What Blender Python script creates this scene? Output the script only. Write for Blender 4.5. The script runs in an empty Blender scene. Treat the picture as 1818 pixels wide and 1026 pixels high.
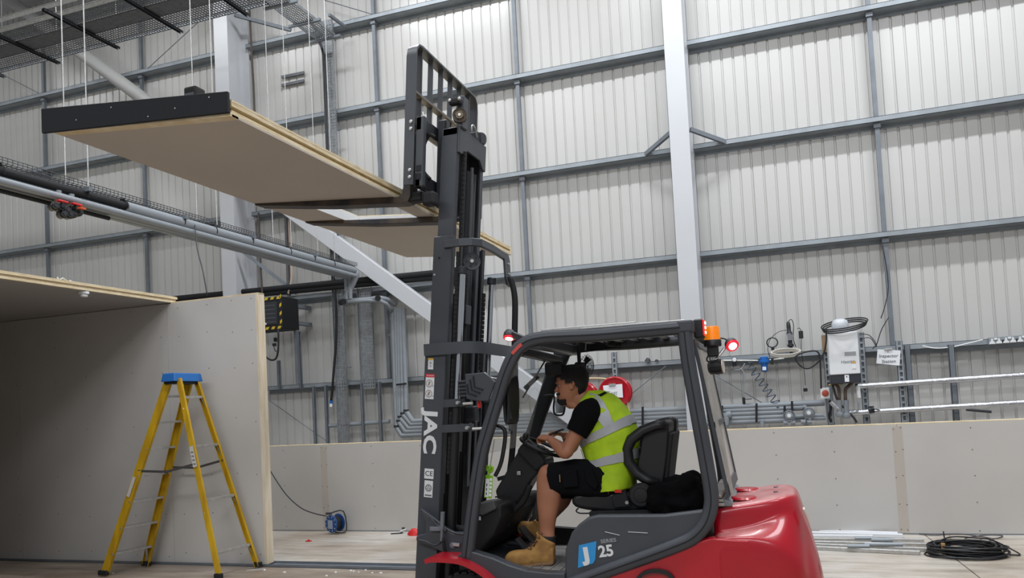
import bpy, bmesh, math, random
from mathutils import Vector, Matrix, Quaternion, noise
random.seed(7)
S = bpy.context.scene
COL = S.collection
# ---------------------------------------------------------------- camera
cd = bpy.data.cameras.new('camera')
cam = bpy.data.objects.new('camera', cd); COL.objects.link(cam)
cd.sensor_fit = 'HORIZONTAL'; cd.sensor_width = 36; cd.lens = 27.386; cd.shift_y = 0.0785
cd.clip_start = 0.05; cd.clip_end = 200
r_, u_, f_ = (0.943676, 0.326922, -0.050963), (0.062429, -0.024669, 0.997744), (-0.324928, 0.944729, 0.043689)
cam.matrix_world = Matrix(((r_[0], u_[0], -f_[0], 0), (r_[1], u_[1], -f_[1], 0), (r_[2], u_[2], -f_[2], 1.63), (0, 0, 0, 1)))
S.camera = cam
# ---------------------------------------------------------------- world, lamps, exposure
w = bpy.data.worlds.new('world'); S.world = w; w.use_nodes = True
w.node_tree.nodes['Background'].inputs[0].default_value = (0.92, 0.96, 1, 1)
w.node_tree.nodes['Background'].inputs[1].default_value = 0.26
S.view_settings.view_transform = 'Standard'; S.view_settings.look = 'None'
S.view_settings.gamma = 1; S.view_settings.use_curve_mapping = False
S.view_settings.exposure = 0.13
def area(name, loc, sx, sy, power, col=(0.93, 0.96, 1), aim=None):
    l = bpy.data.lights.new(name, 'AREA'); l.shape = 'RECTANGLE'; l.size = sx; l.size_y = sy
    l.energy = power; l.color = col
    o = bpy.data.objects.new(name, l); COL.objects.link(o); o.location = loc
    if aim: o.rotation_euler = (Vector(aim) - Vector(loc)).to_track_quat('-Z', 'Y').to_euler()
    return o
PW = (60, 95, 230, 310, 350)
for i, x in enumerate((-16, -11, -6, -1, 4)):
    area('high_bay_lamp', (x, 9.0, 10.2), 2.6, 0.25, PW[i] * .95)
    area('high_bay_lamp', (x, 3.1, 10.2), 3.4, 1.3, PW[i] * .8)
    area('added_wall_light', (x, -9.5, 10.4), 4.6, 3.0, PW[i] * 1.9)  # wide light row added to brighten and band the back wall

# ---------------------------------------------------------------- materials
MATS = {}
def lin(c):
    return tuple(((v / 255) / 12.92 if v / 255 <= 0.04045 else (((v / 255) + 0.055) / 1.055) ** 2.4) for v in c)
def mat(name, rgb, rough=0.5, metal=0.0, var=0.0, vscale=6.0, bump=0.0, bscale=60.0, rgb2=None, stretch=None,
        emit=None, estr=0.0, coat=0.0, trans=0.0, alpha=1.0, spec=None, detail=4):
    if name in MATS: return MATS[name]
    m = bpy.data.materials.new(name); m.use_nodes = True
    nt = m.node_tree; b = nt.nodes['Principled BSDF']
    c = lin(rgb)
    b.inputs['Base Color'].default_value = (*c, 1)
    b.inputs['Roughness'].default_value = rough; b.inputs['Metallic'].default_value = metal
    b.inputs['Coat Weight'].default_value = coat; b.inputs['Transmission Weight'].default_value = trans
    b.inputs['Alpha'].default_value = alpha
    if spec is not None: b.inputs['Specular IOR Level'].default_value = spec
    if emit:
        b.inputs['Emission Color'].default_value = (*lin(emit), 1); b.inputs['Emission Strength'].default_value = estr
    co = None
    def coords():
        tc = nt.nodes.new('ShaderNodeTexCoord'); mp = nt.nodes.new('ShaderNodeMapping')
        nt.links.new(tc.outputs['Object'], mp.inputs[0])
        if stretch: mp.inputs['Scale'].default_value = stretch
        return mp.outputs[0]
    if var > 0 or rgb2:
        co = coords()
        n = nt.nodes.new('ShaderNodeTexNoise'); n.inputs['Scale'].default_value = vscale; n.inputs['Detail'].default_value = detail
        nt.links.new(co, n.inputs['Vector'])
        r = nt.nodes.new('ShaderNodeValToRGB')
        c2 = lin(rgb2) if rgb2 else tuple(v * (1 - var) for v in c)
        r.color_ramp.elements[0].position = 0.35; r.color_ramp.elements[1].position = 0.65
        r.color_ramp.elements[0].color = (*c2, 1)
        r.color_ramp.elements[1].color = (*(c if rgb2 else tuple(min(1, v * (1 + var * .5)) for v in c)), 1)
        nt.links.new(n.outputs['Fac'], r.inputs[0]); nt.links.new(r.outputs[0], b.inputs['Base Color'])
    if bump > 0:
        co = co or coords()
        n2 = nt.nodes.new('ShaderNodeTexNoise'); n2.inputs['Scale'].default_value = bscale; n2.inputs['Detail'].default_value = 3
        nt.links.new(co, n2.inputs['Vector'])
        bp = nt.nodes.new('ShaderNodeBump'); bp.inputs['Strength'].default_value = bump; bp.inputs['Distance'].default_value = 0.01
        nt.links.new(n2.outputs['Fac'], bp.inputs['Height']); nt.links.new(bp.outputs[0], b.inputs['Normal'])
    MATS[name] = m
    return m
m_clad = mat('white_cladding', (194, 193, 190), 0.26, 0, var=0.04, vscale=0.7)
m_galv = mat('galvanised_steel', (150, 157, 163), 0.5, 0.3, var=0.12, vscale=5)
m_galvd = mat('grey_steel', (118, 124, 131), 0.5, 0.3, var=0.12, vscale=5)
m_colm = mat('column_paint', (196, 198, 202), 0.3, 0, var=0.03, vscale=1)
m_board = mat('plasterboard', (194, 191, 187), 0.9, 0, var=0.05, vscale=1.1)
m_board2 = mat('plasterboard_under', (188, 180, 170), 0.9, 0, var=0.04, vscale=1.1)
m_wood = mat('pale_timber', (224, 213, 194), 0.75, 0, rgb2=(210, 194, 166), vscale=3, stretch=(6, 6, 1), bump=.2, bscale=30)
m_wood_h = mat('pale_timber_horizontal', (228, 214, 184), 0.75, 0, rgb2=(208, 188, 148), vscale=8, stretch=(1, 1, 6), bump=.3, bscale=30)
m_foam = mat('foam_core', (212, 194, 150), 0.9, 0, var=.15, vscale=14, bump=.5, bscale=40)
m_black = mat('black_plastic', (24, 25, 28), 0.45)
m_blackm = mat('black_matt', (18, 19, 23), 0.7)
m_rubber = mat('black_rubber', (22, 22, 24), 0.8, bump=.2)
m_dark = mat('charcoal_paint', (66, 69, 75), 0.42, 0.1, var=0.08, vscale=5)
m_pipe = mat('grey_pvc', (138, 144, 150), 0.55, 0, var=.05)
m_white = mat('white_plastic', (226, 228, 230), 0.35)
m_red = mat('red_paint', (176, 14, 34), 0.28, 0, var=.06, vscale=3, coat=.4)
m_redp = mat('red_plastic', (206, 34, 36), 0.4)
m_blue = mat('blue_plastic', (22, 98, 176), 0.4)
m_yellow = mat('yellow_fibreglass', (204, 164, 20), 0.5, 0, rgb2=(176, 136, 16), vscale=10, stretch=(1, 1, .2))
m_alu = mat('aluminium', (190, 190, 188), 0.38, 0.7, var=.15, vscale=20)
m_chrome = mat('polished_steel', (216, 220, 226), 0.16, 1.0)
m_paper = mat('white_paper', (232, 234, 238), 0.9)
m_ink = mat('dark_ink', (40, 40, 46), 0.8)
m_foil = mat('foil_lagging', (206, 208, 212), 0.28, 0.85, var=.1, bump=.6, bscale=40)

# ---------------------------------------------------------------- mesh builder
def ortho(d):
    d = Vector(d).normalized()
    a = Vector((0, 0, 1)) if abs(d.z) < .9 else Vector((1, 0, 0))
    s = d.cross(a).normalized()
    return s, s.cross(d).normalized()
class MB:
    def __init__(s): s.v = []; s.f = []; s.mi = []; s.cur = 0
    def add(s, vs, fs):
        n = len(s.v); s.v += [tuple(v) for v in vs]
        s.f += [tuple(i + n for i in f) for f in fs]; s.mi += [s.cur] * len(fs)
        return s
    def box(s, a, b, M=None):
        x0, y0, z0 = a; x1, y1, z1 = b
        vs = [Vector(p) for p in ((x0,y0,z0),(x1,y0,z0),(x1,y1,z0),(x0,y1,z0),(x0,y0,z1),(x1,y0,z1),(x1,y1,z1),(x0,y1,z1))]
        if M is not None: vs = [M @ v for v in vs]
        return s.add(vs, [(0,3,2,1),(4,5,6,7),(0,1,5,4),(1,2,6,5),(2,3,7,6),(3,0,4,7)])
    def cbox(s, c, d, M=None):
        c = Vector(c); d = Vector(d) / 2
        return s.box(c - d, c + d, M)
    def bar(s, p, q, w, h, up=(0, 0, 1)):
        """rectangular bar p->q, w across, h along 'up'"""
        p = Vector(p); q = Vector(q); d = (q - p).normalized(); u = Vector(up)
        u = (u - d * u.dot(d))
        u = u.normalized() if u.length > 1e-5 else ortho(d)[1]
        x = d.cross(u).normalized(); vs = []
        for o in (p, q):
            for a, b in ((-1,-1),(1,-1),(1,1),(-1,1)): vs.append(o + x * a * w / 2 + u * b * h / 2)
        return s.add(vs, [(3,2,1,0),(4,5,6,7),(0,1,5,4),(1,2,6,5),(2,3,7,6),(3,0,4,7)])
    def tube(s, pts, r, n=10, closed=False, caps=True, smoothn=0):
        pts = [Vector(p) for p in pts]
        if smoothn: pts = crv(pts, smoothn, closed)
        N = len(pts); R = r if isinstance(r, (list, tuple)) else [r] * N
        if len(R) != N: R = [R[0] + (R[-1] - R[0]) * i / (N - 1) for i in range(N)]
        vs = []; fr = None
        for i, p in enumerate(pts):
            if closed: d = pts[(i + 1) % N] - pts[i - 1]
            else: d = pts[min(i + 1, N - 1)] - pts[max(i - 1, 0)]
            if d.length < 1e-9: d = Vector((0, 0, 1))
            d.normalize()
            if fr is None: fr = ortho(d)[0]
            fr = (fr - d * fr.dot(d)).normalized(); g = d.cross(fr)
            for k in range(n):
                a = 2 * math.pi * k / n
                vs.append(p + (fr * math.cos(a) + g * math.sin(a)) * R[i])
        fs = []
        for i in range(N if closed else N - 1):
            j = (i + 1) % N
            for k in range(n):
                l = (k + 1) % n
                fs.append((i*n+k, i*n+l, j*n+l, j*n+k))
        if caps and not closed:
            fs.append(tuple(range(n))[::-1]); fs.append(tuple((N-1)*n + k for k in range(n)))
        return s.add(vs, fs)
    def cyl(s, p, q, r, n=16, r2=None):
        return s.tube([p, q], [r, r if r2 is None else r2], n)
    def lathe(s, c, ax, prof, n=24):
        """prof = [(radius, along)] around axis ax from c"""
        ax = Vector(ax).normalized(); a, b = ortho(ax); c = Vector(c); vs = []; fs = []
        for r, h in prof:
            for k in range(n):
                t = 2 * math.pi * k / n
                vs.append(c + ax * h + (a * math.cos(t) + b * math.sin(t)) * max(r, 1e-4))
        for i in range(len(prof) - 1):
            for k in range(n):
                l = (k + 1) % n; fs.append((i*n+k, i*n+l, (i+1)*n+l, (i+1)*n+k))
        fs.append(tuple(range(n))[::-1]); fs.append(tuple((len(prof)-1)*n + k for k in range(n)))
        return s.add(vs, fs)
    def prism(s, poly, a, b, axis='Y'):
        """polygon in the two other axes extruded from a to b along axis"""
        def P(u, v, t): return {'Y': (u, t, v), 'X': (t, u, v), 'Z': (u, v, t)}[axis]
        n = len(poly)
        vs = [P(u, v, a) for u, v in poly] + [P(u, v, b) for u, v in poly]
        fs = [tuple(range(n)), tuple(range(2*n-1, n-1, -1))] + [(i, i+n, (i+1) % n + n, (i+1) % n) for i in range(n)]
        return s.add(vs, fs)
    def sweep(s, pts, w, h, closed=False, up=(0, 1, 0), smoothn=0, cr=0.0):
        """rectangular section swept: w along 'up', h across, chamfer cr"""
        pts = [Vector(p) for p in pts]
        if smoothn: pts = crv(pts, smoothn, closed)
        N = len(pts); u0 = Vector(up).normalized(); vs = []
        W, Hh = w / 2, h / 2
        sec = [(-W, -Hh), (W, -Hh), (W, Hh), (-W, Hh)] if cr <= 0 else \
            [(-W+cr,-Hh),(W-cr,-Hh),(W,-Hh+cr),(W,Hh-cr),(W-cr,Hh),(-W+cr,Hh),(-W,Hh-cr),(-W,-Hh+cr)]
        k = len(sec)
        for i, p in enumerate(pts):
            if closed: d = pts[(i + 1) % N] - pts[i - 1]
            else: d = pts[min(i + 1, N - 1)] - pts[max(i - 1, 0)]
            d.normalize(); u = (u0 - d * u0.dot(d)).normalized(); x = d.cross(u)
            for a, b in sec: vs.append(p + u * a + x * b)
        fs = []
        for i in range(N if closed else N - 1):
            j = (i + 1) % N
            for q in range(k):
                l = (q + 1) % k; fs.append((i*k+q, i*k+l, j*k+l, j*k+q))
        if not closed: fs.append(tuple(range(k))[::-1]); fs.append(tuple((N-1)*k + q for q in range(k)))
        return s.add(vs, fs)
    def loft(s, rings, caps=True):
        n = len(rings[0]); vs = [v for r in rings for v in r]; fs = []
        for i in range(len(rings) - 1):
            for k in range(n):
                l = (k + 1) % n; fs.append((i*n+k, i*n+l, (i+1)*n+l, (i+1)*n+k))
        if caps: fs.append(tuple(range(n))[::-1]); fs.append(tuple((len(rings)-1)*n + k for k in range(n)))
        return s.add(vs, fs)
    def build(s, name, m, parent=None, bevel=0, smooth=False, subd=0, keep=None, seg=1):
        ms = m if isinstance(m, (list, tuple)) else [m]
        vs = [Vector(v) for v in s.v]
        if parent is not None: o0 = worldloc(parent)
        else:
            lo = [min(v[i] for v in vs) for i in range(3)]; hi = [max(v[i] for v in vs) for i in range(3)]
            o0 = Vector(((lo[0]+hi[0])/2, (lo[1]+hi[1])/2, lo[2])) if keep is None else Vector(keep)
        me = bpy.data.meshes.new(name)
        me.from_pydata([tuple(v - o0) for v in vs], [], s.f)
        for mm in ms: me.materials.append(mm)
        if len(ms) > 1: me.polygons.foreach_set('material_index', s.mi)
        bm = bmesh.new(); bm.from_mesh(me); bmesh.ops.recalc_face_normals(bm, faces=bm.faces); bm.to_mesh(me); bm.free()
        if smooth:
            me.polygons.foreach_set('use_smooth', [True] * len(me.polygons))
            if smooth is not True and smooth != 1: me.set_sharp_from_angle(angle=math.radians(smooth))
        me.update()
        o = bpy.data.objects.new(name, me); COL.objects.link(o)
        if parent is None: o.location = o0
        else: o.parent = parent
        WL[o.name] = o0
        if bevel:
            b = o.modifiers.new('bevel', 'BEVEL'); b.width = bevel; b.segments = seg; b.limit_method = 'ANGLE'; b.angle_limit = math.radians(35)
        if subd:
            d = o.modifiers.new('subdivision', 'SUBSURF'); d.levels = subd; d.render_levels = subd
        return o
WL = {}
def worldloc(o): return WL[o.name]
def crv(pts, k=4, closed=False):
    """Catmull-Rom through pts"""
    pts = [Vector(p) for p in pts]; N = len(pts); out = []
    for i in range(N if closed else N - 1):
        g = (lambda j: pts[j % N]) if closed else (lambda j: pts[max(0, min(N - 1, j))])
        p0, p1, p2, p3 = g(i-1), g(i), g(i+1), g(i+2)
        for t in range(k):
            t /= k
            out.append(0.5 * ((2*p1) + (p2-p0)*t + (2*p0-5*p1+4*p2-p3)*t*t + (3*p1-p0-3*p2+p3)*t**3))
    if not closed: out.append(pts[-1])
    return out
def crv2(pts, k=4, closed=True):
    return [(v.x, v.y) for v in crv([Vector((a, b, 0)) for a, b in pts], k, closed)]
def empty(name, loc):
    o = bpy.data.objects.new(name, None); COL.objects.link(o); o.location = loc; o.empty_display_size = .1
    WL[o.name] = Vector(loc); return o
def tag(o, label=None, cat=None, group=None, kind=None):
    if label: o['label'] = label
    if cat: o['category'] = cat
    if group: o['group'] = group
    if kind: o['kind'] = kind
    return o
def thing(name, loc, label, cat, group=None):
    return tag(empty(name, loc), label, cat, group)
def copytree(root, loc, label=None, name=None):
    r = root.copy(); COL.objects.link(r); r.location = loc; WL[r.name] = Vector(loc)
    if label: r['label'] = label
    for ch in root.children:
        c = ch.copy(); COL.objects.link(c); c.parent = r
        for g in ch.children:
            d = g.copy(); COL.objects.link(d); d.parent = c
    return r
def text(body, size, m, M, parent, name='lettering', depth=0.0006, bold=0.0, shear=0.0, sx=1.0, align='CENTER', outline=False):
    """lettering as a real mesh: M maps local (x right, y up, z out) to world"""
    cu = bpy.data.curves.new('t', 'FONT'); cu.body = body; cu.size = size; cu.align_x = align; cu.align_y = 'CENTER'
    cu.extrude = depth; cu.offset = bold; cu.shear = shear; cu.resolution_u = 3
    t = bpy.data.objects.new('t', cu); COL.objects.link(t)
    dg = bpy.context.evaluated_depsgraph_get(); me = bpy.data.meshes.new_from_object(t.evaluated_get(dg))
    bpy.data.objects.remove(t); bpy.data.curves.remove(cu)
    o0 = worldloc(parent) if parent else Vector((0, 0, 0))
    me.transform(Matrix.Translation(-o0) @ M @ Matrix.Diagonal((sx, 1, 1, 1)))
    me.materials.clear(); me.materials.append(m)
    o = bpy.data.objects.new(name, me); COL.objects.link(o); o.parent = parent; WL[o.name] = o0
    return o
def frame(o, x, y):
    """matrix with origin o, local x and y directions"""
    x = Vector(x).normalized(); y = Vector(y); y = (y - x * y.dot(x)).normalized(); z = x.cross(y)
    return Matrix(((x.x, y.x, z.x, o[0]), (x.y, y.y, z.y, o[1]), (x.z, y.z, z.z, o[2]), (0, 0, 0, 1)))

# ================================================================ SETTING
def noderamp(nt, fac, stops):
    r = nt.nodes.new('ShaderNodeValToRGB'); e = r.color_ramp.elements
    while len(e) < len(stops): e.new(.5)
    for i, (p, c) in enumerate(stops): e[i].position = p; e[i].color = (*lin(c), 1)
    nt.links.new(fac, r.inputs[0]); return r.outputs[0]
m_floor = bpy.data.materials.new('concrete_floor'); m_floor.use_nodes = True
nt = m_floor.node_tree; bs = nt.nodes['Principled BSDF']; bs.inputs['Roughness'].default_value = .42
tc = nt.nodes.new('ShaderNodeTexCoord')
mp = nt.nodes.new('ShaderNodeMapping'); mp.inputs['Scale'].default_value = (.5, 3.2, 1); mp.inputs['Rotation'].default_value = (0, 0, .06)
nt.links.new(tc.outputs['Object'], mp.inputs[0])
n1 = nt.nodes.new('ShaderNodeTexNoise'); n1.inputs['Scale'].default_value = 2.2; n1.inputs['Detail'].default_value = 9; n1.inputs['Roughness'].default_value = .68
nt.links.new(mp.outputs[0], n1.inputs['Vector'])
c1 = noderamp(nt, n1.outputs['Fac'], [(.30, (146, 138, 128)), (.44, (180, 174, 165)), (.58, (200, 195, 188)), (.74, (168, 159, 148))])
n2 = nt.nodes.new('ShaderNodeTexNoise'); n2.inputs['Scale'].default_value = .9; n2.inputs['Detail'].default_value = 6
nt.links.new(tc.outputs['Object'], n2.inputs['Vector'])
c2 = noderamp(nt, n2.outputs['Fac'], [(.38, (206, 194, 180)), (.6, (250, 250, 250))])
mx = nt.nodes.new('ShaderNodeMix'); mx.data_type = 'RGBA'; mx.blend_type = 'MULTIPLY'; mx.inputs[0].default_value = .8
nt.links.new(c1, mx.inputs[6]); nt.links.new(c2, mx.inputs[7]); nt.links.new(mx.outputs[2], bs.inputs['Base Color'])
bp = nt.nodes.new('ShaderNodeBump'); bp.inputs['Strength'].default_value = .08; nt.links.new(n1.outputs['Fac'], bp.inputs['Height']); nt.links.new(bp.outputs[0], bs.inputs['Normal'])

m_floor2 = m_floor.copy(); m_floor2.name = 'concrete_floor_brown'
for r_n, cols in zip([n for n in m_floor2.node_tree.nodes if n.type == 'VALTORGB'], ([(128, 116, 106), (158, 146, 134), (178, 168, 157), (146, 134, 122)], [(196, 180, 164), (244, 240, 236)])):
    for e_, c_ in zip(r_n.color_ramp.elements, cols): e_.color = (*lin(c_), 1)
# floor slabs either side of the sawn joints are pieces: joints run along depth
fl = tag(empty('floor', (0, 0, 0)), kind='structure')
xj = [-20, -9.5, -4.9, 2.62, 8]
yj = [-2, 1.5, 7.14, 12.6]
jt = [(1.349,9.427),(1.446,7.363)]
jx = jt[0][0]
xs = [-24, -14.0, -8.0, -2.6, jt[0][0], 9]
k = 0
for i in range(len(xs) - 1):
    for j in range(len(yj) - 1):
        mb = MB(); sk = (jt[1][0] - jt[0][0]) / (jt[1][1] - jt[0][1])
        g = .006
        def X(x, y): return x + sk * (y - jt[0][1]) if abs(x - jt[0][0]) < .01 else x
        a, b = xs[i], xs[i + 1]; y0, y1 = yj[j] + g, yj[j + 1] - g
        mb.prism([(X(a, y0) + g, y0), (X(b, y0) - g, y0), (X(b, y1) - g, y1), (X(a, y1) + g, y1)], -.2, 0, 'Z')
        mb.build('floor_slab', m_floor if j == 2 else m_floor2, fl)
MB().box((-24, -2, -.25), (9, 12.6, -.03)).build('joint_bed', mat('joint_filler', (70, 62, 54), .9), fl)

ce = MB().box((-24, -12, 10.6), (9, 12.6, 10.75)).build('ceiling', mat('roof_liner', (206, 208, 210), .6)); tag(ce, kind='structure')

# back wall: profiled liner sheets, one object a sheet
wb = tag(empty('wall_back', (0, 12.2, 0)), kind='structure')
P = .1667
def sheet_mesh(x0):
    mb = MB(); prof = []
    for i in range(6):
        a = x0 + i * P
        prof += [(a, 12.10), (a + P - .036, 12.10), (a + P - .028, 12.117), (a + P - .008, 12.117)]
    prof.append((x0 + 6 * P - .0015, 12.10))
    n = len(prof)
    mb.add([(x, y, 0) for x, y in prof] + [(x, y, 10.6) for x, y in prof], [(i, i + 1, i + 1 + n, i + n) for i in range(n - 1)])
    mb.add([(x0, 12.1, 0), (x0 + 6*P - .0015, 12.1, 0), (x0 + 6*P - .0015, 12.2, 0), (x0, 12.2, 0), (x0, 12.1, 10.6), (x0 + 6*P - .0015, 12.1, 10.6), (x0 + 6*P - .0015, 12.2, 10.6), (x0, 12.2, 10.6)], [(2, 3, 7, 6)])
    return mb
for i in range(24): sheet_mesh(-18.2 + i * 6 * P).build('cladding_sheet', m_clad, wb)
# girts: front flange, top web and bottom web (Z profile)
GZ = [2.09, 3.68, 5.31, 6.91, 8.46, 10.0]
for gi, z in enumerate(GZ):
    for x0, x1 in ((-18, -9.30), (-9.0, -1.32), (-1.03, 5.6)):
        if gi == 0 and x1 < -9: x0, x1 = -8.89, -1.32
        if gi == 0 and x0 == -9.0: continue
        mb = MB(); y0 = 11.9
        mb.box((x0, y0, z), (x1, y0 + .006, z + .075)); mb.box((x0, y0, z), (x1, 12.12, z + .006))
        mb.box((x0, 12.09, z - .06), (x1, 12.098, z)); mb.box((x0, y0, z + .069), (x1, y0 + .03, z + .075))
        mb.build('wall_girt', m_galv, wb)
# slim side-rail posts between the girts
for px in (-14.1, -11.53, -6.36, -3.77, 1.5):
    for a, b in zip(GZ[:-1], GZ[1:]):
        mb = MB(); mb.box((px - .03, 11.96, a + .075), (px + .03, 12.02, b)); mb.box((px - .045, 11.94, b - .07), (px + .045, 12.03, b - .005))
        mb.build('rail_post', m_galvd, wb)
# sag wires across the bays
for p, q in (([(-15.219,11.9,9.169),(-14.151,11.9,8.55)]), ([(-11.292,11.9,8.514),(-9.407,11.9,9.525)]), ([(-7.29,11.9,9.001),(-6.345,11.9,8.54)]), ([(-8.741,11.9,1.896),(-7.49,11.9,1.064)]), ([(-2.187,11.9,1.677),(-1.632,11.9,2.075)]), ([(-0.929,11.9,1.904),(-0.152,11.9,1.367)])):
    MB().tube([p, q], .008, 6).build('sag_wire', m_galvd, wb)

def column(name, xa, xb, label):
    t = thing(name, ((xa + xb) / 2, 11.7, 0), label, 'column', 'white steel columns')
    MB().box((xa, 11.4, 0), (xb, 11.418, 10.6)).build('front_flange', m_colm, t)
    xm = (xa + xb) / 2
    MB().box((xm - .007, 11.418, 0), (xm + .007, 11.98, 10.6)).build('web', m_colm, t)
    MB().box((xa, 11.98, 0), (xb, 12.0, 10.6)).build('back_flange', m_colm, t)
    MB().box((xa - .02, 11.38, 0), (xb + .02, 12.02, .03)).build('base_plate', m_colm, t)
    return t
cL = column('steel_column', -9.29, -9.0, 'white painted steel column on the left, behind the end of the lifted panel')
cR = column('steel_column', -1.31, -1.03, 'tall white painted steel column behind the rear of the forklift')
# fly braces from the column to the girt
for a, b in (([(-1.741,11.95,5.306),(-1.366,11.95,5.537)]), ([(-0.564,11.95,5.297),(-1.078,11.95,5.542)])):
    pa = Vector(a); pb = Vector((-1.31 if a[0] < -1.2 else -1.03, 11.55, b[2]))
    MB().bar((pa.x, 11.9, 5.35), (pb.x, 11.6, 5.52), .05, .06).build('fly_brace', m_galvd, cR)
for sx, x1 in ((-8.98, -8.1), (-8.98, -8.1)):
    pass
MB().bar((-8.98, 11.6, 8.95), (-8.0, 11.9, 8.6), .05, .06).build('fly_brace', m_galvd, cL)
MB().bar((-8.98, 11.6, 4.6), (-8.1, 11.9, 3.8), .05, .06).build('fly_brace', m_galvd, cL)
# diagonal wall braces
t = MB().tube([(-14.9, 11.62, 10.75), (-9.2, 11.62, 6.25)], .125, 20).build('diagonal_brace', mat('dimmed_white_paint', (166, 166, 164), .45), smooth=40)  # white tube, its paint greyed for the dimmer light at the left
tag(t, 'round white diagonal brace tube, darkened in its paint for dim light, running down to the left column, above the lifted panel', 'brace')
t = thing('diagonal_brace', (-5.1, 11.6, 0), 'flat-sided white diagonal brace beam coming down behind the forklift mast', 'brace')
MB().bar((-9.1, 11.62, 6.12), (-1.35, 11.62, .05), .16, .26).build('beam', m_colm, t, bevel=.01)
MB().bar((-1.7, 11.6, .28), (-1.3, 11.6, .0), .03, .5).build('gusset_plate', m_colm, t)

# low partition of insulated boards in front of the back wall
PY = 9.4
pb = thing('low_partition', (-2, PY, 0), 'long waist-high plasterboard partition running across the hall behind the forklift', 'partition')
seams = [-8.6, [(-6.062,0.564)][0][0], -3.1, [(-1.382,0.641)][0][0], [(1.16,0.599)][0][0], 4.6]
for i in range(len(seams) - 1):
    a, b = seams[i] + .002, seams[i + 1] - .002
    MB().box((a, PY, .012), (b, PY + .012, 1.19)).build('board_panel', m_board, pb)
MB().box((-8.6, PY + .012, 0), (4.6, PY + .11, 1.175)).build('insulation_core', m_foam, pb)
MB().box((-8.6, PY + .0, 1.175 + .015), (4.6, PY + .12, 1.2)).build('top_rail', m_wood_h, pb)
MB().box((-8.6, PY + .11, 0), (4.6, PY + .12, 1.19)).build('rear_board', m_board, pb)
MB().box((-8.6, PY - .004, 0), (4.6, PY + .02, .011)).build('bottom_track', m_galvd, pb)
mb = MB()
for sx in seams[1:-1]: mb.box((sx - .05, PY - .0008, .015), (sx + .05, PY - .0001, 1.17))
mb.build('joint_tape', mat('joint_tape', (186, 178, 169), .9), pb)
mb = MB(); random.seed(3)
for i in range(len(seams) - 1):
    a, b = seams[i], seams[i + 1]; n = max(2, int((b - a) / .6))
    for j in range(n + 1):
        for z in (.05, .33, .62, .9, 1.14):
            x = a + .035 + (b - a - .07) * j / n + random.uniform(-.01, .01)
            mb.lathe((x, PY - .0015, z + random.uniform(-.015, .015)), (0, 1, 0), [(.008, 0), (.008, .002)], 6)
tag(mb.build('screw_heads', mat('screw_head', (120, 112, 100), .6), pb), kind='stuff')

# tall board wall at the left
TY = 7.2; TXE = [(-5.404,1.5)][0][0]
tw = thing('board_wall', (-8, TY, 0), 'three-metre-high grey plasterboard wall behind the yellow ladder', 'wall')
ws = [-13.0, -10.6, -9.0, [(-6.661,1.937)][0][0], TXE - .03]
for a, b in zip(ws[:-1], ws[1:]):
    MB().box((a + .0015, TY, .02), (b - .0015, TY + .012, 2.985)).build('board_panel', m_board, tw)
    MB().box((a + .0015, TY + .1, .02), (b - .0015, TY + .112, 2.985)).build('rear_board', m_board, tw)
MB().box((-13, TY + .012, .02), (TXE - .03, TY + .1, 2.965)).build('insulation_core', m_foam, tw)
MB().box((TXE - .03, TY - .002, .02), (TXE, TY + .114, 2.99)).build('timber_end_post', m_wood, tw)
MB().box((-6.6, TY, 2.985), (TXE, TY + .114, 3.0)).build('timber_top_rail', m_wood_h, tw)
mb = MB()
for x in (-12.2, -11.4, -10.7, -9.6, -9.05, -8.4, -7.9, -7.2, -6.75, -6.5, -6.1, -5.75, TXE - .09):
    for z in (.1, .55, 1.0, 1.6, 2.2, 2.6, 2.93):
        mb.lathe((x + random.uniform(-.01, .01), TY - .0015, z + random.uniform(-.03, .03)), (0, 1, 0), [(.007, 0), (.007, .002)], 6)
tag(mb.build('screw_heads', mat('screw_head', (120, 112, 100), .6), tw), kind='stuff')
# floor track
tr = MB().box((-13, TY - .05, 0), (-2.7, TY + .13, .004))
tr.box((-13, TY - .05, 0), (-2.7, TY - .046, .03)); tr.box((-13, TY + .126, 0), (-2.7, TY + .13, .03))
tag(tr.build('floor_track', m_galvd), 'dark galvanised channel track laid along the floor under the board wall', 'track')

# room roof panel (seen from below at the left)
RX = -6.6
rp = thing('roof_panel', (-8.5, 5, 2.99), 'flat insulated roof panel over the board wall at the left, timber-edged', 'roof panel')
for a, b in ((-12.8, -10.2), (-10.2, RX - .03)):
    for c, d in ((2.2, 4.6), (4.6, 7.3)):
        MB().box((a + .002, c + .002, 2.992), (b - .002, d - .002, 3.004)).build('board_panel', mat('shaded_soffit_board', (166, 163, 159), .9, var=.04, vscale=1.1), rp)  # same plasterboard, colour darkened to stand for shade under the roof
MB().box((-12.8, 2.2, 3.004), (RX - .045, 7.3, 3.058)).build('insulation_core', m_foam, rp)
MB().box((-12.8, 2.2, 3.058), (RX, 7.3, 3.07)).build('top_board', m_wood_h, rp)
for i, (c, d) in enumerate(((2.2, 4.9), (4.9, 7.31))):
    MB().box((RX - .045, c, 2.996), (RX, d - .003, 3.018)).build('edge_timber', m_wood_h, rp)
    MB().box((RX - .045, c, 3.042), (RX, d - .003, 3.0575)).build('edge_timber', m_wood_h, rp)
MB().box((RX - .045, 2.2, 3.02), (RX - .022, 7.3, 3.04)).build('groove_strip', m_wood, rp)
lp = thing('sensor_box', (-7.4, 6.2, 2.95), 'small white junction box fixed under the roof panel at the left', 'box')
q = [(-6.653,6.059)][0]
WL[lp.name] = Vector((q[0], q[1], 2.95)); lp.location = WL[lp.name]
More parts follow.
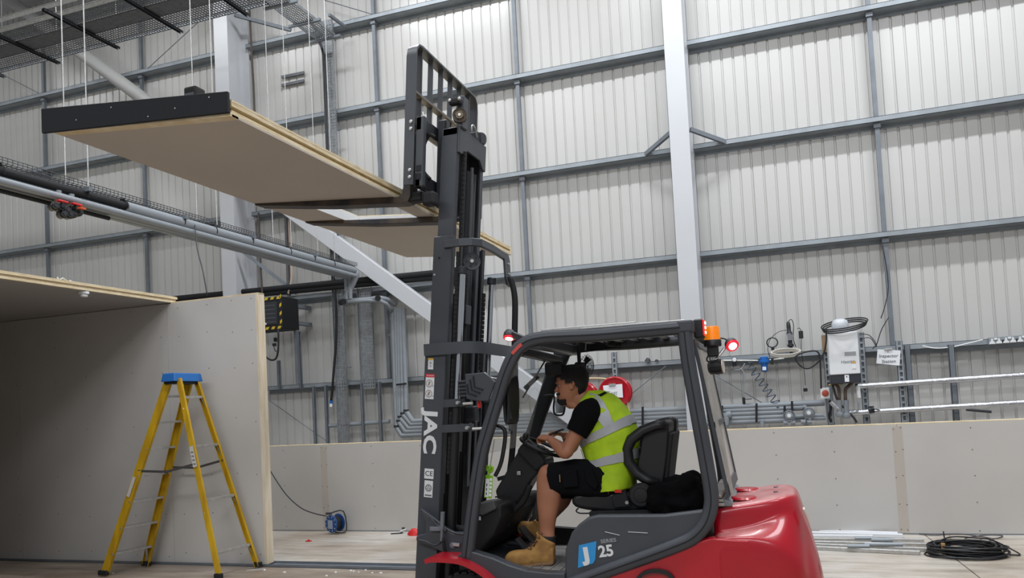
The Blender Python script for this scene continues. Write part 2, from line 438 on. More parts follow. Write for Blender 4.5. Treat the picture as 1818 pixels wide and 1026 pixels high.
MB().lathe((q[0], q[1], 2.99), (0, 0, -1), [(.05, 0), (.05, .02), (.035, .022), (.035, .05), (.025, .055)], 16).build('housing', m_white, lp, smooth=35)
MB().box((q[0] - .05, q[1] - .02, 2.962), (q[0] + .05, q[1] + .02, 2.991)).build('mounting', m_white, lp, bevel=.003)
# scraps on the roof
sc = MB().tube([(RX - .2 + .05 * math.cos(i * 1.1), 5.95 + .1 * math.sin(i * .9), 3.08 + .02 * (i % 3)) for i in range(14)], .006, 6, smoothn=3)
tag(sc.build('cable_offcut', m_white), 'scrap of pale cable lying on the edge of the roof panel', 'cable')

# lifted insulated panel resting on the forks (tilted with them)
TS = -.092
def LZ(x, up=0): return 3.172 + TS * (x + 2.5) + up
def slab(mb, x0, x1, y0, y1, u0, u1, poly=None):
    vs = [(x, y, LZ(x, u)) for u in (u0, u1) for x, y in ((x0, y0), (x1, y0), (x1, y1), (x0, y1))]
    return mb.add(vs, [(0, 3, 2, 1), (4, 5, 6, 7), (0, 1, 5, 4), (1, 2, 6, 5), (2, 3, 7, 6), (3, 0, 4, 7)])
x0, x1, y0, y1 = -3.80, -2.585, 3.29, 7.68
hx0, hx1, hy0, hy1 = -3.42, -2.72, 5.2, 6.0
lpn = thing('insulated_panel', (-3.2, 5.4, 3.17), 'long cream insulated panel lifted high on the forks of the forklift', 'panel')
def ringslab(name, m, u0, u1, e=0.0):
    X = [x0 + e, hx0 - e * .0, hx1 + e * .0, x1 - e]; Y = [y0 + e, hy0, hy1, y1 - e]
    pieces = [(X[0], X[3], Y[0], Y[1] - .001), (X[0], X[3], Y[2] + .001, Y[3]), (X[0], X[1], Y[1], Y[2]), (X[2], X[3], Y[1], Y[2])]
    mb = MB()
    for p in pieces: slab(mb, *p, u0, u1)
    return mb.build(name, m, lpn)
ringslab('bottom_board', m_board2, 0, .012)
ringslab('insulation_core', m_foam, .012, .078, .03)
ringslab('top_board', m_wood_h, .078, .09)
mb = MB(); slab(mb, x1 - .03, x1 - .001, y0, y1, .012, .034); mb.build('edge_timber', m_wood_h, lpn)
mb = MB(); slab(mb, x1 - .03, x1 - .001, y0, y1, .056, .078); mb.build('edge_timber', m_wood_h, lpn)
mb = MB(); slab(mb, x0 + .001, x0 + .03, y0, y1, .012, .078); mb.build('edge_timber', m_wood_h, lpn)
mb = MB(); slab(mb, x0, x1, y1 - .03, y1 + .001, .012, .078); mb.build('edge_timber', m_wood_h, lpn)
mb = MB(); slab(mb, x0 - .0, x1, y0 - .012, y0 + .05, -.001, .02); mb.build('end_batten', m_wood_h, lpn)
for a in (hy0, hy1 - .012):
    mb = MB(); slab(mb, hx0, hx1, a, a + .012, .0, .078); mb.build('opening_liner', m_white, lpn)
for a in (hx0, hx1 - .012):
    mb = MB(); slab(mb, a, a + .012, hy0, hy1, .0, .078); mb.build('opening_liner', m_white, lpn)
mb = MB()
xb0, xb1 = x0 - .06, x1
mb.add([(x, y, z) for y in (y0 - .03, y0 - .012) for x, z in ((xb0, LZ(xb0, -.005)), (xb1, LZ(xb1, .012)), (xb1, LZ(xb1, .122)), (xb0, LZ(xb0, .135)))], [(0, 1, 2, 3), (7, 6, 5, 4), (0, 4, 5, 1), (1, 5, 6, 2), (2, 6, 7, 3), (3, 7, 4, 0)])
fb = mb.build('fascia_board', mat('black_fascia', (16, 20, 26), .75), lpn, bevel=.002); fb['label'] = 'black fascia board along the near end'
for x, u in ((-3.6, .05), (-3.35, .1), (-3.1, .03), (-2.92, .06), (-2.7, .1)): MB().lathe((x, y0 - .032, LZ(x, u)), (0, 1, 0), [(.004, 0), (.004, .003)], 6).build('screw_head', m_alu, fb)
bx = thing('small_box', ([(-2.928,3.39)][0][0], 3.42, LZ(-2.9, .09)), 'small black rounded box standing on the lifted panel behind its black fascia', 'box')
bz = LZ([(-2.928,3.39)][0][0], .096); bxx = [(-2.928,3.39)][0][0]
MB().box((bxx - .042, 3.38, bz), (bxx + .042, 3.46, bz + .13)).build('body', m_rubber, bx, bevel=.012, seg=3, smooth=40)
MB().box((bxx - .03, 3.374, bz + .005), (bxx + .03, 3.381, bz + .09)).build('front_plate', m_dark, bx, bevel=.003)

# ================================================================ FORKLIFT
YC = 5.42
fk = thing('forklift', (-1.1, YC, 0), 'red and charcoal counterbalance forklift with its mast raised, a driver at the wheel', 'forklift')
def mp_(a, y, z): return (-2.44 + .1 * (z - 1.73) + a, y, z)       # mast frame: tilted back
def mbox(mb, a0, a1, y0, y1, z0, z1):
    vs = [mp_(a, y, z) for z in (z0, z1) for a, y in ((a0, y0), (a1, y0), (a1, y1), (a0, y1))]
    return mb.add(vs, [(0, 3, 2, 1), (4, 5, 6, 7), (0, 1, 5, 4), (1, 2, 6, 5), (2, 3, 7, 6), (3, 0, 4, 7)])
def channel(a0, a1, yo, s, w, z0, z1, t=.018):
    """C section open to the mast centre; s=+1 near side, -1 far"""
    mb = MB()
    mbox(mb, a0, a1, min(yo, yo + s*t), max(yo, yo + s*t), z0, z1)
    mbox(mb, a0, a0 + t, min(yo + s*t, yo + s*w), max(yo + s*t, yo + s*w), z0, z1)
    mbox(mb, a1 - t, a1, min(yo + s*t, yo + s*w), max(yo + s*t, yo + s*w), z0, z1)
    return mb
m_dk2 = mat('charcoal_dark', (44, 46, 51), .45, .1, var=.1, vscale=6)
M0 = 5.10; M1 = 5.90
for s, y, ym, yi in ((1, M0, M0 + .036, M0 + .072), (-1, M1, 5.80, 5.70)):
    channel(0, .165, y, s, .055, .12, 2.085).build('outer_mast_rail', m_dark, fk, bevel=.004)
    channel(.012, .158, ym, s, .055, .5, 2.865).build('middle_mast_rail', m_dk2 if s < 0 else m_dark, fk, bevel=.004)
    channel(.024, .150, yi, s, .055, 1.0, 3.655).build('inner_mast_rail', m_dark, fk, bevel=.004)
# rear top plate of inner mast with cut-out corners
mb = MB(); yl, yr = M0 + .072, 5.70
pl = [(yl, 3.66), (yr, 3.66), (yr, 3.46), (yr - .06, 3.47), (yr - .12, 3.52), (yl + .16, 3.52), (yl + .06, 3.47), (yl, 3.47)]
vs = [mp_(a, y, z) for a in (.150, .168) for y, z in pl]; n = len(pl)
mb.add(vs, [tuple(range(n))[::-1], tuple(range(n, 2*n))] + [(i, (i+1) % n, (i+1) % n + n, i + n) for i in range(n)])
mb.build('inner_top_plate', m_dark, fk, bevel=.003)
mb = MB(); mbox(mb, .03, .15, yl, yr, 3.6, 3.66); mb.build('inner_crossmember', m_dark, fk, bevel=.006)
mb = MB(); mbox(mb, .03, .08, M0 + .05, 5.79, 2.55, 2.68); mb.build('middle_crossmember', m_dk2, fk, bevel=.006)
mb = MB(); mbox(mb, .0, .05, M0 + .02, M1 - .02, .25, .42); mb.build('lower_crossmember', m_dk2, fk, bevel=.006)
mb = MB(); mbox(mb, .0, .02, 5.36, M1 - .06, 1.0, 2.5); mb.build('mast_back_cover', m_blackm, fk)
mb = MB(); mbox(mb, .01, .03, M0 + .02, M1 - .02, 1.6, 1.75); mb.build('lower_crossmember', m_dk2, fk, bevel=.006)
# bowed crossmember of the middle stage
pth = [mp_(.1, 5.13, 2.80), mp_(.22, 5.13, 2.80), mp_(.30, 5.16, 2.80), mp_(.345, 5.22, 2.80), mp_(.345, 5.45, 2.80), mp_(.345, 5.80, 2.78)]
MB().sweep(pth, .055, .03, up=(0, 0, 1)).build('bowed_crossmember', m_dark, fk, bevel=.003)
mb = MB(); mb.prism([(5.70, 2.80), (5.81, 2.80), (5.83, 2.76), (5.83, 2.58), (5.80, 2.55), (5.74, 2.56), (5.71, 2.62)], -1.99, -1.975, 'X')
bp_ = mb.build('bolt_plate', m_dark, fk, bevel=.003)
for z in (2.73, 2.65): MB().lathe((-1.975, 5.785, z), (1, 0, 0), [(.010, 0), (.010, .008)], 6).build('bolt', m_alu, bp_)
# outer stage tie bar that runs round to the guard
pth = [mp_(.0, 5.085, 2.045), mp_(.17, 5.085, 2.045), mp_(.30, 5.10, 2.045), mp_(.40, 5.16, 2.04), mp_(.43, 5.3, 2.035), mp_(.45, 5.6, 2.03), mp_(.45, 5.85, 2.03)]
MB().sweep(pth, .085, .014, up=(0, 0, 1), smoothn=4).build('outer_tie_bar', m_dark, fk, smooth=35)
for z, e in ((1.655, .32), (1.476, .40)):
    pth = [mp_(.168, 5.09, z), mp_(.2, 5.085, z), mp_(.27, 5.09, z), mp_(e, 5.12, z)]
    b = MB().sweep(pth, .075 if z < 1.4 else .055, .014, up=(0, 0, 1), smoothn=3).build('cylinder_bracket', m_dark, fk, smooth=35)
    MB().cyl(mp_(e - .03, 5.09, z), mp_(e - .03, 5.05, z), .012, 8).build('clamp_bolt', m_alu, b)
    MB().cyl(mp_(e - .0, 5.09, z - .01), mp_(e + .07, 5.10, z - .01), .011, 8).build('clamp_bolt', m_alu, b)
# lift cylinders
for s, y in ((1, 5.10 + .03), (-1, 5.72)):
    a = .255
    MB().cyl(mp_(a, y, 1.66), mp_(a, y, 2.60), .021, 20).build('cylinder_rod', m_chrome, fk, smooth=40)
    MB().cyl(mp_(a, y, .25), mp_(a, y, 1.68), .034, 20).build('cylinder_barrel', m_black, fk, smooth=40)
    MB().lathe(mp_(a, y, 2.57), (.1, 0, 1), [(.03, 0), (.036, .005), (.036, .05), (.03, .055)], 20).build('rod_collar', m_dk2, fk, smooth=40)
    MB().lathe(mp_(a, y, 1.64), (.1, 0, 1), [(.036, 0), (.042, .005), (.042, .035), (.036, .04)], 20).build('barrel_gland', m_dk2, fk, smooth=40)
# main hydraulic cylinders & hose bundle in the mast
MB().cyl(mp_(.10, 5.36, .3), mp_(.10, 5.36, 1.75), .05, 24).build('free_lift_cylinder', m_black, fk, smooth=40)
MB().cyl(mp_(.10, 5.5, .9), mp_(.10, 5.5, 3.42), .032, 20).build('inner_cylinder', m_dk2, fk, smooth=40)
MB().cyl(mp_(.13, 5.225, 2.7), mp_(.13, 5.225, 3.5), .011, 12).build('inner_rod', m_chrome, fk, smooth=40)
# pale rods low down
v = MB().cyl(mp_(.24, 5.0, .78), mp_(.24, 5.0, .90), .016, 10); v.cyl(mp_(.24, 5.0, .70), mp_(.24, 5.0, .78), .011, 10)
v.build('hose_union', m_galvd, fk, smooth=40)
MB().bar(mp_(.14, 5.02, .78), mp_(.26, 5.02, .78), .02, .03).build('union_bracket', m_galvd, fk, bevel=.003)
MB().tube([mp_(.25, 5.0, .72), mp_(.27, 5.02, .6), mp_(.30, 5.1, .5)], .012, 10, smoothn=4).build('hydraulic_hose', m_rubber, fk, smooth=True)
# chains: leaf chain, links as separate sub-parts sharing one mesh
def link_mesh():
    mb = MB()
    for o in (-.016, -.008, 0, .008, .016): mb.cbox((0, o, 0), (.02, .005, .032))
    mb.cyl((0, -.02, .012), (0, .02, .012), .005, 6)
    return mb
CH = None
def chain(a, y, z0, z1):
    global CH
    ch = empty('lift_chain', mp_(a, y, z0)); ch.parent = fk; ch.location = Vector(mp_(a, y, z0)) - worldloc(fk)
    n = int((z1 - z0) / .034)
    for i in range(n):
        if CH is None:
            CH = link_mesh().build('chain_link', m_blackm, ch); o = CH
            CH.data.transform(Matrix.Translation(worldloc(ch)))
        else:
            o = bpy.data.objects.new('chain_link', CH.data); COL.objects.link(o); o.parent = ch
        z = z0 + (i + .5) * (z1 - z0) / n
        o.location = Vector(mp_(a, y, z)) - worldloc(ch); o.rotation_euler = (0, .1, 0)
chain(.205, 5.155, 1.15, 2.74)
chain(.215, 5.66, 1.9, 2.5)
chain(.165, 5.275, 2.86, 3.5)
# pulleys
def pulley(c, ax, r, w, name='chain_pulley', m=m_dk2, parent=fk):
    o = MB().lathe(c, ax, [(r*.35, -w/2), (r*.8, -w/2 + .004), (r, -w/2), (r, -w/2 + .006), (r*.9, -.003), (r*.9, .003), (r, w/2 - .006), (r, w/2), (r*.8, w/2 - .004), (r*.35, w/2)], 28).build(name, m, parent, smooth=30)
    MB().lathe(c, ax, [(.001, -w*.75), (r*.2, -w*.75), (r*.24, -w*.6), (r*.24, w*.6), (r*.2, w*.75), (.001, w*.75)], 12).build('hub_bolt', m_alu, o, smooth=30)
    for k in range(5):
        t = k * 1.2566; A, B = ortho(ax); d = (A * math.cos(t) + B * math.sin(t)) * r * .57
        MB().lathe(Vector(c) + d, ax, [(r*.13, -w*.5 + .001), (r*.13, w*.5 - .001)], 10).build('web_hole', m_blackm, o)
    return o
pulley(mp_(.31, 5.16, 2.66), (.5, -1, 0), .062, .03)
pulley(mp_(.16, 5.17, 3.73), (.35, -1, 0), .052, .045, m=mat('brown_bush', (70, 58, 44), .6))
MB().lathe(mp_(.16, 5.17, 3.73), (.35, -1, 0), [(.028, .024), (.028, .03)], 20).build('bush_face', mat('bush', (120, 104, 84), .7), fk)
MB().bar(mp_(.16, 5.22, 3.65), mp_(.16, 5.22, 3.88), .1, .05).build('pulley_carrier', m_dark, fk, bevel=.006)
MB().cbox(mp_(.13, 5.15, 3.83), (.09, .06, .045)).build('valve_block', m_blackm, fk, bevel=.012, seg=2)
for a in (.10, .175): MB().lathe(mp_(a, 5.12, 3.835), (0, -1, 0), [(.012, 0), (.012, .01), (.006, .014)], 12).build('bolt', m_alu, fk)
MB().lathe(mp_(.15, 5.62, 3.70), (.35, -1, 0), [(.045, -.03), (.045, .03)], 20).build('chain_pulley', m_dk2, fk, smooth=30)
MB().cbox(mp_(.12, 5.60, 3.70), (.08, .1, .09)).build('valve_block', m_dk2, fk, bevel=.01)
MB().tube([mp_(.18, 5.36, 3.67), mp_(.18, 5.36, 3.72), mp_(.18, 5.42, 3.72), mp_(.18, 5.47, 3.66)], .006, 8, smoothn=3).build('pipe_clip', m_alu, fk, smooth=True)
# hoses at right of the mast
for dy in (0, .045):
    MB().tube([mp_(.40, 5.72 + dy, 2.62), mp_(.44, 5.74 + dy, 2.45), mp_(.45, 5.75 + dy, 2.1), mp_(.47, 5.76 + dy, 1.7), mp_(.47, 5.74 + dy, 1.2), mp_(.42, 5.7 + dy, .7)], .017, 12, smoothn=5).build('hydraulic_hose', m_rubber, fk, smooth=True)
for y, a in ((5.30, .16), (5.42, .17), (5.56, .12), (5.60, .12)):
    MB().tube([mp_(a, y, .4), mp_(a, y, 3.42)], .013, 10).build('hydraulic_hose', m_rubber, fk, smooth=True)
MB().tube([mp_(.06, 5.62, 3.35), mp_(.1, 5.62, 3.15), mp_(.09, 5.62, 2.95)], .014, 10, smoothn=4).build('hydraulic_hose', m_rubber, fk, smooth=True)
for z0, z1, y in ((2.24, 2.38, 5.36), (2.24, 2.38, 5.22)):
    mb = MB(); mbox(mb, .19, .20, y, y + .10, z0, z1); p_ = mb.build('stop_plate', m_dark, fk, bevel=.003)
mb = MB(); mbox(mb, .17, .19, 5.28, 5.42, 1.29, 1.5); mb.build('cover_plate', m_dk2, fk, bevel=.003)

# decals on the outer rail
def rail_frame(z, a=.083): return frame(mp_(a, 5.0985, z), (0.1, 0, 1), (-1, 0, .1))
m_decal = mat('white_decal', (214, 216, 218), .5)
def upright(z, a=.083, d=.0): return frame(mp_(a, 5.0988 - d, z), (1, 0, -.1), (.1, 0, 1))
def decal(z, a, w, h, m, d=0, name='decal'):
    F_ = upright(z, a, d); mb = MB(); mb.box((-w/2, -h/2, 0), (w/2, h/2, .0008), F_)
    return mb.build(name, m, fk)
text('JAC', .135, m_decal, frame(mp_(.066, 5.0975, 1.455), (-.1, 0, -1), (1, 0, -.1)), fk, bold=.005, sx=1.42, name='maker_lettering')
decal(1.944, .05, .042, .08, m_decal, name='caution_label')
decal(1.978, .05, .042, .014, mat('label_yellow', (214, 170, 60), .5), .0008, name='label_band')
text('D', .02, m_ink, upright(1.950, .05, .0016), fk); text('2:', .02, m_ink, upright(1.928, .05, .0016), fk)
decal(1.782, .05, .068, .18, m_decal, name='warning_label')
decal(1.860, .05, .068, .024, mat('label_red', (198, 44, 54), .5), .0008, name='label_band')
text('\u25B2 WARNING', .0095, m_decal, upright(1.860, .052, .0016), fk)
def ring(z, a, r, t, m):
    c = Vector(mp_(a, 5.0968, z)); mb = MB(); X = Vector((1, 0, -.1)).normalized(); Z = Vector((.1, 0, 1)).normalized()
    mb.tube([c + X * r * math.cos(k * .3927) + Z * r * math.sin(k * .3927) for k in range(16)], t, 5, closed=True)
    return mb.build('pictogram_ring', m, fk)
m_brn = mat('pictogram_brown', (120, 82, 60), .6)
for z in (1.805, 1.732):
    ring(z, .046, .025, .0016, m_brn)
    mb = MB(); F_ = upright(z, .046, .0016)
    for p, q in (((-.012, -.014), (.008, .012)), ((-.002, -.016), (.002, .016)), ((-.012, .004), (.012, -.008)), ((-.006, .01), (.012, .006))):
        mb.bar(F_ @ Vector((*p, .001)), F_ @ Vector((*q, .001)), .003, .001)
    mb.build('pictogram', m_brn, fk)
    text('C', .014, m_ink, upright(z - .02, .077, .0016), fk)
decal(1.158, .075, .072, .072, m_decal, name='ce_label'); text('C\u0190'.replace('\u0190', 'E'), .05, m_ink, upright(1.158, .075, .0012), fk, sx=1.05)
decal(1.050, .076, .066, .12, m_decal, name='round_logo_label'); ring(1.058, .076, .024, .0015, m_ink); ring(1.058, .076, .019, .0008, m_ink)
mb = MB(); F_ = upright(1.058, .076, .0012)
for k in range(3):
    t0, t1 = 1.57 + k * 2.094, 1.57 + (k + 1) * 2.094
    mb.bar(F_ @ Vector((.015*math.cos(t0), .015*math.sin(t0), .001)), F_ @ Vector((.015*math.cos(t1), .015*math.sin(t1), .001)), .004, .001)
mb.build('pictogram', m_ink, fk)
mb = MB()
for k in range(7): mb.box((-.025 + k * .0075, -.005, .0), (-.02 + k * .0075, .005, .001), upright(1.005, .076, .0012))
mb.build('pictogram', m_ink, fk)
for z, a in ((2.71, .05), (2.59, .02)):
    MB().lathe(mp_(a + .012, 5.135, z), (0, -1, 0), [(.008, 0), (.008, .004)], 8).build('bolt', m_alu if z < 2.6 else m_blackm, fk)

# carriage, backrest, forks
def cp(a, y, z): return (-2.45 + .08 * (z - 3.23) + a, y, z)
def cbx(mb, a0, a1, y0, y1, z0, z1):
    vs = [cp(a, y, z) for z in (z0, z1) for a, y in ((a0, y0), (a1, y0), (a1, y1), (a0, y1))]
    return mb.add(vs, [(0, 3, 2, 1), (4, 5, 6, 7), (0, 1, 5, 4), (1, 2, 6, 5), (2, 3, 7, 6), (3, 0, 4, 7)])
B0, B1 = 4.96, 6.13; ZT = 4.235
pth = [cp(.038, B0, 3.22), cp(.038, B0, 3.6), cp(.038, B0, ZT - .1), cp(.038, B0 + .01, ZT - .045), cp(.038, B0 + .045, ZT - .008), cp(.038, B0 + .1, ZT),
       cp(.038, B1 - .1, ZT), cp(.038, B1 - .045, ZT - .008), cp(.038, B1 - .01, ZT - .045), cp(.038, B1, ZT - .1), cp(.038, B1, 3.6), cp(.038, B1, 3.22)]
br = MB().sweep(pth, .078, .014, up=(1, 0, .08)).build('load_backrest', m_dark, fk, smooth=40)
for k in range(6):
    y = B0 + .13 + k * (B1 - B0 - .26) / 5
    mb = MB(); cbx(mb, .018, .058, y - .006, y + .006, 3.66, ZT - .005); mb.build('backrest_bar', m_dark, br)
mb = MB(); cbx(mb, .02, .075, B0 + .007, B1 - .007, 3.875, 3.89); mb.build('backrest_crossbar', mat('worn_steel', (118, 112, 104), .5, .2, var=.1), br)
mb = MB(); cbx(mb, .02, .06, B0 + .007, B1 - .007, 3.64, 3.66); mb.build('backrest_crossbar', m_dark, br)
for z in (3.665, 3.615, 3.32, 3.27): MB().lathe(cp(.05, B0 - .007, z), (0, -1, 0), [(.013, 0), (.013, .008), (.008, .013)], 10).build('bolt', m_alu, br, smooth=30)
mb = MB(); cbx(mb, .078, .125, B0 + .01, B1 - .01, 3.6, 3.7); mb.build('carriage_bar', m_dk2, fk, bevel=.006)
mb = MB(); cbx(mb, .078, .125, B0 + .01, B1 - .01, 3.2, 3.3); mb.build('carriage_bar', m_dk2, fk, bevel=.006)
for y in (B0 + .01, B1 - .05, 5.36, 5.54):
    mb = MB(); cbx(mb, .08, .145, y, y + .045, 3.2, 3.7); mb.build('carriage_upright', m_dark, fk, bevel=.006)
mb = MB(); cbx(mb, .13, .2, 5.22, 5.30, 3.1, 3.75); mb.build('roller_bracket', m_dk2, fk, bevel=.01)
mb = MB(); cbx(mb, .13, .2, 5.54, 5.62, 3.1, 3.75); mb.build('roller_bracket', m_dk2, fk, bevel=.01)
for z in (3.27, 3.33): mb = MB(); cbx(mb, .09, .13, B0 + .006, B0 + .012, z - .022, z + .022); mb.build('index_tab', m_blackm, fk, bevel=.002)
MB().tube([cp(.17, 5.1, 3.58), cp(.12, 5.1, 3.6), cp(.075, 5.1, 3.5), cp(.08, 5.1, 3.36), cp(.14, 5.1, 3.28)], .013, 12, smoothn=6).build('looped_hose', m_rubber, fk, smooth=True)
MB().tube([cp(.1, 5.05, 3.71), cp(.09, 5.05, 3.76)], .008, 8).build('lock_pin', m_alu, fk)
# forks: shank + blade, tapered
m_fork = mat('fork_steel', (40, 41, 45), .5, .3, rgb2=(86, 74, 62), vscale=5)
for yf in (5.12, 5.80):
    w2 = .06
    prof = [(-2.455, 3.70), (-2.415, 3.70), (-2.475 + .02, 3.16), (-2.44, 3.125), (-2.50, 3.118), (-3.1, LZ(-3.1, -.044)), (-3.79, LZ(-3.79, -.014)), (-3.80, LZ(-3.8, -.002)), (-2.53, LZ(-2.53, -.001)), (-2.505, 3.2)]
    prof = [(-2.46, 3.70), (-2.415, 3.70), (-2.45, 3.17), (-2.475, 3.13), (-2.52, 3.124), (-3.15, LZ(-3.15, -.046)), (-3.78, LZ(-3.78, -.016)), (-3.80, LZ(-3.8, -.006)), (-3.79, LZ(-3.79, -.0015)), (-2.55, LZ(-2.55, -.0015)), (-2.515, 3.2), (-2.505, 3.25)]
    mb = MB(); mb.prism(prof, yf - w2, yf + w2, 'Y'); mb.build('fork', m_fork, fk, bevel=.004)
    mb = MB(); cbx(mb, -.03, .09, yf - .045, yf + .045, 3.13, 3.2); mb.build('fork_hook', m_blackm, fk, bevel=.012)
MB().cbox(cp(.17, 5.05, 3.12), (.1, .1, .1)).build('lower_hook', m_blackm, fk, bevel=.02, seg=2)

# overhead guard frames (near and far)
GY0, GY1 = 4.885, 5.955
near = [(-2.064,4.885,0.618),(-1.996,4.885,0.987),(-1.926,4.885,1.302),(-1.855,4.885,1.503),(-1.78,4.885,1.695),(-1.734,4.885,1.813),(-1.689,4.885,1.904),(-1.638,4.885,1.979),(-1.556,4.885,2.033),(-1.451,4.885,2.049),(-1.317,4.885,2.047),(-1.093,4.885,2.04),(-0.768,4.885,2.042),(-0.566,4.885,2.044)]
rear = [(-0.541,4.885,2.014),(-0.531,4.885,1.839),(-0.5,4.885,1.553),(-0.465,4.885,1.249),(-0.444,4.885,1.043),(-0.45,4.885,0.941),(-0.489,4.885,0.839),(-0.568,4.885,0.757),(-0.673,4.885,0.708),(-0.851,4.885,0.64),(-1.105,4.885,0.548),(-1.369,4.885,0.449)]
for nm, dy in (('near', 0), ('far', GY1 - GY0)):
    a = [Vector(p) + Vector((0, dy, 0)) for p in near]; b = [Vector(p) + Vector((0, dy, 0)) for p in rear]
    MB().sweep(a, .07, .084, up=(0, 1, 0), smoothn=4, cr=.016).build('guard_front_pillar', m_dark, fk, smooth=50)
    MB().sweep(b, .07, .086, up=(0, 1, 0), smoothn=4, cr=.016).build('guard_rear_pillar', m_dark, fk, smooth=50)
    # dark gasket groove along the pillars
    for src, off in ((a, .006), (b, .006)):
        pp = [p + Vector((0, -.036 if dy == 0 else .036, 0)) for p in src]
        MB().sweep(pp, .006, .008, up=(0, 1, 0), smoothn=4).build('pillar_groove', m_blackm, fk)
gx0, gx1 = near[9][0], near[13][0]; gz = near[10][2]
gzr = near[13][2]
MB().cbox((gx1 + .03, (GY0+GY1)/2, gzr + .005), (.1, GY1 - GY0 + .07, .075)).build('guard_rear_beam', m_dark, fk, bevel=.012, seg=2)
MB().cbox((gx0 - .06, (GY0+GY1)/2, gz - .03), (.09, GY1 - GY0, .07)).build('guard_front_beam', m_dark, fk, bevel=.012, seg=2)
for k in range(7):
    x = gx0 + .10 + k * (gx1 - gx0 - .16) / 6.5
    MB().cbox((x, (GY0+GY1)/2, gz + .018 + (gzr-gz)*(x-gx0)/(gx1-gx0)), (.05, GY1 - GY0, .02)).build('guard_roof_bar', m_dk2, fk, bevel=.004)
m_glass = mat('clear_polycarbonate', (225, 228, 230), .08, 0, trans=1.0)
MB().add([], []).box((gx0 - .02, GY0 + .02, gz + .042), (gx0 + .62, GY1 - .02, gz + .05)).build('roof_screen', mat('smoked_plastic', (120, 118, 114), .25, alpha=.75), fk)
MB().cbox(((gx0*2 + .6)/2, GY0 - .0, gz + .047), (.62, .03, .022)).build('roof_screen_rail', m_alu, fk, bevel=.003)
MB().cbox((gx1 - .3, GY0 - .0, gzr + .043), (.66, .04, .012)).build('roof_trim', m_alu, fk, bevel=.003)
# front cross gear under the roof at left, wiper motor
MB().cbox([(-1.503,5.3,1.858)][0], (.13, .1, .1)).build('wiper_motor', m_blackm, fk, bevel=.02, seg=2)
fp = [(-1.537,5.9,2.118),(-1.624,5.9,1.947),(-1.728,5.9,1.731),(-1.807,5.9,1.557),(-1.915,5.9,1.294),(-1.984,5.9,1.073)]
MB().sweep(fp, .05, .11, up=(0, 1, 0), smoothn=4, cr=.01).build('front_screen_frame', m_blackm, fk, smooth=50)
MB().bar(near[7], (near[7][0], 5.92, near[7][2] - .03), .1, .05).build('screen_header', m_blackm, fk, bevel=.01)
gusset = [(-1.664,2.129),(-1.127,2.088),(-1.153,2.012),(-1.461,1.999),(-1.507,1.993),(-1.576,1.967),(-1.625,1.925),(-1.655,1.878),(-1.695,1.827)]
MB().prism(gusset, 5.90, 5.93, 'Y').build('roof_gusset', m_blackm, fk)
# windscreen: real glass pane leaning with the front pillars
m_pane = bpy.data.materials.new('windscreen_glass'); m_pane.use_nodes = True
nt = m_pane.node_tree; nt.nodes.clear()
o_ = nt.nodes.new('ShaderNodeOutputMaterial'); mxs = nt.nodes.new('ShaderNodeMixShader'); tr_ = nt.nodes.new('ShaderNodeBsdfTransparent'); gl_ = nt.nodes.new('ShaderNodeBsdfGlossy'); fr_ = nt.nodes.new('ShaderNodeFresnel')
tr_.inputs[0].default_value = (.93, .94, .94, 1); gl_.inputs[1].default_value = .03; fr_.inputs[0].default_value = 1.45
mxs.inputs[0].default_value = .07; nt.links.new(tr_.outputs[0], mxs.inputs[1]); nt.links.new(gl_.outputs[0], mxs.inputs[2]); nt.links.new(mxs.outputs[0], o_.inputs[0])
qa = [near[i] for i in (2, 4, 6, 7)]
mb = MB(); vs = []
for p in qa: vs += [(p[0] + .03, 4.93, p[2]), (p[0] + .03, 5.90, p[2])]
for p in qa: vs += [(p[0] + .034, 4.93, p[2]), (p[0] + .034, 5.90, p[2])]
n = len(qa); fs = []
for i in range(n - 1):
    fs += [(2*i, 2*i+1, 2*i+3, 2*i+2), (2*n+2*i, 2*n+2*i+2, 2*n+2*i+3, 2*n+2*i+1)]
fs += [(0, 2*n, 2*n+1, 1), (2*n-2, 2*n-1, 4*n-1, 4*n-2)]
mb.add(vs, fs).build('windscreen', m_pane, fk)
# wiper and arm seen through the screen
MB().bar([(-1.798,5.5,1.735)][0], [(-1.692,5.5,1.821)][0], .02, .03).build('wiper_blade', m_blackm, fk)
MB().cyl([(-1.819,5.5,1.669)][0], [(-1.63,5.5,1.933)][0], .006, 6).build('wiper_arm', m_blackm, fk)
# grab handle inside the front pillar
gh = [(-1.839,4.97,1.488),(-1.795,4.97,1.467),(-1.782,4.97,1.409),(-1.82,4.97,1.239),(-1.869,4.97,1.145)]
MB().tube(gh, .014, 10, smoothn=5).build('grab_handle', m_black, fk, smooth=True)
# near wing mirror and inner mirror
mm = MB(); c = [(-1.725,4.96,1.658)][0]
mm.sweep([Vector(c) + Vector((.0 + dx, 0, dz)) for dx, dz in ((-.012, -.14), (-.014, 0), (.0, .14), (.018, .14), (.018, 0), (.006, -.14))], .13, .018, closed=True, up=(.2, 1, 0), smoothn=3)
mr = mm.build('wing_mirror', m_black, fk, smooth=40)
MB().cbox(Vector(c) + Vector((.002, 0, 0)), (.02, .12, .27)).build('mirror_glass', m_dk2, mr, bevel=.006)
MB().cbox(Vector(c) + Vector((.005, -.01, .15)), (.028, .06, .025)).build('red_cap', m_redp, mr, bevel=.006)
MB().cyl([(-1.771,4.93,1.657)][0], c, .01, 10).build('mirror_arm', m_alu, mr)
im = [(-1.743,5.8,1.675),(-1.665,5.8,1.676),(-1.67,5.8,1.589),(-1.668,5.8,1.541),(-1.642,5.8,1.522),(-1.597,5.8,1.529),(-1.58,5.8,1.593)]
MB().tube(im, .008, 8, smoothn=4).build('mirror_bracket', m_black, fk, smooth=True)
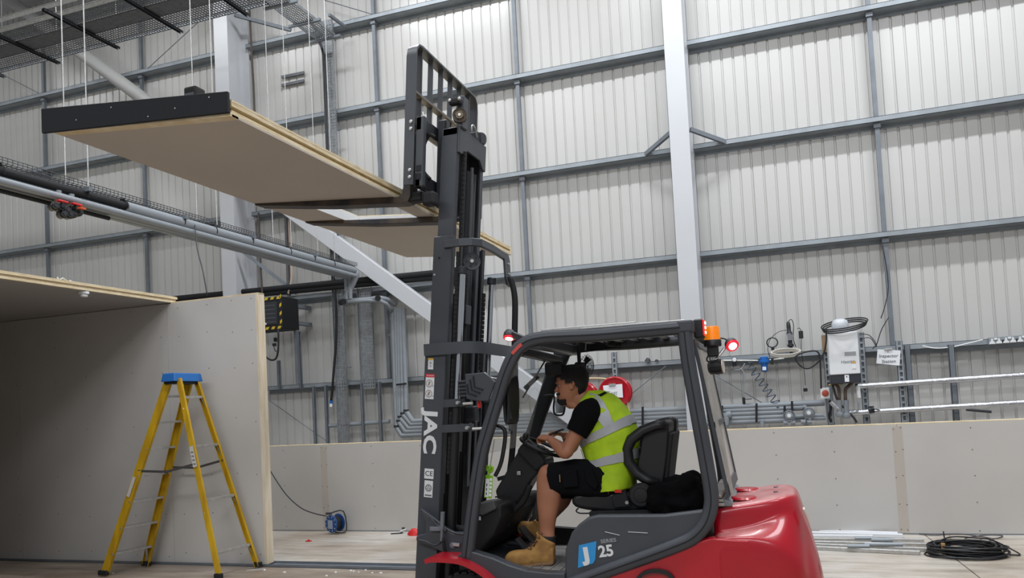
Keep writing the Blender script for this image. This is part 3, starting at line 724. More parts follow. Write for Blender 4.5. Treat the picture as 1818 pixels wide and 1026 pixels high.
MB().prism([(-1.657,1.662),(-1.585,1.654),(-1.58,1.584),(-1.596,1.538),(-1.655,1.536)], 5.795, 5.805, 'Y').build('rear_view_mirror', mat('mirror_grey', (186, 190, 194), .1, .8), fk)
# orange sticker strip on the pillar
st = [(-1.661,4.845,1.957),(-1.615,4.845,1.998),(-1.591,4.845,2.015)]
MB().sweep(st, .004, .022, up=(0, 1, 0)).build('reflective_strip', mat('strip_red', (196, 74, 66), .5), fk)

# work lamp hanging on the mast with slotted shield
ws = [(-2.064,1.85),(-1.921,1.853),(-1.881,1.824),(-1.842,1.783),(-1.899,1.654),(-1.982,1.659),(-2.06,1.678)]
wl = MB().prism(ws, 4.99, 5.01, 'Y').build('slotted_shield', m_dark, fk, bevel=.004)
for pl in ([(-2,4.985,1.831),(-1.995,4.985,1.756),(-1.93,4.985,1.734)], [(-2.026,4.985,1.809),(-2.017,4.985,1.738),(-1.956,4.985,1.712)], [(-2.049,4.985,1.779),(-2.044,4.985,1.716),(-1.982,4.985,1.694)]):
    MB().sweep(pl, .006, .010, up=(0, 1, 0)).build('slot', m_blackm, wl)
MB().tube([[(-1.94,5.05,1.855)][0], [(-1.892,5.05,1.817)][0], [(-1.818,5.05,1.801)][0]], .005, 6, smoothn=4).build('shield_cable', m_alu, wl, smooth=True)
lb = MB()
p0 = Vector([(-2.103,5.06,1.751)][0])
lb.cbox(p0 + Vector((0, 0, .0)), (.06, .05, .12))
lampb = lb.build('work_lamp', m_dk2, fk, bevel=.01, seg=2)
for k in range(5): MB().cbox(p0 + Vector((.005, -.03, -.05 + k*.025)), (.07, .02, .008)).build('cooling_fin', m_dark, lampb)
MB().cbox([(-1.986,5.04,1.639)][0], (.02, .03, .06)).build('reflector', m_redp, fk, bevel=.004)
MB().cbox([(-2.15,5.3,1.568)][0], (.08, .1, .12)).build('cover_box', m_dk2, fk, bevel=.01)
# beacon, tail lamps, work lights
m_amber = mat('amber_lens', (226, 122, 10), .3, emit=(240, 130, 10), estr=.35, var=.15, vscale=70)
BC = Vector([(-0.404,5.2,1.951)][0])
be = MB().lathe(BC + Vector((0, 0, -.02)), (0, 0, 1), [(.05, 0), (.056, .005), (.056, .04), (.052, .045)], 28).build('beacon_base', m_black, fk, smooth=40)
MB().lathe(BC + Vector((0, 0, .025)), (0, 0, 1), [(.052, 0), (.05, .012), (.047, .075), (.044, .085), (.03, .088)], 28).build('beacon_lens', m_amber, fk, smooth=40)
MB().cbox(BC + Vector((0, 0, -.05)), (.07, .06, .07)).build('beacon_mount', m_black, fk, bevel=.006)
MB().cyl(BC + Vector((0, 0, -.2)), BC + Vector((0, 0, -.08)), .011, 10).build('beacon_stem', m_alu, fk)
MB().cbox(BC + Vector((0, 0, -.165)), (.045, .04, .06)).build('stem_clamp', mat('rusty_clamp', (138, 112, 88), .6, .4), fk, bevel=.004)
tl = Vector([(-0.458,5,2.04)][0])
MB().cbox(tl + Vector((-.01, .04, 0)), (.06, .1, .12)).build('tail_lamp_body', m_black, fk, bevel=.008)
to = MB().cbox(tl + Vector((.022, .03, .005)), (.012, .09, .10)).build('tail_lamp_lens', mat('red_lens', (214, 40, 44), .2, emit=(255, 60, 60), estr=.5), fk, bevel=.004)
for z in (-.03, 0, .03):
    MB().cbox(tl + Vector((.03, .03, .005 + z)), (.004, .05, .014)).build('lit_diode_row', mat('lit_white', (255, 235, 225), .3, emit=(255, 225, 205), estr=4), to)
# two spot lamps with red rims
def spot(c, d, nm):
    c = Vector(c); d = Vector(d).normalized()
    o = MB().lathe(c, -d, [(.036, 0), (.042, .006), (.040, .03), (.028, .05), (.012, .055)], 24).build('spot_lamp', m_dk2, fk, smooth=40)
    MB().lathe(c, d, [(.040, -.002), (.043, .004), (.038, .01)], 24).build('red_rim', mat('red_rim', (214, 36, 50), .3, emit=(230, 30, 50), estr=.6), o, smooth=40)
    MB().lathe(c, d, [(.026, .0), (.026, .0115)], 20).build('lit_lens', mat('lit_lens', (255, 240, 232), .3, emit=(255, 238, 225), estr=9), o)
    return o
s1 = Vector([(-1.721,4.98,2.078)][0]); spot(s1, (-.05, -.35, -1), 'front')
MB().bar(s1 + Vector((.02, 0, .02)), near[8], .03, .04).build('lamp_bracket', m_dk2, fk)
s2 = Vector([(-0.282,5.2,1.931)][0]); spot(s2 + Vector((0, 0, 0)), (.35, -.75, -.55), 'rear')
MB().cyl(s2 + Vector((-.03, .04, .01)), BC + Vector((.0, 0, -.12)), .010, 10).build('lamp_arm', m_alu, fk)
MB().tube([[(-0.363,5.2,1.985)][0], [(-0.322,5.2,1.975)][0], [(-0.306,5.2,1.944)][0]], .005, 8, smoothn=4).build('lamp_cable', m_black, fk, smooth=True)
MB().tube([[(-0.384,5.2,1.932)][0], [(-0.397,5.2,1.896)][0], [(-0.442,5.2,1.866)][0], [(-0.443,5.2,1.84)][0], [(-0.422,5.2,1.832)][0]], .005, 8, smoothn=4).build('lamp_cable', m_black, fk, smooth=True)
s3 = Vector([(-0.35,5.2,1.801)][0])
rv = MB().lathe(s3, (-1, .12, -.05), [(.04, 0), (.048, .004), (.05, .03), (.046, .08), (.03, .092)], 26).build('reversing_alarm', m_black, fk, smooth=40)
MB().lathe(s3, (1, -.12, .05), [(.044, 0), (.044, .006)], 26).build('alarm_face', mat('alarm_face', (190, 184, 174), .5), rv)
for k in range(7):
    A, B = ortho((-1, .12, -.05))
    MB().bar(s3 + Vector((-.008, 0, -.036 + k*.012)) + Vector((0, -.052 + abs(k-3)*.004, 0)), s3 + Vector((-.075, .009, -.038 + k*.012)) + Vector((0, -.05 + abs(k-3)*.004, 0)), .006, .003).build('fin', m_dk2, rv)
# rear cab screen: aluminium framed panel
def rs(z, y): return -.505 + (1.95 - z) * .155
rsx = [(1.97, None)]
mb = MB()
for y0, y1, z0, z1, w in ((4.93, 4.97, 1.0, 1.97, 1), (5.83, 5.87, 1.0, 1.97, 1), (4.97, 5.83, 1.93, 1.97, 1), (4.97, 5.83, 1.0, 1.06, 1), (4.97, 5.83, 1.42, 1.45, 1)):
    vs = [(rs(z, 0) + dx, y, z) for z in (z0, z1) for dx, y in ((0, y0), (.02, y0), (.02, y1), (0, y1))]
    m_ = MB(); m_.add(vs, [(0, 3, 2, 1), (4, 5, 6, 7), (0, 1, 5, 4), (1, 2, 6, 5), (2, 3, 7, 6), (3, 0, 4, 7)])
    m_.build('rear_screen_frame', m_dark if w else m_alu, fk)
for z0, z1 in ((1.06, 1.42), (1.45, 1.93)):
    vs = [(rs(z, 0) + dx, y, z) for z in (z0, z1) for dx, y in ((.008, 4.97), (.012, 4.97), (.012, 5.83), (.008, 5.83))]
    MB().add(vs, [(0, 3, 2, 1), (4, 5, 6, 7), (0, 1, 5, 4), (1, 2, 6, 5), (2, 3, 7, 6), (3, 0, 4, 7)]).build('rear_screen', mat('dusty_screen', (196, 192, 184), .3, alpha=.5), fk)
# vertical dust-sheet strip beside the frame
vs = [(rs(z, 0) + dx + .03, y, z) for z in (1.0, 1.9) for dx, y in ((0, 4.93), (.012, 4.93), (.012, 5.03), (0, 5.03))]
MB().add(vs, [(0, 3, 2, 1), (4, 5, 6, 7), (0, 1, 5, 4), (1, 2, 6, 5), (2, 3, 7, 6), (3, 0, 4, 7)]).build('side_fillet', mat('dusty_aluminium', (164, 160, 154), .5, .3, var=.15, vscale=6), fk)

# chassis: sill, floor, cowl
sill = [(-2.131,0.627),(-2.06,0.666),(-1.975,0.644),(-1.876,0.616),(-1.76,0.57),(-1.645,0.54),(-1.511,0.528),(-1.386,0.527),(-1.395,0.373),(-1.674,0.364),(-1.867,0.417),(-1.983,0.503),(-2.069,0.572)]
MB().prism(sill, 4.86, 4.95, 'Y').build('step_sill', m_dark, fk, bevel=.008, seg=2)
MB().prism([(x, z - .09) for x, z in sill], 4.95, 5.93, 'Y').build('chassis_side', m_dk2, fk)
m_mat = mat('worn_rubber_mat', (92, 92, 92), .8, rgb2=(124, 122, 118), vscale=9, bump=.3)
flo = MB().prism([(-2.1, 4.93), (-1.3, 4.9), (-1.3, 5.92), (-2.1, 5.92)], .49, .515, 'Z').build('floor_plate', m_mat, fk)
for k in range(9): MB().cbox((-1.98 + k * .075, 5.12, .517), (.012, .3, .006)).build('mat_rib', m_mat, flo)
toe = [(-2.067,0.625),(-1.938,0.677),(-1.798,0.59),(-1.985,0.587)]
MB().cbox((-1.95, 5.12, .52), (.24, .3, .008)).build('toe_plate', mat('worn_plate', (122, 121, 118), .6, .2, rgb2=(84, 84, 84), vscale=7), fk)
cowl = [(-2.093,0.881),(-2.013,0.932),(-1.855,0.943),(-1.86,0.857),(-1.93,0.726),(-2.039,0.606),(-2.169,0.605)]
MB().prism(cowl, 5.03, 5.9, 'Y').build('front_cowl', m_blackm, fk, bevel=.02, seg=2)
MB().prism([(-2.082,0.907),(-1.999,0.962),(-1.898,0.973),(-1.888,0.918),(-1.991,0.872)], 5.0, 5.16, 'Y').build('step_pad', mat('grey_rubber', (74, 74, 76), .7), fk, bevel=.01, seg=2)
for k in range(4): MB().bar([(-1.952,5,0.959)][0] if False else (-1.885 + k*.016, 4.995, 1.0 - k*.004), (-1.86 + k*.016, 5.1, 1.0 - k*.004), .004, .01).build('pad_slot', m_blackm, fk)
MB().cbox([(-2.019,5.02,0.853)][0], (.022, .004, .026)).build('cowl_sticker', m_decal, fk)
# steering column and wheel
sc_ = [(-2.018,0.998),(-1.827,1.282),(-1.734,1.321),(-1.614,1.236),(-1.649,1.155),(-1.73,1.076),(-1.796,0.974),(-1.893,0.852),(-1.961,0.811)]
MB().prism(sc_, 5.34, 5.52, 'Y').build('steering_column', m_black, fk, bevel=.018, seg=2)
MB().prism([(-1.827,1.282),(-1.78,1.343),(-1.642,1.277),(-1.609,1.187),(-1.684,1.132)], 5.30, 5.56, 'Y').build('column_head', m_blackm, fk, bevel=.02, seg=2)
MB().cbox([(-1.822,5.33,1.127)][0], (.03, .01, .03)).build('column_knob', m_alu, fk, bevel=.008, seg=2)
MB().tube([[(-1.732,5.3,1.041)][0], [(-1.785,5.3,0.929)][0], [(-1.883,5.3,0.842)][0], [(-1.922,5.3,0.749)][0]], .02, 10, smoothn=4).build('column_gaiter', m_rubber, fk, smooth=True)
SWC = Vector([(-1.662,5.42,1.306)][0]); SWN = Vector((.42, 0, .9)).normalized()
A = Vector((0, 1, 0)); B = SWN.cross(A)
wr = .165
sw = MB().tube([SWC + (A * math.cos(t) + B * math.sin(t)) * wr for t in [k * math.tau / 40 for k in range(40)]], .0135, 10, closed=True).build('steering_wheel', m_black, fk, smooth=True)
for t in (1.2, 3.3, 5.4):
    MB().bar(SWC - SWN * .03, SWC + (A * math.cos(t) + B * math.sin(t)) * (wr - .01), .03, .012).build('spoke', m_black, sw, bevel=.003)
MB().lathe(SWC - SWN * .05, SWN, [(.04, 0), (.042, .02), (.035, .05), (.01, .058)], 20).build('horn_boss', m_black, sw, smooth=40)
kn = SWC + (A * math.cos(2.4) + B * math.sin(2.4)) * wr
MB().lathe(kn, SWN, [(.01, .01), (.018, .03), (.022, .05), (.015, .065)], 16).build('spinner_knob', m_black, sw, smooth=40)
# tag with green clip
tg = [(-1.909,4.95,1.099)][0]
F_ = frame(tg, (1, 0, -.12), (.12, 0, 1))
mb = MB(); mb.box((-.028, -.1, 0), (.028, .055, .006), F_); tgo = mb.build('inspection_tag', mat('lime_plastic', (132, 186, 32), .5), fk, bevel=.004)
mb = MB(); mb.box((-.022, -.092, .006), (.004, .03, .008), F_); mb.build('tag_card', m_paper, tgo)
mb = MB()
for i in range(5): mb.box((.007, -.085 + i*.026, .006), (.024, -.068 + i*.026, .008), F_)
mb.build('tag_squares', m_paper, tgo)
mb = MB()
for i in range(3): mb.box((-.014, -.08 + i*.03, .008), (-.008, -.062 + i*.03, .009), F_)
mb.build('tag_print', m_ink, tgo)
mb = MB(); mb.tube([F_ @ Vector(p) for p in ((-.004, .05, 0), (-.004, .075, 0), (-.02, .09, 0), (-.018, .115, 0), (-.006, .11, 0), (0, .085, 0), (.008, .11, 0), (.02, .112, 0), (.018, .088, 0), (.004, .075, 0))], .008, 8, smoothn=3); mb.build('tag_clip', mat('lime_plastic', (132, 186, 32), .5), tgo, smooth=True)
MB().cyl(F_ @ Vector((0, .1, 0)), F_ @ Vector((.02, .3, 0)), .004, 6).build('tag_tie', m_alu, tgo)
# levers and linkages beyond column
for p, q in (([(-2.055,5.75,0.805)][0], [(-1.927,5.75,1.043)][0]), ([(-2.089,5.75,1.046)][0], [(-1.947,5.75,1.096)][0])):
    MB().cyl(p, q, .015, 8).build('control_lever', m_blackm, fk)
MB().bar([(-2.08,5.6,1.062)][0], [(-1.851,5.6,1.117)][0], .05, .03).build('control_bar', m_blackm, fk)
# pedals
MB().bar([(-1.867,5.45,0.725)][0], [(-1.765,5.45,0.615)][0], .1, .02).build('brake_pedal', m_dk2, fk, bevel=.004)
MB().bar([(-1.85,5.3,0.669)][0], [(-1.77,5.3,0.579)][0], .08, .02).build('inching_pedal', m_dk2, fk, bevel=.004)
MB().prism([(-1.834,0.928),(-1.74,0.983),(-1.699,0.904),(-1.784,0.754),(-1.897,0.623),(-1.97,0.557),(-1.989,0.623),(-1.89,0.754)], 5.78, 5.86, 'Y').build('side_duct', mat('grey_casting', (104, 106, 108), .6), fk, bevel=.01)

# hood side with decals
hs = [(-1.396,0.471),(-1.381,0.672),(-1.334,0.781),(-1.282,0.835),(-1.221,0.878),(-1.157,0.894),(-0.734,0.895),(-0.49,0.925),(-0.454,0.874),(-0.533,0.772),(-0.673,0.709),(-1.031,0.575),(-1.329,0.473)]
MB().prism(hs, 4.885, 4.95, 'Y').build('hood_side', m_dark, fk, bevel=.014, seg=3, smooth=40)
hb = [(-1.399,0.451),(-1.381,0.635),(-1.337,0.738),(-1.28,0.812),(-1.187,0.859),(-0.504,0.883),(-0.512,0.473)]
MB().prism(hb, 4.94, 5.93, 'Y').build('hood', m_dk2, fk, bevel=.02, seg=2, smooth=40)
tx = Vector((1, 0, .0))
def hp(px_): return px_
jq = [(-1.287,0.702),(-1.171,0.729),(-1.185,0.614),(-1.201,0.589),(-1.302,0.558)]
MB().prism(jq, 4.8805, 4.8845, 'Y').build('blue_badge', mat('badge_blue', (42, 142, 206), .4), fk)
jc = [(-1.241,4.879,0.642)][0]
sl = (1, 0, .13)
text('J', .11, m_decal, frame(jc, sl, (.1, 0, 1)), fk, bold=.008, sx=1.15, name='badge_letter')
jc = [(-1.113,4.883,0.665)][0]
text('25', .098, m_decal, frame(jc, sl, (.02, 0, 1)), fk, bold=.003, name='model_number')
jc = [(-1.094,4.883,0.732)][0]
text('SERIES', .032, mat('pale_grey_decal', (150, 152, 156), .5), frame(jc, sl, (.02, 0, 1)), fk, bold=.0006, sx=1.15, name='model_lettering')
for a, b in zip([(-1.113,4.883,0.789),(-0.965,4.883,0.789)], [(-1.02,4.883,0.768),(-0.842,4.883,0.783)]):
    MB().bar(a, b, .002, .003).build('scratch', m_decal, fk)
# lower red panel
rp_ = [(-1.332,0.368),(-1.215,0.485),(-1.029,0.567),(-0.672,0.694),(-0.551,0.733),(-0.46,0.757),(-0.238,0.742),(-0.263,0.343)]
MB().prism(rp_, 4.875, 4.95, 'Y').build('lower_side_panel', m_red, fk, bevel=.01, seg=2, smooth=40)
MB().prism([(-1.4, .2), (-1.35, .5), (-.6, .62), (-.3, .6), (-.3, .2)], 4.97, 5.92, 'Y').build('chassis_box', m_dk2, fk)
ar = [(-0.932,4.86,0.487),(-0.88,4.86,0.537),(-0.81,4.86,0.556),(-0.735,4.86,0.544),(-0.696,4.86,0.5),(-0.673,4.86,0.433)]
MB().sweep(ar, .03, .022, up=(0, 1, 0), smoothn=4).build('wheel_arch_trim', m_black, fk, smooth=40)
# near front fender
ff = [(-2.339,4.9,0.603),(-2.304,4.9,0.615),(-2.211,4.9,0.616),(-2.096,4.9,0.607),(-2.011,4.9,0.578),(-1.921,4.9,0.527),(-1.825,4.9,0.444)]
ff = [Vector(p) for p in ff]
MB().sweep(ff, .2, .016, up=(0, 1, 0), smoothn=4).build('front_fender', m_red, fk, smooth=40)
MB().sweep([p + Vector((0, -.1, -.008)) for p in ff], .016, .03, up=(0, 1, 0), smoothn=4).build('fender_lip', m_red, fk, smooth=40)
ff2 = [p + Vector((0, 1.04, 0)) for p in ff]
MB().sweep(ff2, .2, .016, up=(0, 1, 0), smoothn=4).build('front_fender', m_red, fk, smooth=40)
# counterweight
st = [(-.47, .92, .455, .77, .46, .74, .545), (-.40, .93, .455, .775, .455, .75, .548), (-.30, .945, .44, .79, .43, .76, .548), (-.20, .957, .42, .81, .42, .755, .545), (-.10, .972, .395, .85, .40, .73, .54), (-.03, .982, .36, .88, .37, .69, .525),
      (.03, .98, .29, .88, .33, .63, .50), (.065, .955, .2, .86, .26, .58, .46), (.085, .86, .15, .80, .24, .54, .42), (.12, .74, .12, .70, .22, .50, .38), (.15, .60, .1, .56, .22, .44, .34), (.175, .48, .1, .44, .2, .36, .3), (.185, .36, .1, .33, .18, .3, .26)]
rings = []
for x, zt, ht, zc, hc, zs, hs_ in st:
    half = [(0, zt + .004), (ht * .6, zt + .002), (ht - .03, zt), (ht, zt - .025), (hc, zc + .02), (hc + .005, zc - .005), ((hc + hs_) / 2 + .01, (zc + zs) / 2 + .0), (hs_ - .012, zs + .004), (hs_, zs - .03), (hs_ + .005, .45 if zs > .5 else .3), (hs_ - .01, .18), (0, .15)]
    pts = [(x, YC - h, z) for h, z in half] + [(x, YC + h, z) for h, z in half[-2:0:-1]]
    rings.append([Vector(p) for p in pts])
m_cw = mat('dusty_red_paint', (170, 14, 34), .3, 0, var=.06, vscale=3, coat=.3)
nt = m_cw.node_tree; b0 = nt.nodes['Principled BSDF']; src_ = b0.inputs['Base Color'].links[0].from_socket
ge = nt.nodes.new('ShaderNodeNewGeometry'); sx_ = nt.nodes.new('ShaderNodeSeparateXYZ'); mr_ = nt.nodes.new('ShaderNodeMapRange'); nz = nt.nodes.new('ShaderNodeTexNoise'); nz.inputs['Scale'].default_value = 7
ml = nt.nodes.new('ShaderNodeMath'); ml.operation = 'MULTIPLY'; mc_ = nt.nodes.new('ShaderNodeMix'); mc_.data_type = 'RGBA'
nt.links.new(ge.outputs['Normal'], sx_.inputs[0]); nt.links.new(sx_.outputs[2], mr_.inputs[0]); mr_.inputs[1].default_value = .72; mr_.inputs[2].default_value = .97; mr_.inputs[4].default_value = .75
nt.links.new(mr_.outputs[0], ml.inputs[0]); nt.links.new(nz.outputs['Fac'], ml.inputs[1]); nt.links.new(ml.outputs[0], mc_.inputs[0]); nt.links.new(src_, mc_.inputs[6]); mc_.inputs[7].default_value = (*lin((226, 190, 186)), 1)
nt.links.new(mc_.outputs[2], b0.inputs['Base Color'])   # settled dust on the flat top
cw = MB().loft(rings).build('counterweight', m_cw, fk, smooth=True, subd=2)
# raised lifting covers, vent slots, rear bumper edge
for y, z in ((5.16, .965), (5.62, .965)):
    MB().lathe((-.27, y, .95), (0, 0, 1), [(.075, 0), (.085, .006), (.075, .018), (.04, .02)], 24).build('top_cover', m_red, fk, smooth=40)
for y in (5.3, 5.55):
    MB().lathe((-.06, y, .978), (.03, 0, 1), [(.03, -.004), (.032, .001), (.02, .002)], 20).build('vent_slot', m_dk2, fk)
MB().prism([(-.47, .93), (-.33, .93), (-.33, .955), (-.35, .968), (-.47, .985)], 4.98, 5.86, 'Y').build('cowl_top', mat('dusty_grey_plastic', (128, 132, 136), .55), fk, bevel=.008, seg=2)
for z in (.945, .97, .995): MB().box((-.46, 4.95, z - .009), (-.372 - (z-.945)*.3, 5.87, z + .009)).build('sill_slat', mat('dusty_aluminium', (164, 160, 154), .5, .3, var=.15, vscale=6), fk, bevel=.003)
sc2 = [(0.078,4.93,0.652),(0.108,4.93,0.636)]
for a, b in ((( .03, 4.905, .62), (.045, 4.92, .60)), ((.04, 4.915, .58), (.07, 4.95, .58)), ((.05, 4.93, .63), (.058, 4.94, .60))):
    pass
rl = [(0.074,5.2,0.877),(0.091,5.2,0.842),(0.102,5.2,0.807)]
MB().sweep([(.083, 5.1, .90), (.10, 5.11, .86), (.117, 5.12, .81)], .04, .012, up=(0, 1, 0)).build('tail_light', mat('pale_lens', (214, 208, 196), .2), fk)
# wheels
def wheel(c, r, w, nm='front_wheel'):
    wv = empty(nm, c); wv.parent = fk; wv.location = Vector(c) - worldloc(fk)
    MB().lathe(c, (0, 1, 0), [(r*.55, -w/2), (r*.9, -w/2), (r, -w*.36), (r*1.0, w*.36), (r*.9, w/2), (r*.55, w/2)], 48).build('tyre', m_rubber, wv, smooth=40)
    mb = MB()
    for k in range(28):
        t = math.tau * k / 28
        for s in (-1, 1):
            M_ = Matrix.Translation(Vector(c)) @ Matrix.Rotation(t + s * .05, 4, 'Y')
            mb.box((-.018, s * .01 if s > 0 else -w*.42, r - .004), (.018, w*.42 if s > 0 else -.01, r + .013), M_)
    tag(mb.build('tread_lugs', m_rubber, wv), kind='stuff')
    MB().lathe(c, (0, -1, 0), [(r*.56, w*.2), (r*.5, w*.35), (r*.3, w*.3), (r*.25, w*.45), (.001, w*.46)], 32).build('rim', mat('rim_white', (190, 190, 186), .5), wv, smooth=40)
wheel((-2.09, 4.97, .255), .245, .17); wheel((-2.09, 5.87, .255), .245, .17)
wheel((-.62, 5.0, .225), .215, .15, 'rear_wheel'); wheel((-.62, 5.84, .225), .215, .15, 'rear_wheel')
MB().cyl((-2.09, 4.97, .255), (-2.09, 5.87, .255), .06, 14).build('front_axle', m_dk2, fk)
MB().cyl((-.62, 5.0, .225), (-.62, 5.84, .225), .05, 14).build('rear_axle', m_dk2, fk)
# mast mounting bracket casting
mbk = [(-2.49,0.913),(-2.464,0.913),(-2.304,0.786),(-2.236,0.751),(-2.159,0.751),(-2.137,0.689),(-2.159,0.591),(-2.27,0.589),(-2.42,0.654),(-2.507,0.677),(-2.524,0.693),(-2.518,0.725),(-2.446,0.746),(-2.446,0.825)]
MB().prism(mbk, 5.04, 5.10, 'Y').build('mast_bracket', m_dark, fk, bevel=.014, seg=3, smooth=40)
MB().lathe([(-2.236,5.04,0.662)][0], (0, -1, 0), [(.022, 0), (.022, .008), (.012, .01), (.012, .016)], 16).build('pivot_pin', m_galvd, fk, smooth=30)
MB().bar([(-2.223,5.02,0.674)][0], [(-2.176,5.02,0.67)][0], .02, .02).build('grease_nipple', m_alu, fk)
for rib in ([(-2.467,5.04,0.91),(-2.365,5.04,0.842),(-2.282,5.04,0.779),(-2.215,5.04,0.748),(-2.147,5.04,0.741)], [(-2.5,5.04,0.699),(-2.443,5.04,0.687),(-2.375,5.04,0.664),(-2.33,5.04,0.685),(-2.319,5.04,0.732),(-2.358,5.04,0.81),(-2.408,5.04,0.866)]):
    MB().tube(rib, .008, 8, smoothn=4).build('casting_rib', m_dark, fk, smooth=True)
MB().prism([(-2.16, .60), (-2.08, .60), (-1.80, .53), (-1.80, .45), (-2.16, .45)], 4.96, 5.92, 'Y').build('toe_ramp', m_dk2, fk)
MB().prism([(-2.16, .3), (-2.16, .70), (-1.9, .66), (-1.3, .62), (-1.3, .3)], 5.88, 5.95, 'Y').build('far_sill', m_blackm, fk)
# tilt rod silhouettes
MB().cyl((-2.28, 5.2, .75), (-1.95, 5.2, .72), .03, 16).build('tilt_cylinder', m_blackm, fk)

# seat
ss = empty('seat', (-.95, YC, .88)); ss.parent = fk; ss.location = Vector((-.95, YC, .88)) - worldloc(fk)
cus = [(-1.402,0.958),(-1.347,0.996),(-1.207,1.01),(-1.051,1),(-0.896,1.006),(-0.842,0.96),(-0.866,0.885),(-1.059,0.863),(-1.254,0.875),(-1.381,0.903)]
MB().prism(crv2(cus, 3), 5.18, 5.66, 'Y').build('seat_cushion', m_black, ss, bevel=.03, seg=3, smooth=50)
MB().prism([(-1.274,0.878),(-0.746,0.891),(-0.748,0.843),(-1.276,0.844)], 5.15, 5.7, 'Y').build('seat_rail', m_blackm, ss, bevel=.005)
bkp = [(-1.011,1.23),(-1.03,1.287),(-1.011,1.347),(-0.947,1.405),(-0.869,1.455),(-0.767,1.48),(-0.716,1.467),(-0.708,1.415),(-0.731,1.267),(-0.771,1.098),(-0.822,1.039),(-0.913,1.086),(-0.978,1.143)]
inn = [(-0.958,1.281),(-0.937,1.326),(-0.889,1.362),(-0.863,1.308),(-0.882,1.227),(-0.926,1.191)]
MB().prism(crv2([p for p in bkp][:], 3), 5.52, 5.66, 'Y').build('side_bolster', m_black, ss, bevel=.03, seg=3, smooth=50)
# near bolster is an open loop with a recess behind it
lp_ = [Vector((x, 5.2, z)) for x, z in [(-0.81,1.054),(-0.884,1.078),(-0.948,1.124),(-0.997,1.2),(-1.004,1.286),(-0.969,1.349),(-0.887,1.407),(-0.799,1.437),(-0.736,1.438)]]
MB().tube([p + Vector((0, .0, 0)) for p in lp_], [.03, .033, .036, .038, .038, .038, .036, .034, .03], 14).build('side_bolster', m_black, ss, smooth=True)
MB().prism(crv2([(-0.88,1.417),(-0.734,1.46),(-0.727,1.373),(-0.76,1.148),(-0.797,1.028),(-0.894,1.044),(-0.945,1.152),(-0.919,1.265)], 3), 5.22, 5.62, 'Y').build('backrest', m_black, ss, bevel=.03, seg=3, smooth=50)
MB().prism([(-0.754,1.379),(-0.695,1.381),(-0.751,1.053),(-0.796,1.054)], 5.24, 5.6, 'Y').build('backrest_shell', m_blackm, ss, bevel=.008)
MB().lathe([(-0.916,5.14,0.985)][0], (0, -1, 0), [(.08, -.02), (.082, 0), (.07, .012), (.05, .012), (.046, .02), (.02, .022)], 28).build('recliner_cover', m_black, ss, smooth=40)
MB().prism([(-1.116,0.983),(-1.019,1.019),(-0.988,0.908),(-1.101,0.901)], 5.14, 5.17, 'Y').build('buckle_housing', m_blackm, ss, bevel=.006)
MB().cbox([(-1.063,5.13,1.014)][0], (.045, .02, .018), Matrix()).build('belt_release', m_redp, ss)
MB().lathe([(-1.01,5.13,0.939)][0], (0, -1, 0), [(.012, 0), (.012, .006)], 10).build('bolt', m_alu, ss)
MB().tube([[(-1.279,5.2,0.859)][0], [(-1.35,5.2,0.859)][0], [(-1.377,5.2,0.875)][0], [(-1.36,5.2,0.894)][0]], .005, 8, smoothn=4).build('seat_lever', m_black, ss, smooth=True)
# fan hung under the roof
fc = Vector([(-1.387,5.75,1.883)][0]); fx = Vector((1, -.45, -.1)).normalized()
fo = empty('cage_fan', fc); fo.parent = fk; fo.location = fc - worldloc(fk)
A, B = ortho(fx)
for r in (.085, .07, .055, .04, .025):
    MB().tube([fc + fx * (.03 * (1 - (r/.09)**2) + .01) + (A*math.cos(k*math.tau/24) + B*math.sin(k*math.tau/24)) * r for k in range(24)], .0016, 4, closed=True).build('cage_ring', m_dk2, fo)
for k in range(18):
    t = k * math.tau / 18; d = A*math.cos(t) + B*math.sin(t)
    MB().tube([fc + fx*.04 + d*.012, fc + fx*.03 + d*.05, fc + d*.088, fc - fx*.03 + d*.05], .0015, 4).build('cage_wire', m_dk2, fo)
for k in range(3):
    t = k * 2.094; d = A*math.cos(t) + B*math.sin(t); e = fx.cross(d)
    MB().add([fc + e*.01, fc + d*.07 - e*.02 + fx*.01, fc + d*.075 + e*.03 - fx*.01, fc + d*.03 + e*.03 - fx*.01, fc + e*.01 + fx*.003, fc + d*.07 - e*.02 + fx*.013, fc + d*.075 + e*.03 - fx*.007, fc + d*.03 + e*.03 - fx*.007], [(0,1,2,3),(7,6,5,4),(0,4,5,1),(1,5,6,2),(2,6,7,3),(3,7,4,0)]).build('fan_blade', m_black, fo)
MB().cyl(fc - fx*.02, fc - fx*.09, .03, 16).build('fan_motor', m_black, fo, smooth=40)
MB().cyl(fc - fx*.06, fc - fx*.06 + Vector((0, 0, .16)), .014, 10).build('fan_bracket', m_black, fo)
MB().bar(fc + Vector((.0, .02, .12)), fc + Vector((.02, .02, .3)), .012, .006).build('perforated_strap', m_galv, fo)
# tooling: clipboard-ish switch under roof
MB().tube([[(-1.235,5.7,2.066)][0], [(-1.195,5.7,2.025)][0], [(-1.111,5.7,2.015)][0]], .006, 8, smoothn=3).build('roof_cable', m_black, fk, smooth=True)

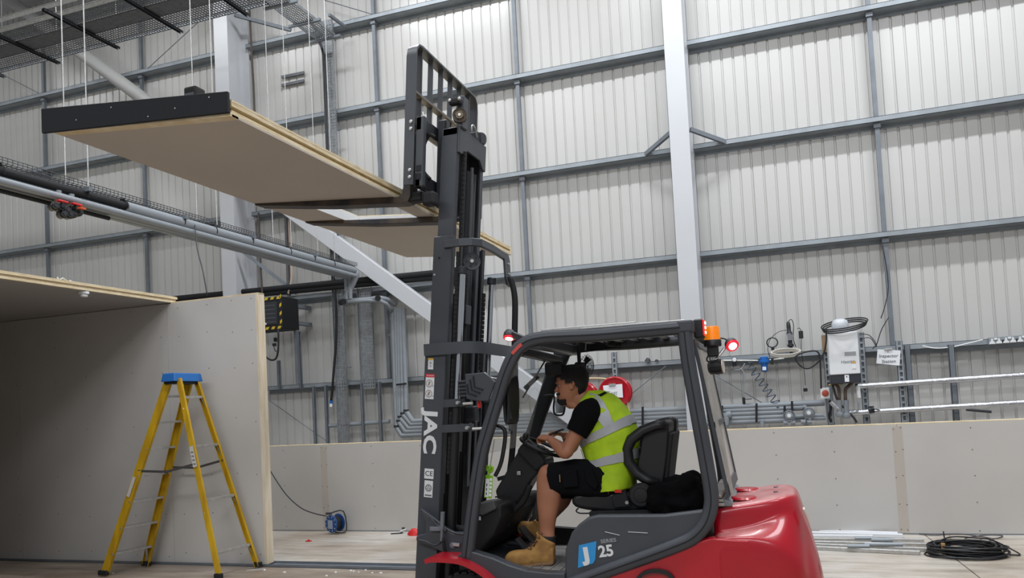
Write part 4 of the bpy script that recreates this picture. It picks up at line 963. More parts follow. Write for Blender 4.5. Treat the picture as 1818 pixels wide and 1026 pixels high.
# ================================================================ DRIVER
DY = 5.35
m_skin = mat('skin', (162, 108, 82), .5, 0, var=.06, vscale=8, bump=.05, bscale=120, spec=.4)
m_hair = mat('black_hair', (20, 18, 18), .8, 0, bump=1.0, bscale=130)
m_hivis = mat('lime_hi_vis', (180, 212, 24), .75, 0, rgb2=(160, 194, 22), vscale=9, bump=.35, bscale=16)
m_tape = mat('reflective_tape', (168, 170, 174), .5, .2, bump=.3, bscale=16)
m_tee = mat('black_jersey', (12, 12, 15), 1.0, 0, spec=.15, bump=.3, bscale=18)
m_short = mat('black_work_cloth', (17, 18, 21), 1.0, 0, spec=.15, bump=.4, bscale=16)
m_boot = mat('tan_nubuck', (180, 136, 74), .8, 0, rgb2=(150, 108, 60), vscale=14, bump=.3, bscale=40)
m_sole = mat('brown_sole', (120, 92, 66), .8)
def oval(P, Q, hw, n=20, e=1.0, yb=0.0):
    """ring through silhouette points P (front) and Q (back), half-width hw across"""
    P = Vector(P); Q = Vector(Q); c = (P + Q) / 2; r = (Q - P) / 2; out = []
    for k in range(n):
        t = math.tau * k / n; cs, sn = -math.cos(t), -math.sin(t)
        cs = math.copysign(abs(cs) ** e, cs); sn = math.copysign(abs(sn) ** e, sn)
        out.append(c + r * cs + Vector((0, 1, 0)) * hw * sn)
    return out
def limb(mb, rows, n=20, e=1.0, sub=3):
    """rows of (front point, back point, half width): Catmull-Rom between rows"""
    P = crv([r[0] for r in rows], sub); Q = crv([r[1] for r in rows], sub); W = crv([Vector((r[2], 0, 0)) for r in rows], sub)
    return mb.loft([oval(a, b, w_.x, n, e) for a, b, w_ in zip(P, Q, W)])
def rounds(pts, rad):
    """rows for a round limb along 3-D points with radii"""
    return pts, rad
dr = thing('person', (-.95, DY, .62), 'man in lime hi-vis vest, black shorts and tan boots leaning forward on the forklift seat', 'person')
body = MB()
# --- head grid in head space (facing -x)
HS = 1.1; EAR = Vector([(-1.388,5.35,1.728)][0])
HR = [(-.035,-.03,.07,.05),(-.012,-.062,.06,.05),(.004,-.084,.045,.05),(.02,-.094,.05,.054),(.034,-.090,.055,.058),(.046,-.093,.062,.061),(.056,-.0965,.068,.063),(.064,-.0935,.072,.065),(.074,-.091,.078,.067),(.09,-.088,.087,.069),(.108,-.085,.095,.0715),(.124,-.081,.1,.073),(.14,-.090,.104,.0745),(.158,-.0915,.106,.076),(.178,-.087,.106,.076),(.198,-.077,.1,.072),(.214,-.06,.09,.063),(.226,-.036,.07,.048),(.234,.0,.035,.02)]
TILT = Matrix.Rotation(math.radians(-4), 4, 'Y') @ Matrix.Rotation(math.radians(6), 4, 'Z')
def H(x, y, z): return EAR + TILT @ (Vector((x - .012, y, z - .105)) * HS)
def hring(z, f, b, w_, off=0, n=32):
    out = []
    for k in range(n):
        t = math.tau * k / n; cs = math.cos(t); sn = math.sin(t)
        cx = (f + b) / 2; rx = (b - f) / 2 + off
        e = .9 if cs > 0 else 1.0
        # flatter cheeks at the front
        x = cx - rx * math.copysign(abs(cs) ** e, cs); y = -(w_ + off) * math.copysign(abs(sn) ** .85, sn)
        out.append((x, y, z))
    return out
hr = [hring(*r) for r in HR]
body.loft([[H(*p) for p in r] for r in hr])
nose = [((-.088,.136),(-.072,.136),.007),((-.097,.122),(-.07,.12),.009),((-.108,.106),(-.07,.106),.012),((-.1165,.092),(-.07,.09),.016),((-.112,.084),(-.07,.082),.015),((-.098,.08),(-.07,.079),.01)]
limb(body, [(H(a[0],0,a[1]), H(b[0],0,b[1]), w_*HS) for a, b, w_ in nose], 12)
for s in (-1, 1):   # brow ridge, lips, ears
    body.tube([H(-.091, s*.008, .137), H(-.088, s*.03, .141), H(-.07, s*.055, .137)], .0085, 8, smoothn=3)
    ear = [H(.0, s*.073, .128), H(.012, s*.08, .137), H(.027, s*.084, .132), H(.03, s*.084, .115), H(.02, s*.08, .095), H(.006, s*.074, .085), H(.0, s*.072, .098)]
    body.tube(ear, .0055, 8, closed=True, smoothn=3)
    body.lathe(H(.012, s*.066, .11), (0, s, 0), [(.022, 0), (.016, .012), (.004, .006)], 12)
body.tube([H(-.097, -.018, .055), H(-.1005, 0, .056), H(-.097, .018, .055)], .006, 8, smoothn=3)
body.tube([H(-.093, -.016, .046), H(-.098, 0, .045), H(-.093, .016, .046)], .006, 8, smoothn=3)
# neck
limb(body, [([(-1.423,5.35,1.61)][0], [(-1.283,5.35,1.699)][0], .058), ([(-1.389,5.35,1.569)][0], [(-1.254,5.35,1.653)][0], .062), ([(-1.351,5.35,1.519)][0], [(-1.192,5.35,1.599)][0], .09)])
# torso core under the clothes
TR = [([(-1.355,5.35,1.583)][0], [(-1.272,5.35,1.686)][0], .075), ([(-1.391,5.35,1.533)][0], [(-1.188,5.35,1.682)][0], .135), ([(-1.395,5.35,1.466)][0], [(-1.094,5.35,1.637)][0], .185), ([(-1.367,5.35,1.373)][0], [(-1.017,5.35,1.548)][0], .20),
      ([(-1.339,5.35,1.293)][0], [(-0.968,5.35,1.449)][0], .198), ([(-1.322,5.35,1.226)][0], [(-0.951,5.35,1.328)][0], .192), ([(-1.306,5.35,1.155)][0], [(-0.966,5.35,1.209)][0], .188), ([(-1.286,5.35,1.076)][0], [(-0.984,5.35,1.101)][0], .195), ([(-1.258,5.35,1.001)][0], [(-0.997,5.35,1.017)][0], .205)]
def shrink(rows, k):
    out = []
    for P, Q, w_ in rows:
        P = Vector(P); Q = Vector(Q); d = (Q - P).normalized(); out.append((P + d * k, Q - d * k, w_ - k))
    return out
limb(body, shrink(TR, .02), e=.85)
# arms
def arm(mb, pts, rad, n=14): mb.tube(crv(pts, 4), [v.x for v in crv([Vector((r, 0, 0)) for r in rad], 4)], n)
nsh, nel, nwr = Vector([(-1.25,5.14,1.533)][0]), Vector([(-1.394,5.08,1.28)][0]), Vector([(-1.538,5.2,1.372)][0])
arm(body, [nsh, nsh.lerp(nel, .4), nsh.lerp(nel, .8), nel, nel.lerp(nwr, .3), nel.lerp(nwr, .7), nwr], [.062, .056, .046, .043, .047, .034, .027])
fsh, fel, fwr = Vector([(-1.361,5.56,1.513)][0]), Vector([(-1.507,5.66,1.277)][0]), Vector([(-1.502,5.47,1.383)][0])
arm(body, [fsh, fsh.lerp(fel, .4), fsh.lerp(fel, .8), fel, fel.lerp(fwr, .3), fel.lerp(fwr, .7), fwr], [.06, .054, .046, .043, .045, .034, .027])
def hand(mb, wr, fwd, up, side, curl, sp=1.0):
    """wr wrist, fwd towards knuckles, up back of the hand, side towards the thumb"""
    wr = Vector(wr); f = Vector(fwd).normalized(); u = Vector(up); u = (u - f * u.dot(f)).normalized(); s = f.cross(u); 
    if s.dot(Vector(side)) < 0: s = -s
    P = lambda a, b, c: wr + f * a + s * b + u * c
    mb.loft([[P(0, b*.024, c*.017) for b, c in circ], [P(.03, b*.036, c*.016) for b, c in circ], [P(.07, b*.042, c*.015) for b, c in circ], [P(.09, b*.040, c*.012) for b, c in circ]])
    for i, (b, L, dc) in enumerate(((.031, .068, 0), (.011, .076, .003), (-.010, .07, .001), (-.030, .056, -.003))):
        p = P(.085, b, dc); q = [P(.06, b, dc), p]; d = f.copy(); 
        for j, (fr, an) in enumerate(((.45, curl[0]), (.32, curl[1]), (.23, curl[2]))):
            d = (Quaternion(f.cross(u), -math.radians(an)) @ d) if True else d
            q.append(q[-1] + d * L * fr)
        mb.tube(q, [.0085, .0095, .009, .008, .0068], 8, smoothn=2)
    t0 = P(.02, .03, -.004); q = [P(.015, .015, -.004), t0, P(.045, .055, -.012), P(.068, .052, -.026), P(.088, .04, -.036)]
    mb.tube(q, [.013, .014, .0125, .0105, .0085], 8, smoothn=2)
circ = [(math.cos(math.tau*k/12), math.sin(math.tau*k/12)) for k in range(12)]
gr = Vector([(-1.607,5.24,1.388)][0])
hand(body, nwr, gr - nwr, (.25, -.45, 1), (.4, .9, .2), (50, 65, 45))
hand(body, fwr, (-1, -.1, .25), (.1, .2, 1), (-.2, -1, 0), (35, 50, 35))
# legs
nkn, nan = Vector([(-1.569,5.2,1.112)][0]), Vector([(-1.584,5.16,0.697)][0]); nhp = Vector([(-1.146,5.25,1.061)][0])
limb(body, [([(-1.128,5.24,1.142)][0], [(-1.138,5.24,0.952)][0], .085), ([(-1.317,5.22,1.19)][0], [(-1.328,5.22,0.99)][0], .08), ([(-1.45,5.2,1.203)][0], [(-1.461,5.2,1.01)][0], .068), ([(-1.531,5.2,1.201)][0], [(-1.509,5.2,1.026)][0], .058), ([(-1.603,5.19,1.184)][0], [(-1.488,5.19,1.05)][0], .056), ([(-1.641,5.19,1.114)][0], [(-1.485,5.19,1.034)][0], .056), ([(-1.645,5.18,1.022)][0], [(-1.477,5.18,0.982)][0], .055), ([(-1.648,5.18,0.937)][0], [(-1.485,5.18,0.92)][0], .054), ([(-1.639,5.17,0.849)][0], [(-1.506,5.17,0.849)][0], .046), ([(-1.636,5.17,0.76)][0], [(-1.527,5.17,0.76)][0], .038), ([(-1.633,5.16,0.696)][0], [(-1.528,5.16,0.697)][0], .036), ([(-1.633,5.16,0.619)][0], [(-1.536,5.16,0.62)][0], .034)])
limb(body, [([(-1.173,5.45,1.111)][0], [(-1.184,5.45,0.92)][0], .085), ([(-1.39,5.5,1.126)][0], [(-1.388,5.5,0.924)][0], .08), ([(-1.548,5.53,1.081)][0], [(-1.48,5.53,0.916)][0], .065), ([(-1.618,5.54,1.028)][0], [(-1.497,5.54,0.903)][0], .058), ([(-1.67,5.55,0.915)][0], [(-1.532,5.55,0.853)][0], .054), ([(-1.745,5.56,0.802)][0], [(-1.634,5.56,0.761)][0], .044), ([(-1.805,5.57,0.718)][0], [(-1.712,5.57,0.668)][0], .036)])
bo = body.build('body', m_skin, dr, smooth=True)
rm = bo.modifiers.new('remesh', 'REMESH'); rm.mode = 'VOXEL'; rm.voxel_size = .0055; rm.use_smooth_shade = True
sm = bo.modifiers.new('smooth', 'SMOOTH'); sm.factor = .5; sm.iterations = 3
# eyes
for s in (-1, 1):
    e_ = MB().lathe(H(-.070, s*.032, .1225), (-1, s*.35, 0), [(.004, .008), (.011, .004), (.0135, -.002), (.012, -.008)], 16).build('eye', mat('eye_white', (206, 196, 188), .3), dr, smooth=True)
    MB().lathe(H(-.0775, s*.035, .1225), (-1, s*.35, 0), [(.006, .0), (.005, .0022), (.001, .0028)], 14).build('iris', mat('brown_iris', (40, 26, 20), .2), e_)
    MB().tube([H(-.084, s*.014, .1455), H(-.091, s*.03, .1505), H(-.078, s*.053, .146)], [.003, .005, .002], 6, smoothn=3).build('eyebrow', m_hair, dr, smooth=True)
# hair and beard as shells over the head grid
def shell(name, off0, off1, cond, sub=4, thick=.004, dn=.0):
    rows = crvrows = []
    R = []
    for i in range(len(HR) - 1):
        for t in range(sub):
            a, b = HR[i], HR[i + 1]; t_ = t / sub; R.append(tuple(a[j] + (b[j] - a[j]) * t_ for j in range(4)))
    R.append(HR[-1]); n = 96
    mb = MB(); inner = []; outer = []
    for r in R:
        inner.append(hring(*r, off0, n)); outer.append(hring(*r, off1, n))
    # raise the crown
    def pt(g, i, k, o):
        p = Vector(g[i][k]); 
        if R[i][0] > .2: p.z += o * (R[i][0] - .2) / .034 * .9
        if dn:
            q = noise.noise(p * 60); p += p.normalized() * q * dn
        return H(*p)
    vs = []; idx = {}
    def vid(L, i, k):
        key = (L, i, k % n)
        if key not in idx: idx[key] = len(vs); vs.append(pt(outer if L else inner, i, k % n, off1 if L else off0))
        return idx[key]
    keep = {(i, k) for i in range(len(R) - 1) for k in range(n) if cond(*outer[i][k])}
    fs = []
    for i, k in keep:
        fs.append((vid(1, i, k), vid(1, i, k+1), vid(1, i+1, k+1), vid(1, i+1, k)))
        fs.append((vid(0, i, k), vid(0, i+1, k), vid(0, i+1, k+1), vid(0, i, k+1)))
        for (di, dk), (a, b) in (((0, -1), ((i, k), (i+1, k))), ((0, 1), ((i+1, k+1), (i, k+1))), ((-1, 0), ((i, k+1), (i, k))), ((1, 0), ((i+1, k), (i+1, k+1)))):
            if (i + di, (k + dk) % n) not in keep: fs.append((vid(0, *a), vid(0, *b), vid(1, *b), vid(1, *a)))
    top = [vid(1, len(R)-1, k) for k in range(n)]; 
    if all((len(R)-2, k) in keep for k in range(n)): fs.append(tuple(top))
    return mb.add(vs, fs).build(name, m_hair, dr, smooth=True)
def hairc(x, y, z):
    if z > .192: return True
    if z > .168: return x > -.088
    if z > .150: return x > -.058 if abs(y) > .03 else x > 0
    if z > .125: return x > -.03
    if z > .095: return x > .038
    if z > .05: return x > .052
    return x > .06 and z > .03
shell('hair', -.004, .013, hairc, dn=.003)
def beardc(x, y, z):
    if z < .03: return x < -.045 and z > -.012
    if z < .046: return x < -.078 and False or (x < -.082 and abs(y) < .012 and z < .04) or (-.05 < x < -.02 and False)
    if .062 <= z < .074: return x < -.083
    return False
shell('beard', -.004, .012, beardc)
# clothes
vest = MB(); limb(vest, TR[:], n=40, e=.85, sub=4)
vest.f = [f for f in vest.f if len(f) == 4]
vo = vest.build('hi_vis_vest', m_hivis, dr, smooth=True)
sd = vo.modifiers.new('thickness', 'SOLIDIFY'); sd.thickness = .006; sd.offset = 1
dt = bpy.data.textures.new('folds', 'CLOUDS'); dt.noise_scale = .075
dm = vo.modifiers.new('folds', 'DISPLACE'); dm.texture = dt; dm.strength = .024; dm.mid_level = .5; dm.texture_coords = 'LOCAL'
def TS_(t, ph, off=.004):
    t = max(0, min(len(TR) - 1.001, t)); i = int(t); fr = t - i
    def cr(k, g):
        p = [Vector(g(max(0, min(len(TR) - 1, i + d)))) for d in (-1, 0, 1, 2)]
        return 0.5*((2*p[1]) + (p[2]-p[0])*fr + (2*p[0]-5*p[1]+4*p[2]-p[3])*fr*fr + (3*p[1]-p[0]-3*p[2]+p[3])*fr**3)
    P = cr(0, lambda j: TR[j][0]); Q = cr(0, lambda j: TR[j][1]); W = cr(0, lambda j: (TR[j][2], 0, 0)).x
    c = (P + Q) / 2; r = (Q - P) / 2; L = r.length; r = r.normalized() * (L + off)
    cs, sn = -math.cos(ph), -math.sin(ph); cs = math.copysign(abs(cs)**.85, cs); sn = math.copysign(abs(sn)**.85, sn)
    return c + r * cs + Vector((0, 1, 0)) * (W + off) * sn
def band(name, t0f, t1f, p0, p1, m, off=.010, n=24, parent=vo):
    vs = []; fs = []
    for i in range(n + 1):
        f_ = i / n; ph = p0 + (p1 - p0) * f_
        for o in (off, off + .003):
            vs += [TS_(t0f(f_), ph, o), TS_(t1f(f_), ph, o)]
    for i in range(n):
        a = i * 4; b = a + 4
        fs += [(a+2, a+3, b+3, b+2), (a, b, b+1, a+1), (a, a+2, b+2, b), (a+1, b+1, b+3, a+3)]
    fs += [(0, 1, 3, 2), (n*4, n*4+2, n*4+3, n*4+1)]
    o = MB().add(vs, fs).build(name, m, parent, smooth=40)
    d_ = o.modifiers.new('folds', 'DISPLACE'); d_.texture = dt; d_.strength = .024; d_.mid_level = .5; d_.texture_coords = 'LOCAL'
    return o
band('reflective_band', lambda f: 3.42 - .0*f, lambda f: 3.98, .5, math.tau - .5, m_tape, n=40)
band('reflective_band', lambda f: 5.35, lambda f: 5.95, .5, math.tau - .5, m_tape, n=40)
def strap(phc):
    vs = []; fs = []; n = 18
    for i in range(n + 1):
        t = .55 + (3.45 - .55) * i / n; wd = .17 + .10 * (1 - i / n) * 2
        pc = phc(t)
        for o in (.010, .013): vs += [TS_(t, pc - wd, o), TS_(t, pc + wd, o)]
    for i in range(n):
        a = i * 4; b = a + 4
        fs += [(a+2, a+3, b+3, b+2), (a, b, b+1, a+1), (a, a+2, b+2, b), (a+1, b+1, b+3, a+3)]
    o = MB().add(vs, fs).build('shoulder_strap', m_tape, vo, smooth=40)
    d_ = o.modifiers.new('folds', 'DISPLACE'); d_.texture = dt; d_.strength = .024; d_.mid_level = .5; d_.texture_coords = 'LOCAL'
strap(lambda t: 2.0 - .04 * t); strap(lambda t: math.tau - 2.0 + .04 * t)
band('collar_label', lambda f: 1.25, lambda f: 1.5, 2.35, 2.9, m_short, n=6)
band('front_tape', lambda f: 4.0, lambda f: 5.3, .25, .5, m_paper, n=4)
# T-shirt: collar plus two sleeves over the upper arms
ts = MB()
def slv(sh, el, y0):
    d = (el - sh).normalized()
    a = [sh - d*.05 + Vector((0, (DY - sh.y) * .5, .0)), sh + Vector((0, 0, .006)), sh.lerp(el, .25), sh.lerp(el, .5)]
    ts.tube(crv(a, 4), [v.x for v in crv([Vector((r, 0, 0)) for r in (.07, .088, .082, .075)], 4)], 20)
slv(nsh, nel, 0); slv(fsh, fel, 0)
limb(ts, shrink(TR[:3], .004), e=.85)
tso = ts.build('t_shirt', m_tee, dr, smooth=True)
dm = tso.modifiers.new('folds', 'DISPLACE'); dm.texture = dt; dm.strength = .012; dm.mid_level = .5
# shorts
sh_ = MB()
limb(sh_, [([(-1.557,5.22,1.203)][0], [(-1.529,5.22,0.985)][0], .098), ([(-1.488,5.22,1.213)][0], [(-1.468,5.22,0.984)][0], .1), ([(-1.377,5.23,1.222)][0], [(-1.351,5.23,0.97)][0], .1), ([(-1.26,5.24,1.226)][0], [(-1.236,5.24,0.949)][0], .105), ([(-1.13,5.27,1.216)][0], [(-1.106,5.27,0.944)][0], .11), ([(-1.023,5.3,1.146)][0], [(-1.022,5.3,0.954)][0], .1)], n=24, e=.85)
limb(sh_, [([(-1.606,5.5,1.114)][0], [(-1.548,5.5,0.925)][0], .095), ([(-1.451,5.5,1.144)][0], [(-1.422,5.5,0.916)][0], .1), ([(-1.32,5.48,1.175)][0], [(-1.293,5.48,0.909)][0], .105), ([(-1.169,5.45,1.19)][0], [(-1.145,5.45,0.912)][0], .11), ([(-1.046,5.42,1.135)][0], [(-1.046,5.42,0.931)][0], .1)], n=24, e=.85)
so = sh_.build('work_shorts', m_short, dr, smooth=True)
dm = so.modifiers.new('folds', 'DISPLACE'); dm.texture = dt; dm.strength = .022; dm.mid_level = .5
MB().prism([(-1.445,1.158),(-1.335,1.164),(-1.33,1.051),(-1.432,1.044)], 5.105, 5.125, 'Y').build('thigh_pocket', m_short, so, bevel=.006, seg=2)
MB().cbox([(-1.452,5.1,1.109)][0], (.004, .006, .05)).build('pocket_tab', mat('tan_thread', (176, 140, 96), .7), so)
MB().prism([(-1.29,1.166),(-1.239,1.188),(-1.199,1.059),(-1.217,1.022),(-1.269,1.068)], 5.12, 5.14, 'Y').build('tool_holster', m_short, so, bevel=.006, seg=2)
# socks and boots
def boot(rows, shaft, sock, parent, nm, dyy, hwk=1.0):
    bt = empty('work_boot', rows[0][0]); bt.parent = parent; bt.location = Vector(rows[0][0]) - worldloc(parent)
    mb = MB(); limb(mb, rows, n=20, e=.75, sub=4); limb(mb, shaft, n=20, e=.85, sub=3)
    up = mb.build('boot_upper', m_boot, bt, smooth=True)
    r_ = up.modifiers.new('remesh', 'REMESH'); r_.mode = 'VOXEL'; r_.voxel_size = .005; r_.use_smooth_shade = True
    q = up.modifiers.new('smooth', 'SMOOTH'); q.factor = .5; q.iterations = 4
    mb = MB(); limb(mb, [(Vector(Q) + (Vector(P) - Vector(Q)) * min(.9, .022 / max(.01, (Vector(P) - Vector(Q)).length)), Vector(Q) - Vector((0, 0, .006)), w_ * 1.06) for P, Q, w_ in rows], n=20, e=.5, sub=3)
    mb.build('outsole', m_sole, bt, smooth=60)
    mb = MB(); limb(mb, sock, n=18, sub=3); mb.build('sock', m_blackm, bt, smooth=True)
    return bt
rows = [([(-1.885,5.15,0.575)][0], [(-1.883,5.15,0.54)][0], .03), ([(-1.856,5.15,0.603)][0], [(-1.861,5.15,0.521)][0], .044), ([(-1.802,5.15,0.615)][0], [(-1.816,5.15,0.506)][0], .050), ([(-1.744,5.15,0.62)][0], [(-1.758,5.15,0.5)][0], .05), ([(-1.689,5.15,0.655)][0], [(-1.697,5.15,0.505)][0], .046), ([(-1.642,5.15,0.686)][0], [(-1.648,5.15,0.513)][0], .042), ([(-1.586,5.15,0.679)][0], [(-1.595,5.15,0.518)][0], .040), ([(-1.539,5.15,0.657)][0], [(-1.546,5.15,0.523)][0], .036), ([(-1.529,5.15,0.626)][0], [(-1.534,5.15,0.535)][0], .028)]
shaft = [([(-1.695,5.15,0.62)][0], [(-1.531,5.15,0.584)][0], .042), ([(-1.671,5.15,0.671)][0], [(-1.526,5.15,0.634)][0], .044), ([(-1.653,5.15,0.709)][0], [(-1.526,5.15,0.668)][0], .046), ([(-1.655,5.15,0.744)][0], [(-1.577,5.15,0.698)][0], .042)]
sock = [([(-1.644,5.16,0.631)][0], [(-1.532,5.16,0.617)][0], .040), ([(-1.638,5.16,0.677)][0], [(-1.521,5.16,0.666)][0], .043), ([(-1.636,5.16,0.715)][0], [(-1.519,5.16,0.709)][0], .042)]
nb = boot(rows, shaft, sock, dr, 'near', 0)
for k in range(5):
    a = Vector([(-1.712,5.105,0.636)][0]).lerp(Vector([(-1.626,5.105,0.737)][0]), k / 4)
    MB().tube([a + Vector((-.004, .0, .006)), a + Vector((.012, .006, -.008)), a + Vector((.03, .0, -.006)), a + Vector((.022, -.004, .01))], .0028, 6, smoothn=3).build('lace', mat('brown_lace', (70, 42, 34), .8), nb, smooth=True)
MB().tube([Vector([(-1.676,5.11,0.663)][0]) + Vector((.02*math.cos(k*.9), 0, .018*math.sin(k*1.3))) for k in range(9)], .0028, 6, smoothn=3).build('lace', mat('brown_lace', (70, 42, 34), .8), nb, smooth=True)
rows2 = [([(-1.925,5.57,0.726)][0], [(-1.927,5.57,0.679)][0], .03), ([(-1.897,5.57,0.747)][0], [(-1.902,5.57,0.65)][0], .045), ([(-1.839,5.57,0.743)][0], [(-1.854,5.57,0.63)][0], .05), ([(-1.786,5.57,0.751)][0], [(-1.793,5.57,0.618)][0], .046), ([(-1.725,5.57,0.734)][0], [(-1.732,5.57,0.61)][0], .042), ([(-1.675,5.57,0.71)][0], [(-1.684,5.57,0.61)][0], .036)]
sh2 = [([(-1.817,5.57,0.663)][0], [(-1.678,5.57,0.652)][0], .044), ([(-1.814,5.57,0.718)][0], [(-1.675,5.57,0.693)][0], .046), ([(-1.803,5.57,0.759)][0], [(-1.682,5.57,0.726)][0], .046)]
sk2 = [([(-1.797,5.57,0.705)][0], [(-1.685,5.57,0.685)][0], .04), ([(-1.781,5.57,0.768)][0], [(-1.669,5.57,0.739)][0], .04)]
boot(rows2, sh2, sk2, dr, 'far', 0)
# phone-like handset in the far hand is a thing of its own
hs_ = MB().box((-.012, -.03, -.006), (.07, .03, .006), Matrix.Translation(Vector([(-1.561,5.4,1.406)][0])) @ Matrix.Rotation(math.radians(-18), 4, 'Y'))
tag(hs_.build('handset', m_black, bevel=.003), 'small black handset held between the driver and the steering wheel', 'phone')
# black jacket dumped behind the seat
jk = MB()
random.seed(5)
for (x, y, r) in ((1172,890,.085), (1185,868,.085), (1205,862,.09), (1222,858,.085), (1236,872,.085), (1236,895,.07), (1215,890,.10), (1190,905,.06), (1165,868,.05), (1204,912,.05), (1192,918,.038)):
    pass
jb = [(-0.81,5.25,0.936),(-0.753,5.25,1.01),(-0.68,5.25,1.009),(-0.619,5.25,1.038),(-0.575,5.25,0.986),(-0.575,5.25,0.92),(-0.655,5.25,0.928),(-0.738,5.25,0.891),(-0.821,5.25,0.992),(-0.704,5.25,0.839),(-0.75,5.25,0.824)]
jr = [.075, .07, .085, .08, .075, .065, .09, .06, .045, .035, .03]
for c, r in zip(jb, jr):
    for yy in (-.14, .0, .13):
        cc = Vector(c) + Vector((random.uniform(-.01, .01), yy, random.uniform(-.01, .01)))
        jk.lathe(cc - Vector((0, 0, r)), (0, 0, 1), [(r*math.sin(a), r*(1 - math.cos(a))) for a in (.2, .6, 1.0, 1.57, 2.1, 2.6, 2.95)], 14)
jo = jk.build('jacket', mat('black_fleece', (11, 11, 13), 1.0, spec=.1, bump=.4, bscale=14), smooth=True)
r_ = jo.modifiers.new('remesh', 'REMESH'); r_.mode = 'VOXEL'; r_.voxel_size = .012; r_.use_smooth_shade = True
d2 = bpy.data.textures.new('crumple', 'CLOUDS'); d2.noise_scale = .09
dd = jo.modifiers.new('crumple', 'DISPLACE'); dd.texture = d2; dd.strength = .05; dd.mid_level = .5
tag(jo, 'crumpled black jacket dumped behind the driver\u2019s seat', 'jacket')

# ================================================================ SERVICES ON AND NEAR THE BACK WALL
m_perf = mat('perforated_galvanised', (150, 154, 158), .45, .5, var=.2, vscale=14)
m_perfd = mat('perforated_dark', (104, 106, 110), .55, .4, var=.2, vscale=14)
m_lag = mat('black_lagging', (26, 27, 30), .8, bump=.3, bscale=20)
def V(l): return [Vector(p) for p in l]
# wide cable tray under the roof, running along the wall
ZT_ = 8.16; ty = [9.0, 9.22, 9.55, 9.85, 10.3]
ct = thing('cable_tray', (-10.5, 9.65, ZT_), 'wide perforated cable tray hung under the roof at the top left', 'cable tray')
X0_, X1_ = -17.0, -7.3
for y in (9.0, 9.24, 10.3):
    mb = MB(); mb.box((X0_, y - .004, ZT_), (X1_, y + .004, ZT_ + .075)); mb.box((X0_, y - .014, ZT_ + .07), (X1_, y + .014, ZT_ + .078)); mb.build('tray_rail', m_alu if y < 9.5 else m_perf, ct)
MB().box((X0_, 9.56, ZT_), (X1_, 9.90, ZT_ + .003)).build('tray_floor', m_perfd, ct)
for a, b in ((9.26, 9.56), (9.90, 10.29)):
    mb = MB(); n = int((b - a) / .05)
    for i in range(n + 1):
        y = a + (b - a) * i / n; mb.box((X0_, y - .009, ZT_), (X1_, y + .009, ZT_ + .003))
    x = X0_
    while x < X1_:
        mb.box((x, a, ZT_ - .0004), (x + .022, b, ZT_ + .0026)); x += .055
    tag(mb.build('perforated_strip', m_perfd, ct), kind='stuff')
for x in (-14.55, -13.2, -11.87, -10.5, -9.14, -7.8):
    mb = MB(); mb.box((x - .03, 8.95, ZT_ - .045), (x - .022, 10.42, ZT_ - .004)); mb.box((x + .022, 8.95, ZT_ - .045), (x + .03, 10.42, ZT_ - .004)); mb.box((x - .03, 8.95, ZT_ - .012), (x + .03, 10.42, ZT_ - .004))
    b_ = mb.build('support_bar', m_dk2 if x > -13 else m_galvd, ct)
    for y in (10.38,): MB().cyl((x, y, ZT_ - .06), (x, y, 10.6), .006, 6).build('threaded_rod', m_alu, b_)
# branch tray towards the wall and the riser it meets
cb = thing('cable_tray', (-7.1, 10.9, ZT_), 'narrow perforated cable tray branching back to the wall above the lifted panel', 'cable tray')
mb = MB(); x0b, x1b = -7.32, -6.95
for i in range(9): x = x0b + (x1b - x0b) * i / 8; mb.box((x - .008, 9.3, ZT_), (x + .008, 11.66, ZT_ + .003))
y = 9.3
while y < 11.64: mb.box((x0b, y, ZT_ - .0004), (x1b, y + .02, ZT_ + .0026)); y += .05
tag(mb.build('perforated_strip', m_perf, cb), kind='stuff')
for x in (x0b, x1b): MB().box((x - .003, 9.3, ZT_), (x + .003, 11.66, ZT_ + .06)).build('tray_rail', m_perf, cb)
for y in (10.35, 11.0, 11.62):
    MB().cbox((-7.13, y, ZT_ - .025), (.62, .042, .042)).build('support_bar', m_galvd, cb)
for p, q in (([(-7.258,11.3,8.368)][0], [(-7.293,11.8,8.32)][0]), ([(-6.836,11.3,8.357)][0], [(-6.862,11.85,8.405)][0])):
    tag(MB().bar(p, q, .045, .045).build('strut_bar', m_galvd), 'short steel strut stub ' + ('left of' if p[0] < -7 else 'right of') + ' the top of the cable riser', 'bracket')
def riser(name, lab, tl, tr, bl, br, nx, perf, m):
    tl, tr, bl, br = [Vector(v) for v in (tl, tr, bl, br)]
    t = thing(name, ((bl.x + br.x) / 2, bl.y, bl.z), lab, 'cable tray')
    xa, xb = (tl.x + bl.x) / 2, (tr.x + br.x) / 2; y = bl.y
    MB().box((xa - .004, y - .05, bl.z), (xa, y + .003, tl.z)).build('tray_rail', m, t); MB().box((xb, y - .05, bl.z), (xb + .004, y + .003, tl.z)).build('tray_rail', m, t)
    mb = MB()
    for i in range(nx): 
        x = xa + (xb - xa) * (i + .5) / nx; mb.box((x - (xb-xa)/nx*.32, y, bl.z), (x + (xb-xa)/nx*.32, y + .003, tl.z))
    z = bl.z
    while z < tl.z - .02: mb.box((xa, y - .0004, z), (xb, y + .0026, z + .035)); z += .055
    tag(mb.build('perforated_back', m, t), kind='stuff')
    return t
r1 = riser('cable_riser', 'tall perforated cable tray rising up the wall from the low partition to the roof', [(-7.312,11.85,8.592)][0], [(-7.106,11.85,8.548)][0], [(-7.311,11.85,1.082)][0], [(-7.099,11.85,1.075)][0], 4, 1, m_perf)
for z in (2.4, 3.5, 5.0, 6.6): MB().cbox(((r1.location.x), 11.87, z), (.34, .03, .02)).build('tray_bracket', m_galvd, r1)
